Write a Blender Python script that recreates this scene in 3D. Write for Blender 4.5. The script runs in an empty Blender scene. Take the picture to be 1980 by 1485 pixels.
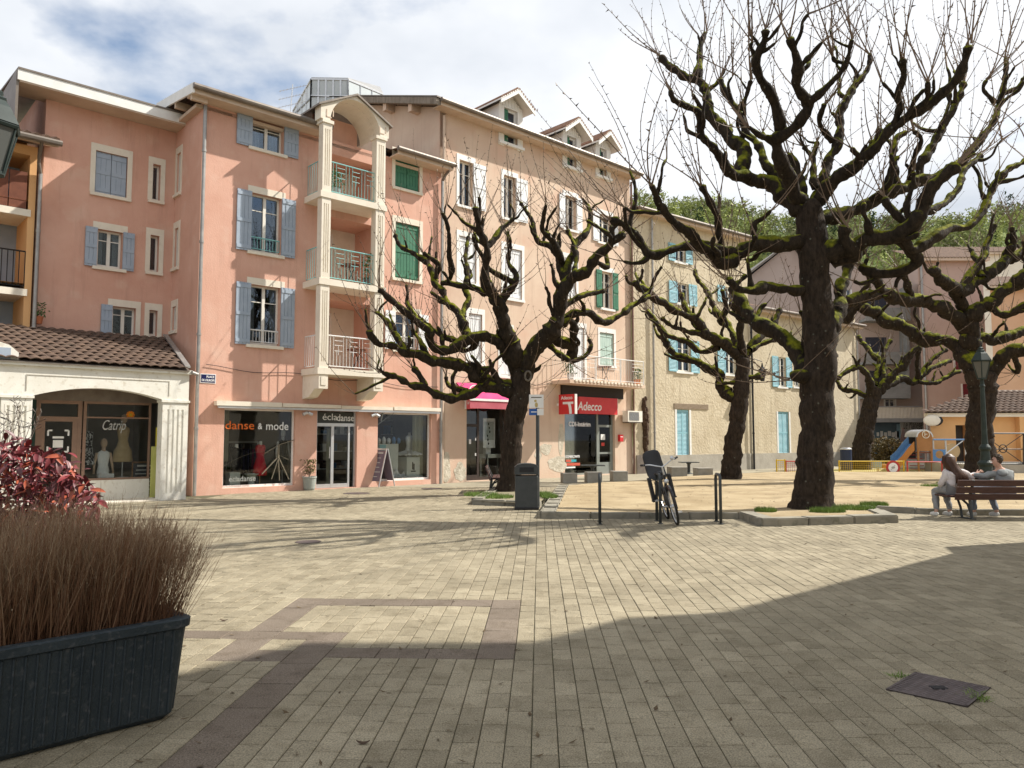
import bpy, bmesh, math, random
from mathutils import Vector, Matrix, noise
R = random.Random(7)
PI = math.pi
S = bpy.context.scene
COL = S.collection
# ---------------------------------------------------------------- camera, sky, sun, exposure
FPX, CX, CY, HC = 1487.0, 990.0, 742.5, 1.55
PITCH = math.atan(106/FPX)
cam = bpy.data.cameras.new('camera'); camo = bpy.data.objects.new('camera', cam); COL.objects.link(camo)
cam.sensor_width = 36; cam.lens = 36*FPX/1980; cam.clip_end = 3000; cam.clip_start = .05
camo.location = (0, 0, HC); camo.rotation_euler = (PI/2+PITCH, 0, 0)
S.camera = camo
SUN_EL = math.radians(44)
SUN_H = Vector((.95, .31, 0)).normalized()
sun = bpy.data.lights.new('sun', 'SUN'); suno = bpy.data.objects.new('sun', sun); COL.objects.link(suno)
sun.energy = 5.0; sun.angle = math.radians(.53); sun.color = (1, .95, .86)
SDIR = Vector((SUN_H.x*math.cos(SUN_EL), SUN_H.y*math.cos(SUN_EL), math.sin(SUN_EL)))
suno.rotation_euler = SDIR.to_track_quat('Z', 'Y').to_euler(); suno.location = (30, 0, 40)
W = bpy.data.worlds.new('World'); S.world = W; W.use_nodes = True
def world():
    nt = W.node_tree; N = nt.nodes; L = nt.links; N.clear()
    out = N.new('ShaderNodeOutputWorld'); bg = N.new('ShaderNodeBackground'); bg.inputs[1].default_value = .1
    L.new(bg.outputs[0], out.inputs[0])
    sky = N.new('ShaderNodeTexSky'); sky.sky_type = 'NISHITA'; sky.sun_disc = False
    sky.sun_elevation = SUN_EL; sky.sun_rotation = math.atan2(SUN_H.x, SUN_H.y); sky.air_density = 1.1; sky.dust_density = .6
    tc = N.new('ShaderNodeTexCoord'); sep = N.new('ShaderNodeSeparateXYZ'); L.new(tc.outputs['Generated'], sep.inputs[0])
    mx = N.new('ShaderNodeMath'); mx.operation = 'MAXIMUM'; mx.inputs[1].default_value = 0; L.new(sep.outputs[2], mx.inputs[0])
    ad = N.new('ShaderNodeMath'); ad.operation = 'ADD'; ad.inputs[1].default_value = .22; L.new(mx.outputs[0], ad.inputs[0])
    com = N.new('ShaderNodeCombineXYZ')
    for i in (0, 1):
        dv = N.new('ShaderNodeMath'); dv.operation = 'DIVIDE'; L.new(sep.outputs[i], dv.inputs[0]); L.new(ad.outputs[0], dv.inputs[1]); L.new(dv.outputs[0], com.inputs[i])
    mp = N.new('ShaderNodeMapping'); mp.inputs['Location'].default_value = (9.1, 4.4, 0); L.new(com.outputs[0], mp.inputs[0])
    n1 = N.new('ShaderNodeTexNoise'); n1.inputs['Scale'].default_value = 1.5; n1.inputs['Detail'].default_value = 7; n1.inputs['Roughness'].default_value = .5; L.new(mp.outputs[0], n1.inputs[0])
    r1 = N.new('ShaderNodeValToRGB'); r1.color_ramp.elements[0].position = .31; r1.color_ramp.elements[1].position = .395; L.new(n1.outputs[0], r1.inputs[0])
    n2 = N.new('ShaderNodeTexNoise'); n2.inputs['Scale'].default_value = .95; n2.inputs['Detail'].default_value = 6; n2.inputs['Roughness'].default_value = .55; L.new(mp.outputs[0], n2.inputs[0])
    r2 = N.new('ShaderNodeValToRGB'); e = r2.color_ramp.elements
    e[0].position = .36; e[0].color = (4.1, 4.5, 5.1, 1); e[1].position = .60; e[1].color = (6.7, 6.85, 7.1, 1); L.new(n2.outputs[0], r2.inputs[0])
    mix = N.new('ShaderNodeMix'); mix.data_type = 'RGBA'; L.new(r1.outputs[0], mix.inputs[0]); L.new(sky.outputs[0], mix.inputs[6]); L.new(r2.outputs[0], mix.inputs[7])
    L.new(mix.outputs[2], bg.inputs[0])
world()
S.view_settings.view_transform = 'Standard'; S.view_settings.look = 'None'; S.view_settings.gamma = 1; S.view_settings.exposure = 0.62
S.cycles.use_denoising = True; S.cycles.max_bounces = 6; S.cycles.transparent_max_bounces = 8
try: S.cycles.denoiser = 'OPENIMAGEDENOISE'
except Exception: pass

# ---------------------------------------------------------------- pixel -> place
CF = Vector((0, math.cos(PITCH), math.sin(PITCH))); CU = Vector((0, -math.sin(PITCH), math.cos(PITCH))); CO = Vector((0, 0, HC))
def ray(px, py): return Vector(((px-CX)/FPX, 0, 0)) + CU*(-(py-CY)/FPX) + CF
def gnd(px, py, z=0.0):
    d = ray(px, py); t = (z-HC)/d.z; return CO+d*t
def at(px, py, Y):
    d = ray(px, py); return CO+d*(Y/d.y)
def pxm(Y): return Y/FPX          # metres per photo pixel at depth Y

# ---------------------------------------------------------------- materials
MATS = {}
def M(name, c1, c2=None, scale=3., amt=.5, rough=.8, bump=.0, bscale=40., metal=0., spec=.35, c3=None, s3=30., lo=.35, hi=.65, stretch=None, detail=5, streak=None):
    if name in MATS: return MATS[name]
    m = bpy.data.materials.new(name); m.use_nodes = True; MATS[name] = m
    nt = m.node_tree; N = nt.nodes; L = nt.links; b = N['Principled BSDF']
    b.inputs['Roughness'].default_value = rough; b.inputs['Metallic'].default_value = metal; b.inputs['Specular IOR Level'].default_value = spec
    g = N.new('ShaderNodeNewGeometry'); vec = g.outputs['Position']
    if stretch:
        mp = N.new('ShaderNodeMapping'); mp.inputs['Scale'].default_value = stretch; L.new(vec, mp.inputs[0]); vec = mp.outputs[0]
    if c2 is None: b.inputs['Base Color'].default_value = (*c1, 1)
    else:
        n = N.new('ShaderNodeTexNoise'); n.inputs['Scale'].default_value = scale; n.inputs['Detail'].default_value = detail; n.inputs['Roughness'].default_value = .6; L.new(vec, n.inputs[0])
        r = N.new('ShaderNodeValToRGB'); r.color_ramp.elements[0].position = lo; r.color_ramp.elements[1].position = hi
        r.color_ramp.elements[0].color = (*c1, 1); r.color_ramp.elements[1].color = (*c2, 1); L.new(n.outputs[0], r.inputs[0])
        last = r.outputs[0]
        if c3:
            n3 = N.new('ShaderNodeTexNoise'); n3.inputs['Scale'].default_value = s3; n3.inputs['Detail'].default_value = 4; L.new(vec, n3.inputs[0])
            r3 = N.new('ShaderNodeValToRGB'); r3.color_ramp.elements[0].position = .56; r3.color_ramp.elements[1].position = .72; L.new(n3.outputs[0], r3.inputs[0])
            mu = N.new('ShaderNodeMath'); mu.operation = 'MULTIPLY'; mu.inputs[1].default_value = amt; L.new(r3.outputs[0], mu.inputs[0])
            mx = N.new('ShaderNodeMix'); mx.data_type = 'RGBA'; L.new(mu.outputs[0], mx.inputs[0]); L.new(last, mx.inputs[6]); mx.inputs[7].default_value = (*c3, 1); last = mx.outputs[2]
        if streak:
            ms = N.new('ShaderNodeMapping'); ms.inputs['Scale'].default_value = (1, 1, .10); L.new(g.outputs['Position'], ms.inputs[0])
            n5 = N.new('ShaderNodeTexNoise'); n5.inputs['Scale'].default_value = 3.6; n5.inputs['Detail'].default_value = 7; n5.inputs['Roughness'].default_value = .7; L.new(ms.outputs[0], n5.inputs[0])
            r5 = N.new('ShaderNodeValToRGB'); r5.color_ramp.elements[0].position = .53; r5.color_ramp.elements[1].position = .74; L.new(n5.outputs[0], r5.inputs[0])
            n6 = N.new('ShaderNodeTexNoise'); n6.inputs['Scale'].default_value = .5; n6.inputs['Detail'].default_value = 5; L.new(g.outputs['Position'], n6.inputs[0])
            m6 = N.new('ShaderNodeMath'); m6.operation = 'MULTIPLY'; L.new(r5.outputs[0], m6.inputs[0]); L.new(n6.outputs[0], m6.inputs[1])
            x5 = N.new('ShaderNodeMix'); x5.data_type = 'RGBA'; L.new(m6.outputs[0], x5.inputs[0]); L.new(last, x5.inputs[6]); x5.inputs[7].default_value = (*streak, 1); last = x5.outputs[2]
        L.new(last, b.inputs['Base Color'])
    if bump:
        nb = N.new('ShaderNodeTexNoise'); nb.inputs['Scale'].default_value = bscale; nb.inputs['Detail'].default_value = 4; L.new(vec, nb.inputs[0])
        bp = N.new('ShaderNodeBump'); bp.inputs['Strength'].default_value = min(1, bump); bp.inputs['Distance'].default_value = .02*max(1, bump); L.new(nb.outputs[0], bp.inputs['Height']); L.new(bp.outputs[0], b.inputs['Normal'])
    return m
def glass(name, tint=(.8, .85, .85), refl=1.0, ior=1.36, rc=None):
    if name in MATS: return MATS[name]
    m = bpy.data.materials.new(name); m.use_nodes = True; MATS[name] = m
    nt = m.node_tree; N = nt.nodes; L = nt.links; N.remove(N['Principled BSDF'])
    out = N['Material Output']; mix = N.new('ShaderNodeMixShader'); tr = N.new('ShaderNodeBsdfTransparent'); gl = N.new('ShaderNodeBsdfGlossy')
    tr.inputs[0].default_value = (*tint, 1); gl.inputs['Roughness'].default_value = .02; gl.inputs[0].default_value = (*(rc or (refl, refl, refl)), 1)
    fr = N.new('ShaderNodeFresnel'); fr.inputs[0].default_value = ior
    L.new(fr.outputs[0], mix.inputs[0]); L.new(tr.outputs[0], mix.inputs[1]); L.new(gl.outputs[0], mix.inputs[2]); L.new(mix.outputs[0], out.inputs[0])
    return m
def bark(name, cb1, cb2, moss, mossamt):
    m = bpy.data.materials.new(name); m.use_nodes = True; MATS[name] = m
    nt = m.node_tree; N = nt.nodes; L = nt.links; b = N['Principled BSDF']; b.inputs['Roughness'].default_value = .9; b.inputs['Specular IOR Level'].default_value = .15
    g = N.new('ShaderNodeNewGeometry')
    mp = N.new('ShaderNodeMapping'); mp.inputs['Scale'].default_value = (1, 1, .35); L.new(g.outputs['Position'], mp.inputs[0])
    n = N.new('ShaderNodeTexNoise'); n.inputs['Scale'].default_value = 14; n.inputs['Detail'].default_value = 8; n.inputs['Roughness'].default_value = .65; L.new(mp.outputs[0], n.inputs[0])
    r = N.new('ShaderNodeValToRGB'); r.color_ramp.elements[0].position = .3; r.color_ramp.elements[1].position = .7; r.color_ramp.elements[0].color = (*cb1, 1); r.color_ramp.elements[1].color = (*cb2, 1); L.new(n.outputs[0], r.inputs[0])
    nl = N.new('ShaderNodeTexVoronoi'); nl.inputs['Scale'].default_value = 5; L.new(g.outputs['Position'], nl.inputs[0])
    rl = N.new('ShaderNodeValToRGB'); rl.color_ramp.elements[0].position = .05; rl.color_ramp.elements[1].position = .13; rl.color_ramp.elements[0].color = (.5, .5, .5, 1); rl.color_ramp.elements[1].color = (0, 0, 0, 1); L.new(nl.outputs[0], rl.inputs[0])
    mxl = N.new('ShaderNodeMix'); mxl.data_type = 'RGBA'; L.new(rl.outputs[0], mxl.inputs[0]); L.new(r.outputs[0], mxl.inputs[6]); mxl.inputs[7].default_value = (.20, .21, .17, 1)
    sep = N.new('ShaderNodeSeparateXYZ'); L.new(g.outputs['Normal'], sep.inputs[0])
    n2 = N.new('ShaderNodeTexNoise'); n2.inputs['Scale'].default_value = 3.2; n2.inputs['Detail'].default_value = 6; L.new(g.outputs['Position'], n2.inputs[0])
    a = N.new('ShaderNodeMath'); a.operation = 'MULTIPLY_ADD'; a.inputs[1].default_value = .42; L.new(sep.outputs[2], a.inputs[0]); L.new(n2.outputs[0], a.inputs[2])
    r2 = N.new('ShaderNodeValToRGB'); r2.color_ramp.elements[0].position = .72-mossamt; r2.color_ramp.elements[1].position = .86-mossamt; L.new(a.outputs[0], r2.inputs[0])
    n4 = N.new('ShaderNodeTexNoise'); n4.inputs['Scale'].default_value = 9; L.new(g.outputs['Position'], n4.inputs[0])
    r4 = N.new('ShaderNodeValToRGB'); r4.color_ramp.elements[0].color = (moss[0]*.45, moss[1]*.5, moss[2]*.5, 1); r4.color_ramp.elements[1].color = (*moss, 1); r4.color_ramp.elements[0].position = .38; r4.color_ramp.elements[1].position = .66; L.new(n4.outputs[0], r4.inputs[0])
    mx = N.new('ShaderNodeMix'); mx.data_type = 'RGBA'; L.new(r2.outputs[0], mx.inputs[0]); L.new(mxl.outputs[2], mx.inputs[6]); L.new(r4.outputs[0], mx.inputs[7]); L.new(mx.outputs[2], b.inputs['Base Color'])
    bp = N.new('ShaderNodeBump'); bp.inputs['Strength'].default_value = .9; bp.inputs['Distance'].default_value = .04; L.new(n.outputs[0], bp.inputs['Height']); L.new(bp.outputs[0], b.inputs['Normal'])
    return m

# ---------------------------------------------------------------- mesh building
WL = {}      # world location of unrotated parents
class MB:
    def __init__(s): s.v = []; s.f = []
    def quad(s, a, b, c, d):
        n = len(s.v); s.v += [Vector(a), Vector(b), Vector(c), Vector(d)]; s.f.append((n, n+1, n+2, n+3)); return s
    def poly(s, pts):
        n = len(s.v); s.v += [Vector(p) for p in pts]; s.f.append(tuple(range(n, n+len(pts)))); return s
    def obox(s, o, a, b, c):        # corner + three edge vectors (right-handed)
        o, a, b, c = Vector(o), Vector(a), Vector(b), Vector(c); n = len(s.v)
        s.v += [o, o+a, o+a+b, o+b, o+c, o+a+c, o+a+b+c, o+b+c]
        s.f += [tuple(n+i for i in q) for q in ((0, 3, 2, 1), (4, 5, 6, 7), (0, 1, 5, 4), (1, 2, 6, 5), (2, 3, 7, 6), (3, 0, 4, 7))]; return s
    def box(s, x0, x1, y0, y1, z0, z1): return s.obox((x0, y0, z0), (x1-x0, 0, 0), (0, y1-y0, 0), (0, 0, z1-z0))
    def prism(s, pts, ext):         # polygon (list of Vector) extruded by ext, capped
        pts = [Vector(p) for p in pts]; ext = Vector(ext); n = len(s.v); k = len(pts)
        s.v += pts+[p+ext for p in pts]
        s.f.append(tuple(range(n+k-1, n-1, -1))); s.f.append(tuple(range(n+k, n+2*k)))
        for i in range(k): j = (i+1) % k; s.f.append((n+i, n+j, n+k+j, n+k+i))
        return s
    def tube(s, pts, rad, sides=6, cap=True):
        pts = [Vector(p) for p in pts]; n0 = len(s.v); k = len(pts)
        if not hasattr(rad, '__len__'): rad = [rad]*k
        t0 = (pts[1]-pts[0]).normalized(); u = t0.orthogonal().normalized()
        for i in range(k):
            t = (pts[min(i+1, k-1)]-pts[max(i-1, 0)])
            t = t.normalized() if t.length > 1e-9 else t0
            u = u-t*u.dot(t)
            u = u.normalized() if u.length > 1e-6 else t.orthogonal().normalized()
            w = t.cross(u)
            for j in range(sides):
                a = 2*PI*j/sides; s.v.append(pts[i]+(u*math.cos(a)+w*math.sin(a))*rad[i])
        for i in range(k-1):
            for j in range(sides):
                a = n0+i*sides+j; b = n0+i*sides+(j+1) % sides; s.f.append((a, b, b+sides, a+sides))
        if cap:
            s.f.append(tuple(n0+j for j in range(sides-1, -1, -1))); s.f.append(tuple(n0+(k-1)*sides+j for j in range(sides)))
        return s
    def bar(s, a, b, r, sides=6): return s.tube([a, b], r, sides)
    def lathe(s, c, prof, sides=16, cap=True):
        c = Vector(c); n0 = len(s.v); k = len(prof)
        for (r, z) in prof:
            for j in range(sides):
                a = 2*PI*j/sides; s.v.append(c+Vector((r*math.cos(a), r*math.sin(a), z)))
        for i in range(k-1):
            for j in range(sides):
                a = n0+i*sides+j; b = n0+i*sides+(j+1) % sides; s.f.append((a, b, b+sides, a+sides))
        if cap: s.f.append(tuple(n0+j for j in range(sides-1, -1, -1))); s.f.append(tuple(n0+(k-1)*sides+j for j in range(sides)))
        return s
    def ball(s, c, r, seg=10, rings=7, sc=(1, 1, 1), nz=0, sd=0):
        c = Vector(c); n0 = len(s.v)
        for i in range(rings+1):
            th = PI*i/rings
            for j in range(seg):
                a = 2*PI*j/seg; d = Vector((math.sin(th)*math.cos(a), math.sin(th)*math.sin(a), math.cos(th)))
                rr = r*(1+(nz*noise.noise(d*2.1+Vector((sd, sd*.7, 0))) if nz else 0))
                s.v.append(c+Vector((d.x*sc[0], d.y*sc[1], d.z*sc[2]))*rr)
        for i in range(rings):
            for j in range(seg):
                a = n0+i*seg+j; b = n0+i*seg+(j+1) % seg; s.f.append((a, a+seg, b+seg, b))
        return s
    def rounded(s, x0, x1, y0, y1, z0, z1, r=.02):   # chamfered box
        for (dx, dy, dz) in ((0, r, r), (r, 0, r), (r, r, 0)): pass
        n = len(s.v); bm = bmesh.new(); bmesh.ops.create_cube(bm, size=1)
        for v in bm.verts: v.co = Vector(((x0+x1)/2+v.co.x*(x1-x0), (y0+y1)/2+v.co.y*(y1-y0), (z0+z1)/2+v.co.z*(z1-z0)))
        bmesh.ops.bevel(bm, geom=bm.edges[:], offset=r, segments=2, affect='EDGES', profile=.5)
        bm.verts.index_update(); s.v += [v.co.copy() for v in bm.verts]; s.f += [tuple(n+v.index for v in f.verts) for f in bm.faces]; bm.free(); return s
    def mesh(s, name, m, smooth=False):
        me = bpy.data.meshes.new(name); me.from_pydata([tuple(v) for v in s.v], [], s.f); me.materials.append(m)
        if smooth: me.polygons.foreach_set('use_smooth', [True]*len(me.polygons))
        me.update(); return me
    def build(s, name, m, parent=None, local=False, smooth=False, kind=None, label=None, cat=None, group=None):
        if not local and s.v:
            lo = Vector((min(v.x for v in s.v), min(v.y for v in s.v), min(v.z for v in s.v))); hi = Vector((max(v.x for v in s.v), max(v.y for v in s.v), max(v.z for v in s.v)))
            c = Vector(((lo.x+hi.x)/2, (lo.y+hi.y)/2, lo.z))
            for v in s.v: v -= c
        else: c = Vector((0, 0, 0))
        o = bpy.data.objects.new(name, s.mesh(name, m, smooth)); COL.objects.link(o)
        if parent is not None:
            o.parent = parent
            if not local: o.location = c-WL[parent]
        else: o.location = c
        WL[o] = c
        return tag(o, label, cat, group, kind)
def tag(o, label=None, cat=None, group=None, kind=None):
    if label: o['label'] = label
    if cat: o['category'] = cat
    if group: o['group'] = group
    if kind: o['kind'] = kind
    return o
def thing(name, loc, label, cat, group=None, rz=0.0, rot=None, kind=None):
    o = bpy.data.objects.new(name, None); COL.objects.link(o); o.empty_display_size = .2
    o.location = loc; o.rotation_euler = rot if rot else (0, 0, rz); WL[o] = Vector(loc)
    return tag(o, label, cat, group, kind)
def copy_tree(o, parent=None):
    c = o.copy(); COL.objects.link(c); c.parent = parent
    for ch in list(o.children): copy_tree(ch, c)
    return c
FONTC = {}
def text_mesh(txt, size, bold=0.0, shear=0.0, depth=.004, sx=1.0):
    cu = bpy.data.curves.new('t', 'FONT'); cu.body = txt; cu.size = size; cu.offset = bold; cu.shear = shear; cu.extrude = depth; cu.resolution_u = 3; cu.align_x = 'CENTER'; cu.align_y = 'CENTER'
    ob = bpy.data.objects.new('t', cu); COL.objects.link(ob)
    dg = bpy.context.evaluated_depsgraph_get(); me = bpy.data.meshes.new_from_object(ob.evaluated_get(dg))
    bpy.data.objects.remove(ob); bpy.data.curves.remove(cu)
    for v in me.vertices: v.co.x *= sx
    return me
def lettering(txt, F, u, z, off, size, m, parent, bold=0., shear=0., sx=1., name='lettering', width=None):
    me = text_mesh(txt, size, bold, shear, .003, sx)
    if width:
        xs = [v.co.x for v in me.vertices]; k = width/(max(xs)-min(xs)); c = (max(xs)+min(xs))/2
        for v in me.vertices: v.co.x = (v.co.x-c)*k
    me.name = name; me.materials.clear(); me.materials.append(m)
    o = bpy.data.objects.new(name, me); COL.objects.link(o)
    p = F.P(u, z, off); o.parent = parent; o.location = p-WL[parent]; WL[o] = p
    mt = Matrix((F.d, Vector((0, 0, 1)), F.n)).transposed(); o.rotation_euler = mt.to_euler()
    return o
class Facade:
    def __init__(s, o, ang):        # o ground point, ang = heading of the wall from +Y towards +X
        s.o = Vector((o[0], o[1], 0)); s.d = Vector((math.sin(ang), math.cos(ang), 0)); s.n = Vector((math.cos(ang), -math.sin(ang), 0))
    def P(s, u, z, off=0.): return s.o+s.d*u+s.n*off+Vector((0, 0, z))
    def pix(s, px, py, off=0.):
        r = ray(px, py); o = s.o+s.n*off; t = (o-CO).dot(s.n)/r.dot(s.n); p = CO+r*t; return (p-o).dot(s.d), p.z
    def u(s, px, off=0.): return s.pix(px, 800, off)[0]
    def bx(s, mb, u0, u1, z0, z1, o0, o1): return mb.obox(s.P(u0, z0, o1), s.d*(u1-u0), s.n*(o0-o1), Vector((0, 0, z1-z0)))
    def wall(s, u0, u1, z0, z1, holes, depth=.25, off=0., top=None):
        us = sorted(set([u0, u1]+[h[0] for h in holes]+[h[1] for h in holes])); zs = sorted(set([z0, z1]+[h[2] for h in holes]+[h[3] for h in holes]))
        us = [q for q in us if u0 <= q <= u1]; zs = [q for q in zs if z0 <= q <= z1]; mb = MB()
        for i in range(len(us)-1):
            for j in range(len(zs)-1):
                cu, cz = (us[i]+us[i+1])/2, (zs[j]+zs[j+1])/2
                if any(h[0] < cu < h[1] and h[2] < cz < h[3] for h in holes): continue
                mb.quad(s.P(us[i], zs[j], off), s.P(us[i+1], zs[j], off), s.P(us[i+1], zs[j+1], off), s.P(us[i], zs[j+1], off))
        for h in holes:
            a, b, c, e = h[:4]; D = h[4] if len(h) > 4 else depth
            for (p, q) in (((a, c), (b, c)), ((b, c), (b, e)), ((b, e), (a, e)), ((a, e), (a, c))):
                mb.quad(s.P(p[0], p[1], off), s.P(q[0], q[1], off), s.P(q[0], q[1], off-D), s.P(p[0], p[1], off-D))
        return mb
    def side(s): # facade turned: wall going back from the left end (faces left)
        return s
# ---------------------------------------------------------------- ground, paving, sand court
def inpoly(x, y, P):
    c = False; j = len(P)-1
    for i in range(len(P)):
        if (P[i][1] > y) != (P[j][1] > y) and x < (P[j][0]-P[i][0])*(y-P[i][1])/(P[j][1]-P[i][1])+P[i][0]: c = not c
        j = i
    return c
F45 = math.radians(47.3)
_g0 = gnd(371, 958.5)
FA = Facade((_g0.x, _g0.y), F45)                 # front line of the pink and beige houses
def paver_mat(name, ca, cb, moss, spk):
    m = bpy.data.materials.new(name); m.use_nodes = True; MATS[name] = m
    nt = m.node_tree; N = nt.nodes; L = nt.links; b = N['Principled BSDF']; b.inputs['Roughness'].default_value = .85; b.inputs['Specular IOR Level'].default_value = .25
    at_ = N.new('ShaderNodeAttribute'); at_.attribute_name = 'tint'
    g = N.new('ShaderNodeNewGeometry')
    n1 = N.new('ShaderNodeTexNoise'); n1.inputs['Scale'].default_value = 120; n1.inputs['Detail'].default_value = 3; L.new(g.outputs['Position'], n1.inputs[0])
    n2 = N.new('ShaderNodeTexNoise'); n2.inputs['Scale'].default_value = 1.1; n2.inputs['Detail'].default_value = 7; n2.inputs['Roughness'].default_value = .65; L.new(g.outputs['Position'], n2.inputs[0])
    mx = N.new('ShaderNodeMix'); mx.data_type = 'RGBA'; L.new(at_.outputs['Fac'], mx.inputs[0]); mx.inputs[6].default_value = (*ca, 1); mx.inputs[7].default_value = (*cb, 1)
    r2 = N.new('ShaderNodeValToRGB'); r2.color_ramp.elements[0].position = .42; r2.color_ramp.elements[1].position = .74; r2.color_ramp.elements[1].color = (.55, .55, .55, 1); L.new(n2.outputs[0], r2.inputs[0])
    mx2 = N.new('ShaderNodeMix'); mx2.data_type = 'RGBA'; L.new(r2.outputs[0], mx2.inputs[0]); L.new(mx.outputs[2], mx2.inputs[6]); mx2.inputs[7].default_value = (*moss, 1)
    r1 = N.new('ShaderNodeValToRGB'); r1.color_ramp.elements[0].position = .33; r1.color_ramp.elements[1].position = .66; r1.color_ramp.elements[0].color = (1-spk, 1-spk, 1-spk, 1); r1.color_ramp.elements[1].color = (1+spk*.6, 1+spk*.6, 1+spk*.6, 1); L.new(n1.outputs[0], r1.inputs[0])
    mu = N.new('ShaderNodeMix'); mu.data_type = 'RGBA'; mu.blend_type = 'MULTIPLY'; mu.inputs[0].default_value = 1; L.new(mx2.outputs[2], mu.inputs[6]); L.new(r1.outputs[0], mu.inputs[7])
    vo = N.new('ShaderNodeTexVoronoi'); vo.inputs['Scale'].default_value = 2.6; L.new(g.outputs['Position'], vo.inputs[0])      # chewing gum and oil spots
    rv = N.new('ShaderNodeValToRGB'); rv.color_ramp.elements[0].position = .035; rv.color_ramp.elements[1].position = .055; rv.color_ramp.elements[0].color = (.55, .53, .5, 1); L.new(vo.outputs[0], rv.inputs[0])
    n7 = N.new('ShaderNodeTexNoise'); n7.inputs['Scale'].default_value = 5.5; n7.inputs['Detail'].default_value = 6; n7.inputs['Roughness'].default_value = .7; L.new(g.outputs['Position'], n7.inputs[0])
    r7 = N.new('ShaderNodeValToRGB'); r7.color_ramp.elements[0].position = .30; r7.color_ramp.elements[1].position = .52; r7.color_ramp.elements[0].color = (.72, .70, .66, 1); L.new(n7.outputs[0], r7.inputs[0])
    q1 = N.new('ShaderNodeMix'); q1.data_type = 'RGBA'; q1.blend_type = 'MULTIPLY'; q1.inputs[0].default_value = 1; L.new(mu.outputs[2], q1.inputs[6]); L.new(rv.outputs[0], q1.inputs[7])
    q2 = N.new('ShaderNodeMix'); q2.data_type = 'RGBA'; q2.blend_type = 'MULTIPLY'; q2.inputs[0].default_value = 1; L.new(q1.outputs[2], q2.inputs[6]); L.new(r7.outputs[0], q2.inputs[7])
    L.new(q2.outputs[2], b.inputs['Base Color'])
    bp = N.new('ShaderNodeBump'); bp.inputs['Strength'].default_value = .5; bp.inputs['Distance'].default_value = .003; L.new(n1.outputs[0], bp.inputs['Height']); L.new(bp.outputs[0], b.inputs['Normal'])
    return m
m_pav = paver_mat('concrete_paver', (.255, .218, .150), (.350, .303, .214), (.165, .143, .098), .42)
m_pavd = paver_mat('dark_paver', (.165, .132, .102), (.205, .166, .130), (.13, .104, .080), .5)
m_bed = M('paving_joint', (.105, .088, .058), (.085, .09, .045), 2.5, rough=1, c3=(.10, .12, .035), s3=5, amt=.7)
m_far = M('worn_paving', (.265, .235, .17), (.33, .295, .215), 1.4, rough=.9, bump=.3, bscale=60, c3=(.19, .165, .11), s3=3)
m_sand = M('sand', (.29, .218, .122), (.41, .325, .20), .8, rough=1, bump=.5, bscale=120, c3=(.20, .15, .085), s3=1.3, amt=.8)
m_earth = M('earth_ground', (.20, .18, .11), (.26, .22, .15), 1.2, rough=1)
m_kerb = M('kerb_stone', (.20, .185, .15), (.30, .275, .22), 2.5, rough=.9, bump=.5, bscale=60, c3=(.11, .11, .07), s3=6, amt=.7)

PH = math.atan((1042-990)/FPX); PA = Vector((math.cos(PH), -math.sin(PH), 0)); PB = Vector((math.sin(PH), math.cos(PH), 0))
def pav(px, py):
    g = gnd(px, py); return g.dot(PA), g.dot(PB)
RW, A00, PLEN = .1357, -.042, .2535
def snap(a): return A00+round((a-A00)/RW)*RW
def rect(xl, yl, xr, yr, ylo, yhi):        # A range from two pixels, B range from two rows of pixels
    return [snap(pav(xl, yl)[0]), snap(pav(xr, yr)[0]), gnd(990, ylo).y, gnd(990, yhi).y]
DARK = [rect(949, 1173, 1003, 1163, 1275, 1160), rect(560, 1165, 949, 1173, 1173, 1160), rect(640, 1265, 926, 1262, 1275, 1255),
        rect(304.7, 1482, 413, 1485, 1900, 1225), rect(462, 1225, 530, 1225, 1225, 1160), rect(330, 1233, 640, 1228, 1240, 1225),
        rect(368, 1283, 473, 1262, 1283, 1240), rect(473, 1262, 560, 1262, 1283, 1262)]
SANDPX = [(1047, 990), (1080, 940), (1160, 933), (1250, 928), (1300, 922), (1420, 916), (1500, 912), (2300, 912), (2700, 985), (1980, 986), (1690, 980), (1430, 991)]
SAND = [gnd(x, y, .1) for x, y in SANDPX]; SANDXY = [(p.x, p.y) for p in SAND]
PIT2 = [gnd(1474, 1018), gnd(1736, 1011), gnd(1684, 990), gnd(1428, 1003)]
PIT1 = [gnd(912, 976), gnd(1042, 981), gnd(1070, 955), gnd(955, 950)]
PIT1XY = [(p.x, p.y) for p in PIT1]; PIT2XY = [(p.x, p.y) for p in PIT2]
MANH = [gnd(1713, 1334), gnd(1871, 1368), gnd(1916, 1331), gnd(1769, 1301)]; MANXY = [(p.x, p.y) for p in MANH]
def facedist(p): return (p-FA.o).dot(FA.n)

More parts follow.
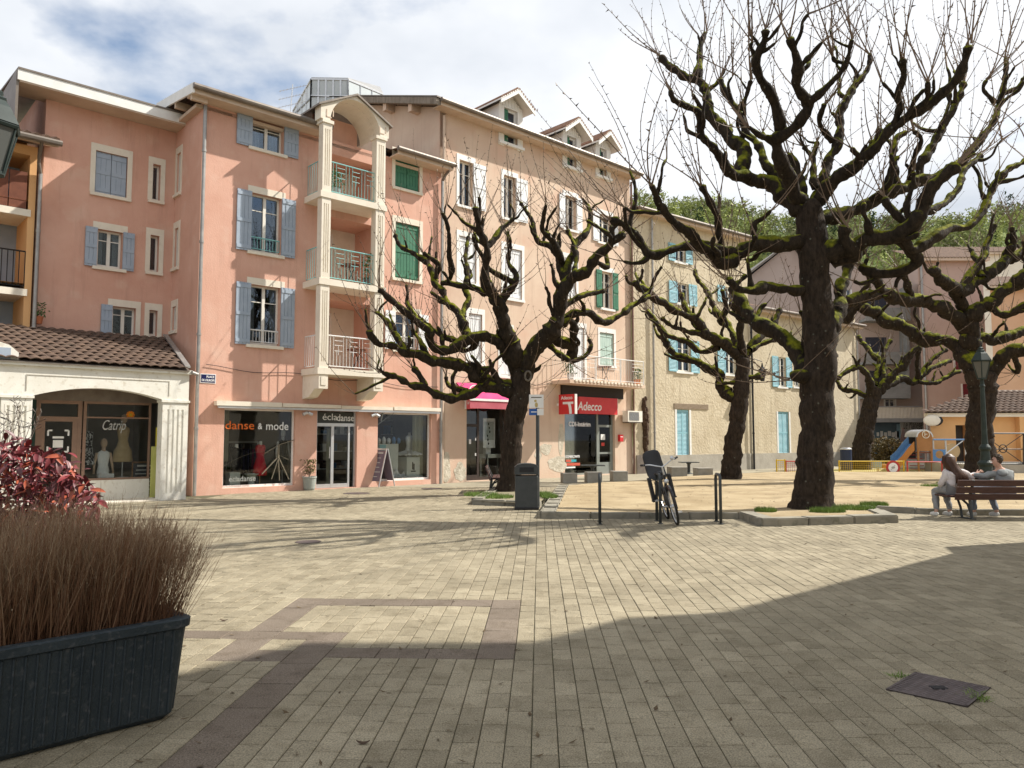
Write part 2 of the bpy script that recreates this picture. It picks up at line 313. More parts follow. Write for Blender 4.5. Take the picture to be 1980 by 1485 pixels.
mb = MB(); mb.quad((-700, -300, -.06), (700, -300, -.06), (700, 900, -.06), (-700, 900, -.06)); mb.build('ground', m_earth, kind='structure')
pave = thing('pavement', (0, 8, -.02), None, None, kind='structure')
BFAR = 25.0
def pq(a, b, z): return PA*a+PB*b+Vector((0, 0, z))
MB().quad(pq(-26, -8, -.014), pq(26, -8, -.014), pq(26, BFAR+.02, -.014), pq(-26, BFAR+.02, -.014)).build('joint_bed', m_bed, pave)
MB().quad(pq(-30, BFAR+.02, -.004), pq(60, BFAR+.02, -.004), pq(60, 90, -.004), pq(-30, 90, -.004)).build('far_paving', m_far, pave)
TINT = {}
def paver_geo(w, l, tint, rr, c=.005):
    """top + four chamfers of one paver, local, centre at origin on z=0"""
    j = .0027; hx, hy = w/2-j, l/2-j; t = [rr.uniform(-.0035, .0022) for _ in range(4)]
    v = [(-hx, -hy, -.016), (hx, -hy, -.016), (hx, hy, -.016), (-hx, hy, -.016),
         (-hx, -hy, -c*.7), (hx, -hy, -c*.7), (hx, hy, -c*.7), (-hx, hy, -c*.7),
         (-hx+c, -hy+c, t[0]), (hx-c, -hy+c, t[1]), (hx-c, hy-c, t[2]), (-hx+c, hy-c, t[3])]
    f = [(8, 9, 10, 11)]+[(4+i, 4+(i+1) % 4, 8+(i+1) % 4, 8+i) for i in range(4)]+[(i, (i+1) % 4, 4+(i+1) % 4, 4+i) for i in range(4)]
    return v, f
def set_tint(me, vals):
    a = me.attributes.new('tint', 'FLOAT', 'POINT'); a.data.foreach_set('value', vals)
ROT = Matrix.Rotation(-PH, 4, 'Z')
class Paving:
    def __init__(s): s.v = []; s.f = []; s.t = []
    def add(s, a, b, w, l, tint):
        v, f = paver_geo(w, l, tint, R); n = len(s.v)
        for q in v: s.v.append(pq(a+q[0], b+q[1], q[2]))
        s.f += [tuple(n+i for i in q) for q in f]; s.t += [tint]*12
    def build(s, name, m):
        me = bpy.data.meshes.new(name); me.from_pydata([tuple(q-Vector((0, 8, -.02))) for q in s.v], [], s.f); me.materials.append(m); set_tint(me, s.t); me.update()
        o = bpy.data.objects.new(name, me); COL.objects.link(o); o.parent = pave; o['kind'] = 'stuff'; return o
light, dark = Paving(), Paving()
cands = []; dcands = []
def inside_view(p, mar=1.6): return 2.6 < p.y and abs(p.x) < .70*p.y+mar
def blocked(p):
    return inpoly(p.x, p.y, SANDXY) or inpoly(p.x, p.y, PIT1XY) or inpoly(p.x, p.y, PIT2XY) or facedist(p) < -.02 or (p.x < -8.0 and facedist(p) < 1.05)
def tintv(p): return min(1, max(0, .5+.9*noise.noise(p*.8)*.5+R.gauss(0, .30)))
for k in range(-150, 150):
    a0 = A00+k*RW; ac = a0+RW/2
    cuts = sorted([(d[2], d[3]) for d in DARK if d[0]-1e-4 < ac < d[1]+1e-4])
    ph = R.uniform(0, PLEN) if k % 2 else R.uniform(0, .05)+PLEN*.5*(k % 4 == 0)
    b = 2.3-ph
    while b < BFAR:
        b1 = b+PLEN
        segs = [(b, b1)]
        for c in cuts:
            ns = []
            for s0, s1 in segs:
                if c[1] <= s0 or c[0] >= s1: ns.append((s0, s1))
                else:
                    if c[0]-s0 > .02: ns.append((s0, c[0]))
                    if s1-c[1] > .02: ns.append((c[1], s1))
            segs = ns
        for s0, s1 in segs:
            s1 = min(s1, BFAR)
            if s1-s0 < .02: continue
            p = pq(ac, (s0+s1)/2, 0)
            if inside_view(p) and not blocked(p):
                full = abs(s1-s0-PLEN) < 1e-4
                cands.append((ac, (s0+s1)/2, s1-s0, full, p.y))
        b = b1
for d in DARK:
    wA, wB = d[1]-d[0], d[3]-d[2]
    if wB > wA*1.2:
        n = max(1, round(wB/.42)); st = [(d[0], d[1], d[2]+wB*i/n, d[2]+wB*(i+1)/n) for i in range(n)]
    else:
        n = max(1, round(wA/.42)); st = [(d[0]+wA*i/n, d[0]+wA*(i+1)/n, d[2], d[3]) for i in range(n)]
    for q in st:
        p = pq((q[0]+q[1])/2, (q[2]+q[3])/2, 0)
        if inside_view(p): dcands.append((*q, p.y))
# the largest (nearest, in frame) pavers are pieces of their own
inf = lambda y, x: y > 3.72 and abs(x) < .668*y
c_in = sorted([c for c in cands if c[3] and inf(c[4], pq(c[0], c[1], 0).x) and not (pq(c[0], c[1], 0).x < -1.5 and c[4] < 4.6)], key=lambda c: c[4])[:286]
ids = set((c[0], c[1]) for c in c_in)
VAR = []
for i in range(14):
    v, f = paver_geo(RW, PLEN, 0, R); me = bpy.data.meshes.new('paver'); me.from_pydata(v, [], f); me.materials.append(m_pav); set_tint(me, [i/13]*12); VAR.append(me)
for c in cands:
    p = pq(c[0], c[1], 0); tv = tintv(p)
    if (c[0], c[1]) in ids:
        o = bpy.data.objects.new('paver', VAR[int(tv*13.99)]); COL.objects.link(o); o.parent = pave; o.location = p-WL[pave]; o.rotation_euler = (0, 0, -PH)
    else: light.add(c[0], c[1], RW, c[2], tv)
light.build('paver_field', m_pav)
for q in dcands:
    tv = R.random(); v, f = paver_geo(q[1]-q[0], q[3]-q[2], 0, R)
    if q[4] < 9:
        me = bpy.data.meshes.new('dark_slab'); me.from_pydata(v, [], f); me.materials.append(m_pavd); set_tint(me, [tv]*12)
        o = bpy.data.objects.new('dark_slab', me); COL.objects.link(o); o.parent = pave; o.location = pq((q[0]+q[1])/2, (q[2]+q[3])/2, .0005)-WL[pave]; o.rotation_euler = (0, 0, -PH)
    else: dark.add((q[0]+q[1])/2, (q[2]+q[3])/2, q[1]-q[0], q[3]-q[2], tv)
dark.build('dark_slab_field', m_pavd)
# gravelly sand court, raised to the top of its kerb
mb = MB(); mb.poly([Vector((p.x, p.y, .1)) for p in SAND]); mb.build('sand_court', m_sand, kind='structure')
def kerb_run(name, pts, w=.16, h=.12, L0=.95, zb=-.015):
    root = thing(name, (pts[0].x, pts[0].y, 0), None, None, kind='structure')
    for i in range(len(pts)-1):
        a, b = Vector((pts[i].x, pts[i].y, 0)), Vector((pts[i+1].x, pts[i+1].y, 0)); d = b-a; n = max(1, round(d.length/L0)); t = d.normalized(); q = Vector((-t.y, t.x, 0))
        for j in range(n):
            l = d.length/n; o = a+t*(l*j+.006)+q*R.uniform(-.006, .006); hh = h+R.uniform(-.008, .008)
            mb = MB(); bm = bmesh.new(); bmesh.ops.create_cube(bm, size=1)
            for v in bm.verts: v.co = o+t*((v.co.x+.5)*(l-.012))+q*((v.co.y+.5)*w)+Vector((0, 0, zb+(v.co.z+.5)*(hh-zb)))
            bmesh.ops.bevel(bm, geom=[e for e in bm.edges if max(e.verts[0].co.z, e.verts[1].co.z) > hh-.01], offset=.018, segments=2, affect='EDGES')
            bm.verts.index_update(); mb.v = [v.co.copy() for v in bm.verts]; mb.f = [tuple(v.index for v in f.verts) for f in bm.faces]; bm.free()
            mb.build('kerb_stone', m_kerb, root)
kerb_run('kerb_sand_front', [gnd(1046, 1003), gnd(1430, 1003.5)])
kerb_run('kerb_sand_left', [gnd(1080, 945), gnd(1044, 1002)], w=.3)
kerb_run('kerb_tree_pit', [gnd(1428, 1003), gnd(1474, 1018), gnd(1738, 1011), gnd(1686, 985, .05)], w=.3, h=.14)
kerb_run('kerb_sand_right', [gnd(1694, 990), gnd(1850, 997), gnd(1985, 997), gnd(2300, 1000)])
kerb_run('kerb_tree_pit_back', [gnd(912, 976), gnd(1043, 980)], w=.22, h=.13)
kerb_run('kerb_tree_pit_side', [gnd(955, 950), gnd(913, 975)], w=.25, h=.13)
mb = MB(); mb.poly([Vector((p.x, p.y, .135-.02)) for p in PIT2]); mb.build('tree_pit_soil', m_sand, kind='structure')
mb = MB(); mb.poly([Vector((p.x, p.y, .09)) for p in PIT1]); mb.build('tree_pit_earth', m_earth, kind='structure')
# manhole cover
m_iron = M('cast_iron', (.10, .08, .078), (.15, .12, .115), 6, rough=.6, metal=.5, bump=.2, bscale=60)
c = sum(MANH, Vector())/4; mh = thing('manhole_cover', (c.x, c.y, 0), 'rectangular cast iron manhole cover with wavy ribs set in the paving', 'manhole cover')
mb = MB(); mb.prism([p+Vector((0, 0, -.02)) for p in MANH], (0, 0, .026)); mb.build('plate', m_iron, mh)
e1, e2 = MANH[1]-MANH[0], MANH[3]-MANH[0]
mb = MB()
for i in range(13):
    s = (i+.7)/13.4
    pts = [MANH[0]+e1*(.03+.94*k/48)+e2*(s+.016*math.sin(k*1.05))+Vector((0, 0, .005)) for k in range(49)]
    mb.tube(pts, .006, 4)
mb.build('rib', m_iron, mh)
fr = MB()
for i in range(4):
    a, b = MANH[i], MANH[(i+1) % 4]; fr.obox(a+Vector((0, 0, -.008)), b-a, (Vector((-(b-a).y, (b-a).x, 0)).normalized()*.016), (0, 0, .016))
fr.build('frame', m_iron, mh)
cc = MANH[0]+e1*.5+e2*.5; MB().obox(cc+Vector((-.05, -.03, .006)), (.09, 0, 0), (0, .06, 0), (0, 0, .006)).build('lifting_slot', M('slot_dark', (.02, .018, .02)), mh)
for (px, py, r, lab) in ((690, 954, .38, 'round iron drain cover in front of the glass shop door'), (596, 1048, .19, 'small round iron cover in the paving among branch shadows'), (835, 945, .33, 'round iron cover near the corner of the pink house')):
    g = gnd(px, py); th = thing('drain_cover', g, lab, 'drain cover'); MB().lathe(g, [(r, -.01), (r, .006), (r-.03, .008), (r-.035, .004), (0.01, .004)], 28).build('lid', m_iron, th)
# grass round the tree feet and small weeds
m_grass = M('grass', (.10, .17, .03), (.17, .25, .045), 6, rough=.8)
def tuft_field(name, spots, n, h, kindlabel):
    mb = MB()
    for i in range(n):
        cx, cy, rx, ry, z0 = R.choice(spots); a = R.uniform(0, 2*PI); q = math.sqrt(R.random()); x, y = cx+math.cos(a)*rx*q, cy+math.sin(a)*ry*q
        hh = h*R.uniform(.5, 1.2); an = R.uniform(0, 2*PI); w = .006; lx, ly = R.gauss(0, .03), R.gauss(0, .03)
        dx, dy = math.cos(an)*w, math.sin(an)*w; mb.v += [Vector((x-dx, y-dy, z0)), Vector((x+dx, y+dy, z0)), Vector((x+lx, y+ly, z0+hh))]; k = len(mb.v); mb.f.append((k-3, k-2, k-1))
    mb.build(name, m_grass, kind='stuff', label=kindlabel, cat='grass')
gp = lambda px, py, z=.1: gnd(px, py, z)
def sp(px, py, rx, ry, z=.1): g = gp(px, py, z); return (g.x, g.y, rx, ry, z)
tuft_field('grass_patch', [sp(1650, 984, .45, .35, .115), sp(1600, 990, .35, .2, .115), sp(1480, 990, .2, .25), sp(1690, 978, .3, .2, .1)], 5200, .10, 'bright green grass round the foot of the big tree')
tuft_field('grass_patch', [sp(955, 962, .5, .5, .09), sp(930, 958, .45, .5, .09), sp(1050, 958, .25, .6, .09), sp(1063, 962, .2, .5, .1)], 4200, .10, 'green grass round the foot of the tree beside the bin')
tuft_field('grass_patch', [sp(1812, 940, .5, .3, .1), sp(1835, 935, .4, .3, .1)], 1500, .08, 'small grass patch beside the tree behind the bench')
g = gnd(1890, 1345); g2 = gnd(1740, 1308)
tuft_field('grass_patch', [(g.x, g.y, .05, .10, -.01), (g2.x, g2.y, .05, .05, -.01), (gnd(1885, 1350).x, gnd(1885, 1350).y, .04, .08, -.01)], 260, .03, 'weeds growing along the edge of the manhole cover')
m_leaf = M('dead_leaf', (.06, .035, .02))
for (px, py, lab) in ((433, 1200, 'single dry curled leaf lying on the sunny paving'), (702, 1437, 'small dry leaf on the shaded paving')):
    g = gnd(px, py, .004); mb = MB()
    for i in range(6):
        t = i/6*2-1; t1 = (i+1)/6*2-1; wd = lambda q: .012*(1-q*q)+.001
        mb.quad(g+Vector((t*.035, -wd(t), .012*t*t)), g+Vector((t1*.035, -wd(t1), .012*t1*t1)), g+Vector((t1*.035, wd(t1), .012*t1*t1+.004)), g+Vector((t*.035, wd(t), .012*t*t+.004)))
    mb.build('fallen_leaf', m_leaf, label=lab, cat='leaf')

# scattered dead leaves, twigs and grit
lt = MB(); r8 = random.Random(77)
for i in range(900):
    if i < 520: p = gnd(r8.uniform(1060, 1990), r8.uniform(925, 988), .102); z0 = .102
    else: p = gnd(r8.uniform(250, 1980), 870+610*r8.random()**1.6+40, .004); z0 = .004
    if i >= 520 and (inpoly(p.x, p.y, SANDXY) or inpoly(p.x, p.y, PIT1XY) or inpoly(p.x, p.y, PIT2XY) or facedist(p) < .3): continue
    s_ = r8.uniform(.006, .028)*(1.3 if i < 520 else 1); a = r8.uniform(0, 2*PI); d = Vector((math.cos(a), math.sin(a), r8.uniform(0, .25)))*s_; e = Vector((-math.sin(a), math.cos(a), r8.uniform(-.2, .3)))*s_*r8.uniform(.15, .6)
    q = Vector((p.x, p.y, z0+.002)); k = len(lt.v); lt.v += [q-d, q+e, q+d+Vector((0, 0, s_*.3)), q-e]; lt.f += [(k, k+1, k+2), (k, k+2, k+3)]
lt.build('leaf_litter', M('litter_brown', (.07, .045, .025), (.14, .10, .055), 9, rough=.9), kind='stuff', label='scattered dead leaves and grit on the square', cat='litter')
# ---------------------------------------------------------------- buildings
Z = Vector((0, 0, 1))
m_pink = M('pink_plaster', (.60, .335, .25), (.69, .42, .325), .9, rough=.92, bump=.25, bscale=25, c3=(.70, .49, .39), s3=1.6, amt=.5, lo=.3, hi=.7, detail=9, streak=(.44, .25, .185))
m_beige = M('beige_plaster', (.59, .43, .325), (.67, .525, .405), .6, rough=.92, bump=.25, bscale=25, c3=(.62, .38, .275), s3=.9, amt=.5, detail=9, streak=(.46, .32, .235))
m_rough = M('roughcast', (.52, .44, .31), (.61, .53, .39), .8, rough=.95, bump=1.4, bscale=9, c3=(.42, .34, .22), s3=2.5, amt=.45, detail=8, streak=(.34, .27, .18))
m_orange = M('orange_plaster', (.66, .37, .165), (.72, .43, .20), .8, rough=.9, bump=.1, bscale=25)
m_mauve = M('mauve_plaster', (.44, .345, .30), (.50, .40, .345), .5, rough=.9)
m_salmon = M('salmon_plaster', (.52, .29, .20), (.58, .34, .24), .6, rough=.9)
m_cream = M('cream_trim', (.72, .65, .54), (.79, .73, .62), 2.5, rough=.85, bump=.08, bscale=40, c3=(.55, .46, .34), s3=5, amt=.35)
m_white = M('white_paint', (.74, .73, .70), (.82, .81, .78), 3, rough=.6)
m_chalk = M('pavilion_white', (.72, .69, .61), (.80, .78, .71), 1.8, rough=.85, bump=.1, bscale=30, c3=(.47, .40, .30), s3=9, amt=.5)
m_plinth = M('grey_plinth', (.34, .31, .26), (.42, .39, .33), 1.5, rough=.95, bump=.5, bscale=12)
m_bluegrey = M('blue_grey_shutter', (.31, .37, .45), (.36, .42, .50), 3, rough=.6)
m_green = M('green_shutter', (.035, .15, .085), (.05, .18, .105), 3, rough=.55)
m_sky = M('light_blue_shutter', (.25, .49, .57), (.31, .55, .62), 3, rough=.6)
m_pale = M('pale_green_shutter', (.42, .55, .49), (.47, .60, .54), 3, rough=.6)
m_wsh = M('white_shutter', (.72, .73, .74), (.78, .79, .80), 3, rough=.6)
m_frame = M('window_frame_paint', (.72, .69, .62), (.78, .75, .68), 5, rough=.5)
m_zinc = M('zinc', (.30, .29, .28), (.40, .39, .37), 4, rough=.45, metal=.6)
m_gutter = M('dark_gutter', (.16, .13, .11), (.22, .19, .16), 3, rough=.5, metal=.3)
m_tile = M('roof_tile', (.13, .08, .058), (.22, .14, .095), 4.5, rough=.9, bump=.4, bscale=50, c3=(.10, .075, .055), s3=8, amt=.7)
m_tiler = M('red_roof_tile', (.20, .11, .075), (.28, .16, .105), 5, rough=.9, c3=(.16, .10, .07), s3=7)
m_wood = M('stained_wood', (.13, .04, .02), (.18, .06, .03), 6, rough=.6)
m_soff = M('soffit_board', (.55, .42, .32), (.62, .49, .38), 2, rough=.8)
m_black = M('black_metal', (.018, .018, .02), (.03, .03, .032), 5, rough=.45, metal=.3)
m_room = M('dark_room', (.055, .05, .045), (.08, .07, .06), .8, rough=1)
m_curt = M('net_curtain', (.62, .61, .58), (.72, .71, .68), 9, rough=.9)
m_teal = M('teal_railing', (.20, .47, .47), (.25, .53, .52), 6, rough=.5)
m_wrail = M('white_railing', (.68, .68, .67), (.75, .75, .74), 6, rough=.5)
m_alu = M('aluminium', (.55, .56, .57), (.62, .63, .64), 6, rough=.35, metal=.6)
m_glass = glass('window_glass', (.75, .78, .80), 1, 1.75, (.72, .85, 1.0)); m_shop = glass('shop_glass', (.93, .95, .94), .8)
def sp4(F, x0, x1, yt, yb, off=0.):
    xm, ym = (x0+x1)/2, (yt+yb)/2
    return [F.pix(x0, ym, off)[0], F.pix(x1, ym, off)[0], F.pix(xm, yb, off)[1], F.pix(xm, yt, off)[1]]
def shutter(F, par, u0, u1, z0, z1, off, m, style='plank', name='shutter'):
    mb = MB(); w, h = u1-u0, z1-z0
    if style == 'plank':
        n = max(3, round(w/.12)); F.bx(mb, u0+.004, u1-.004, z0+.004, z1-.004, off, off+.018)
        for i in range(n): F.bx(mb, u0+w*i/n+.005, u0+w*(i+1)/n-.005, z0, z1, off+.016, off+.030)
        for zz in (z0+.06, z0+h*.47, z1-.16): F.bx(mb, u0+.012, u1-.012, zz, zz+.10, off+.029, off+.044)
    else:
        st = .05
        F.bx(mb, u0, u0+st, z0, z1, off, off+.035); F.bx(mb, u1-st, u1, z0, z1, off, off+.035)
        for zz in (z0, z0+h*.5-.04, z1-.08): F.bx(mb, u0+st, u1-st, zz, zz+.08, off, off+.033)
        F.bx(mb, u0+st, u1-st, z0, z1, off, off+.006)
        n = max(6, int(h/.06))
        for i in range(n):
            zz = z0+h*(i+.2)/n; a = F.P(u0+st, zz, off+.032); mb.obox(a, F.d*(w-2*st), -F.n*.024+Z*.035, Z*.007)
    return mb.build(name, m, par)
def rail_mesh(pts, h, m, parent, name='railing', pattern=True, br=.009, step=.115, posts=False):
    """railing along a polyline of ground points (at its bottom z)"""
    mb = MB()
    for i in range(len(pts)-1):
        a, b = Vector(pts[i]), Vector(pts[i+1]); d = b-a; n = max(1, round(d.length/step))
        mb.bar(a+Z*h, b+Z*h, .02, 6); mb.bar(a+Z*.08, b+Z*.08, .013, 6)
        if posts:
            for k in range(4): mb.bar(a+d*(k/3)-Z*.08, a+d*(k/3)+Z*h, .02, 6)
        for k in range(n+1):
            p = a+d*(k/n); t = (k/n*3) % 1
            if pattern and d.length > 1.5 and (k/n) and .55 < t < .95:
                mb.bar(p+Z*.08, p+Z*(h*(.55 if t < .75 else .42)), br, 4)
            else: mb.bar(p+Z*.08, p+Z*h, br, 4)
        if pattern and d.length > 1.5:
            for q in range(3):
                s0, s1 = (q+.5)/3, (q+1)/3
                for zz in (.86, .72, .55): mb.bar(a+d*s0+Z*h*zz, a+d*s1+Z*h*zz, br, 4)
                mb.bar(a+d*((s0+s1)/2)+Z*h*.42, a+d*((s0+s1)/2)+Z*h*.72, br, 4)
    return mb.build(name, m, parent)
HOLES = {}
def window(F, par, q, off=0., shut=None, sm=None, sw=None, style='plank', sill=True, lintel=True, surround=False, closed=False, leaves=2, cross=True, rail=None, curtain=0, depth=.22, trim=None, swl=True, swr=True, fm=None):
    u0, u1, z0, z1 = q; trim = trim or m_cream; w, h = u1-u0, z1-z0
    HOLES.setdefault(id(F), []).append((u0, u1, z0, z1, depth))
    fm = fm or m_frame; f = MB(); d0, d1 = off-depth+.01, off-depth+.07; t = .055
    F.bx(f, u0+.002, u0+t, z0+.002, z1-.002, d0, d1); F.bx(f, u1-t, u1-.002, z0+.002, z1-.002, d0, d1); F.bx(f, u0+t, u1-t, z0+.002, z0+t+.03, d0, d1); F.bx(f, u0+t, u1-t, z1-t, z1-.002, d0, d1)
    xs = [u0+t]+[u0+w*i/leaves for i in range(1, leaves)]+[u1-t]
    for x in xs[1:-1]: F.bx(f, x-.045, x+.045, z0+t+.03, z1-t, d0+.002, d1+.006)
    wn = f.build('window', fm, par)
    for i in range(leaves):
        a = xs[i]+(.045 if i else 0); b = xs[i+1]-(.045 if i < leaves-1 else 0)
        F.bx(MB(), a, b, z0+t+.03, z1-t, d0+.016, d0+.022).build('pane', m_glass, wn)
        if cross: F.bx(MB(), a, b, z0+h*.72, z0+h*.72+.025, d0+.024, d0+.038).build('glazing_bar', fm, wn)
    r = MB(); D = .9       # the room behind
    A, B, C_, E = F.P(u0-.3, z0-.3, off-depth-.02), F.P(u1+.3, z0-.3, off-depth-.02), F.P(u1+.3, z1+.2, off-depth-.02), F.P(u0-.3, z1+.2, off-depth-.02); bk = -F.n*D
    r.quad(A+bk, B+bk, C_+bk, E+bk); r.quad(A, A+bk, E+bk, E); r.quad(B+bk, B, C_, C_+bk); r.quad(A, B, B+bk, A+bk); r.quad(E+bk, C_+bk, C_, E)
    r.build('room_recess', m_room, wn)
    if curtain:
        cm = MB(); n = 26
        for side in ((0, .5*curtain), (1-.5*curtain, 1)):
            for i in range(n):
                x0 = u0+w*(side[0]+(side[1]-side[0])*i/n); x1 = u0+w*(side[0]+(side[1]-side[0])*(i+1)/n); o0 = off-depth-.05+.015*math.sin(i*1.7); o1 = off-depth-.05+.015*math.sin((i+1)*1.7)
                cm.quad(F.P(x0, z0, o0), F.P(x1, z0, o1), F.P(x1, z1, o1), F.P(x0, z1, o0))
        cm.build('curtain', m_curt, wn)
    if sill: F.bx(MB(), u0-.12, u1+.12, z0-.09, z0-.001, off-depth+.07, off+.07).build('sill', trim, wn)
    if lintel: F.bx(MB(), u0-.13, u1+.13, z1+.001, z1+.20, off+.001, off+.016).build('lintel', trim, wn)
    if surround:
        for a, b in ((u0-.13, u0-.001), (u1+.001, u1+.13)): F.bx(MB(), a, b, z0, z1, off+.001, off+.015).build('surround', trim, wn)
    if sm:
        if closed:
            shutter(F, wn, u0+.012, (u0+u1)/2-.004, z0+.012, z1-.012, off-.075, sm, style); shutter(F, wn, (u0+u1)/2+.004, u1-.012, z0+.012, z1-.012, off-.075, sm, style)
        else:
            sw = sw or w/2
            if swl: shutter(F, wn, u0-sw, u0-.01, z0-.02, z1+.02, off+.02, sm, style)
            if swr: shutter(F, wn, u1+.01, u1+sw, z0-.02, z1+.02, off+.02, sm, style)
    if rail:
        rail_mesh([F.P(u0+.02, z0+.02, off-.05), F.P(u1-.02, z0+.02, off-.05)], .42, rail, wn, pattern=False, step=.1)
    return wn
def gutterpipe(F, par, u, z0, z1, off, m=None, r=.05, red=None):
    mb = MB(); mb.bar(F.P(u, z0, off), F.P(u, z1, off), r, 10)
    z = z0+1.8
    while z < z1-.3: mb.bar(F.P(u, z, off), F.P(u, z+.07, off), r*1.25, 10); z += 2.6
    return mb.build('downpipe', m or m_zinc, par)
def eave(F, par, u0, u1, z, ov, roofm, pitch=.36, back=6., corr=.22, off0=0., gut=True):
    """soffit, fascia, half-round gutter and a ribbed tile roof rising to the back"""
    mb = MB(); F.bx(mb, u0, u1, z-.04, z, off0, off0+ov); mb.build('soffit', m_soff, par)
    mb = MB(); F.bx(mb, u0, u1, z-.05, z+.14, off0+ov, off0+ov+.03); mb.build('fascia', m_soff, par)
    if gut: mb = MB(); mb.bar(F.P(u0-.05, z+.13, off0+ov+.10), F.P(u1+.05, z+.13, off0+ov+.10), .08, 10); mb.build('gutter', m_gutter, par)
    mb = MB(); n = int((u1-u0)/corr)*4; prev = None
    for i in range(n+1):
        u = u0+(u1-u0)*i/n; hh = .035*abs(math.sin(i*PI/4))*1.3
        a = F.P(u, z+.17+hh, off0+ov+.06); b = F.P(u, z+.17+hh+pitch*back, off0+ov+.06-back)
        if prev: mb.quad(prev[0], a, b, prev[1]); mb.quad(prev[0]-Z*.06, a-Z*.06, a, prev[0])
        prev = (a, b)
    rf = mb.build('roof', roofm, par); return rf
def stepcol(F, par, u0, u1, z0, z1, o0, o1, m, flutes=3, name='column'):
    """square column whose front carries vertical flutes"""
    mb = MB(); F.bx(mb, u0, u1, z0, z1, o0, o1-.02); w = u1-u0; n = flutes*2+3; k = w/n
    for i in range(n):
        if i in (0, n-1) or (i % 2 == 1 and False): F.bx(mb, u0+k*i, u0+k*(i+1), z0, z1, o1-.021, o1)
        elif i % 2 == 1: F.bx(mb, u0+k*i, u0+k*(i+1), z0, z1, o1-.021, o1)
    F.bx(mb, u0+k, u1-k, z0, z0+.18, o1-.021, o1-.0005); F.bx(mb, u0+k, u1-k, z1-.18, z1, o1-.021, o1-.0005)
    return mb.build(name, m, par)

# ---- A: pink apartment house
OVA = .50; ZA = FA.pix(400, 184, OVA)[1]; UB = FA.u(850)
hA = thing('pink_apartment_house', FA.P(0, 0), 'pink four-storey apartment house with blue-grey shutters and fluted balcony columns', 'building')
for (x0, x1, yt, yb, kw) in (
    (488, 548, 236, 292, dict(sm=m_bluegrey, lintel=False, curtain=.7)),
    (486, 543, 378, 490, dict(sm=m_bluegrey, rail=m_teal, curtain=.35)),
    (484, 541, 553, 668, dict(sm=m_bluegrey, rail=m_wrail, curtain=.5)),
    (764, 811, 303, 367, dict(sm=m_green, closed=True, surround=True)),
    (764, 811, 433, 541, dict(sm=m_green, closed=True, surround=True)),
    (764, 808, 606, 677, dict(sm=m_wsh, rail=m_wrail, curtain=.6, sw=.42))):
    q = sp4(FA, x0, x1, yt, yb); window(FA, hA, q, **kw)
# balcony bay: three loggia doors behind a projecting balcony
PB_ = 1.0
bu0, bu1 = FA.u(607), FA.u(722)
zs3 = FA.pix(640, 372, PB_)[1]; zs2 = FA.pix(640, 540, PB_)[1]; zs1 = FA.pix(640, 712, PB_)[1]; ztop = FA.pix(640, 240, PB_)[1]
LOG = []
for (za, zb) in ((zs3+.02, ZA-.45), (zs2+.02, zs3-.42), (zs1+.02, zs2-.42)):
    HOLES[id(FA)].append((bu0, bu1, za, zb, 1.3)); LOG.append((za, zb))
# shopfront openings
SHOP = [sp4(FA, 432, 570, 791, 949), sp4(FA, 612, 690, 796, 939), sp4(FA, 730, 833, 798, 932)]
zt = SHOP[0][3]
for i, s in enumerate(SHOP): s[2] = .16 if i != 1 else .02; s[3] = zt; HOLES[id(FA)].append((*s, .22))
FA.wall(0, UB, -.05, ZA, HOLES[id(FA)]).build('wall', m_pink, hA)
FAs = Facade(FA.P(0, 0, -2.07).to_2d(), F45+PI/2)                        # return wall, faces left
for (yt, yb) in ((318, 392), (455, 528), (600, 645)):
    q = sp4(FAs, 313.5, 322, yt, yb); q[0] = .12; q[1] = .42; window(FAs, hA, q, leaves=1, cross=False, surround=True, depth=.12)
FAs.wall(0, 2.07, -.05, ZA, HOLES[id(FAs)]).build('return_wall', m_pink, hA)
FR = Facade(FA.P(0, 0, -2.07).to_2d(), F45)                              # recessed wing wall
ul = FR.u(63); zw = FR.pix(180, 205, .7)[1]+.16
window(FR, hA, sp4(FR, 184, 246, 297, 378), sm=m_bluegrey, closed=True, surround=True, lintel=True)
window(FR, hA, sp4(FR, 188, 236, 446, 518), sm=m_bluegrey, curtain=.6)
window(FR, hA, sp4(FR, 217, 262, 594, 650), sm=m_bluegrey, swr=False, surround=True)
for (x0, x1, yt, yb) in ((295, 310, 318, 388), (290, 307, 455, 526), (288, 304, 600, 650)):
    window(FR, hA, sp4(FR, x0, x1, yt, yb), leaves=1, cross=False, surround=True)
FR.wall(ul, 0, -.05, zw-.03, HOLES[id(FR)]).build('wing_wall', m_pink, hA)
MB().obox(FR.P(ul, -.05, -.02), FR.d*.2, -FR.n*6, Z*(ZA+.2)).build('wing_end_wall', m_pink, hA)
MB().obox(FA.P(0, -.05, -6), FA.d*UB, -FA.n*.3, Z*(ZA+1.2)).build('rear_wall', m_pink, hA)
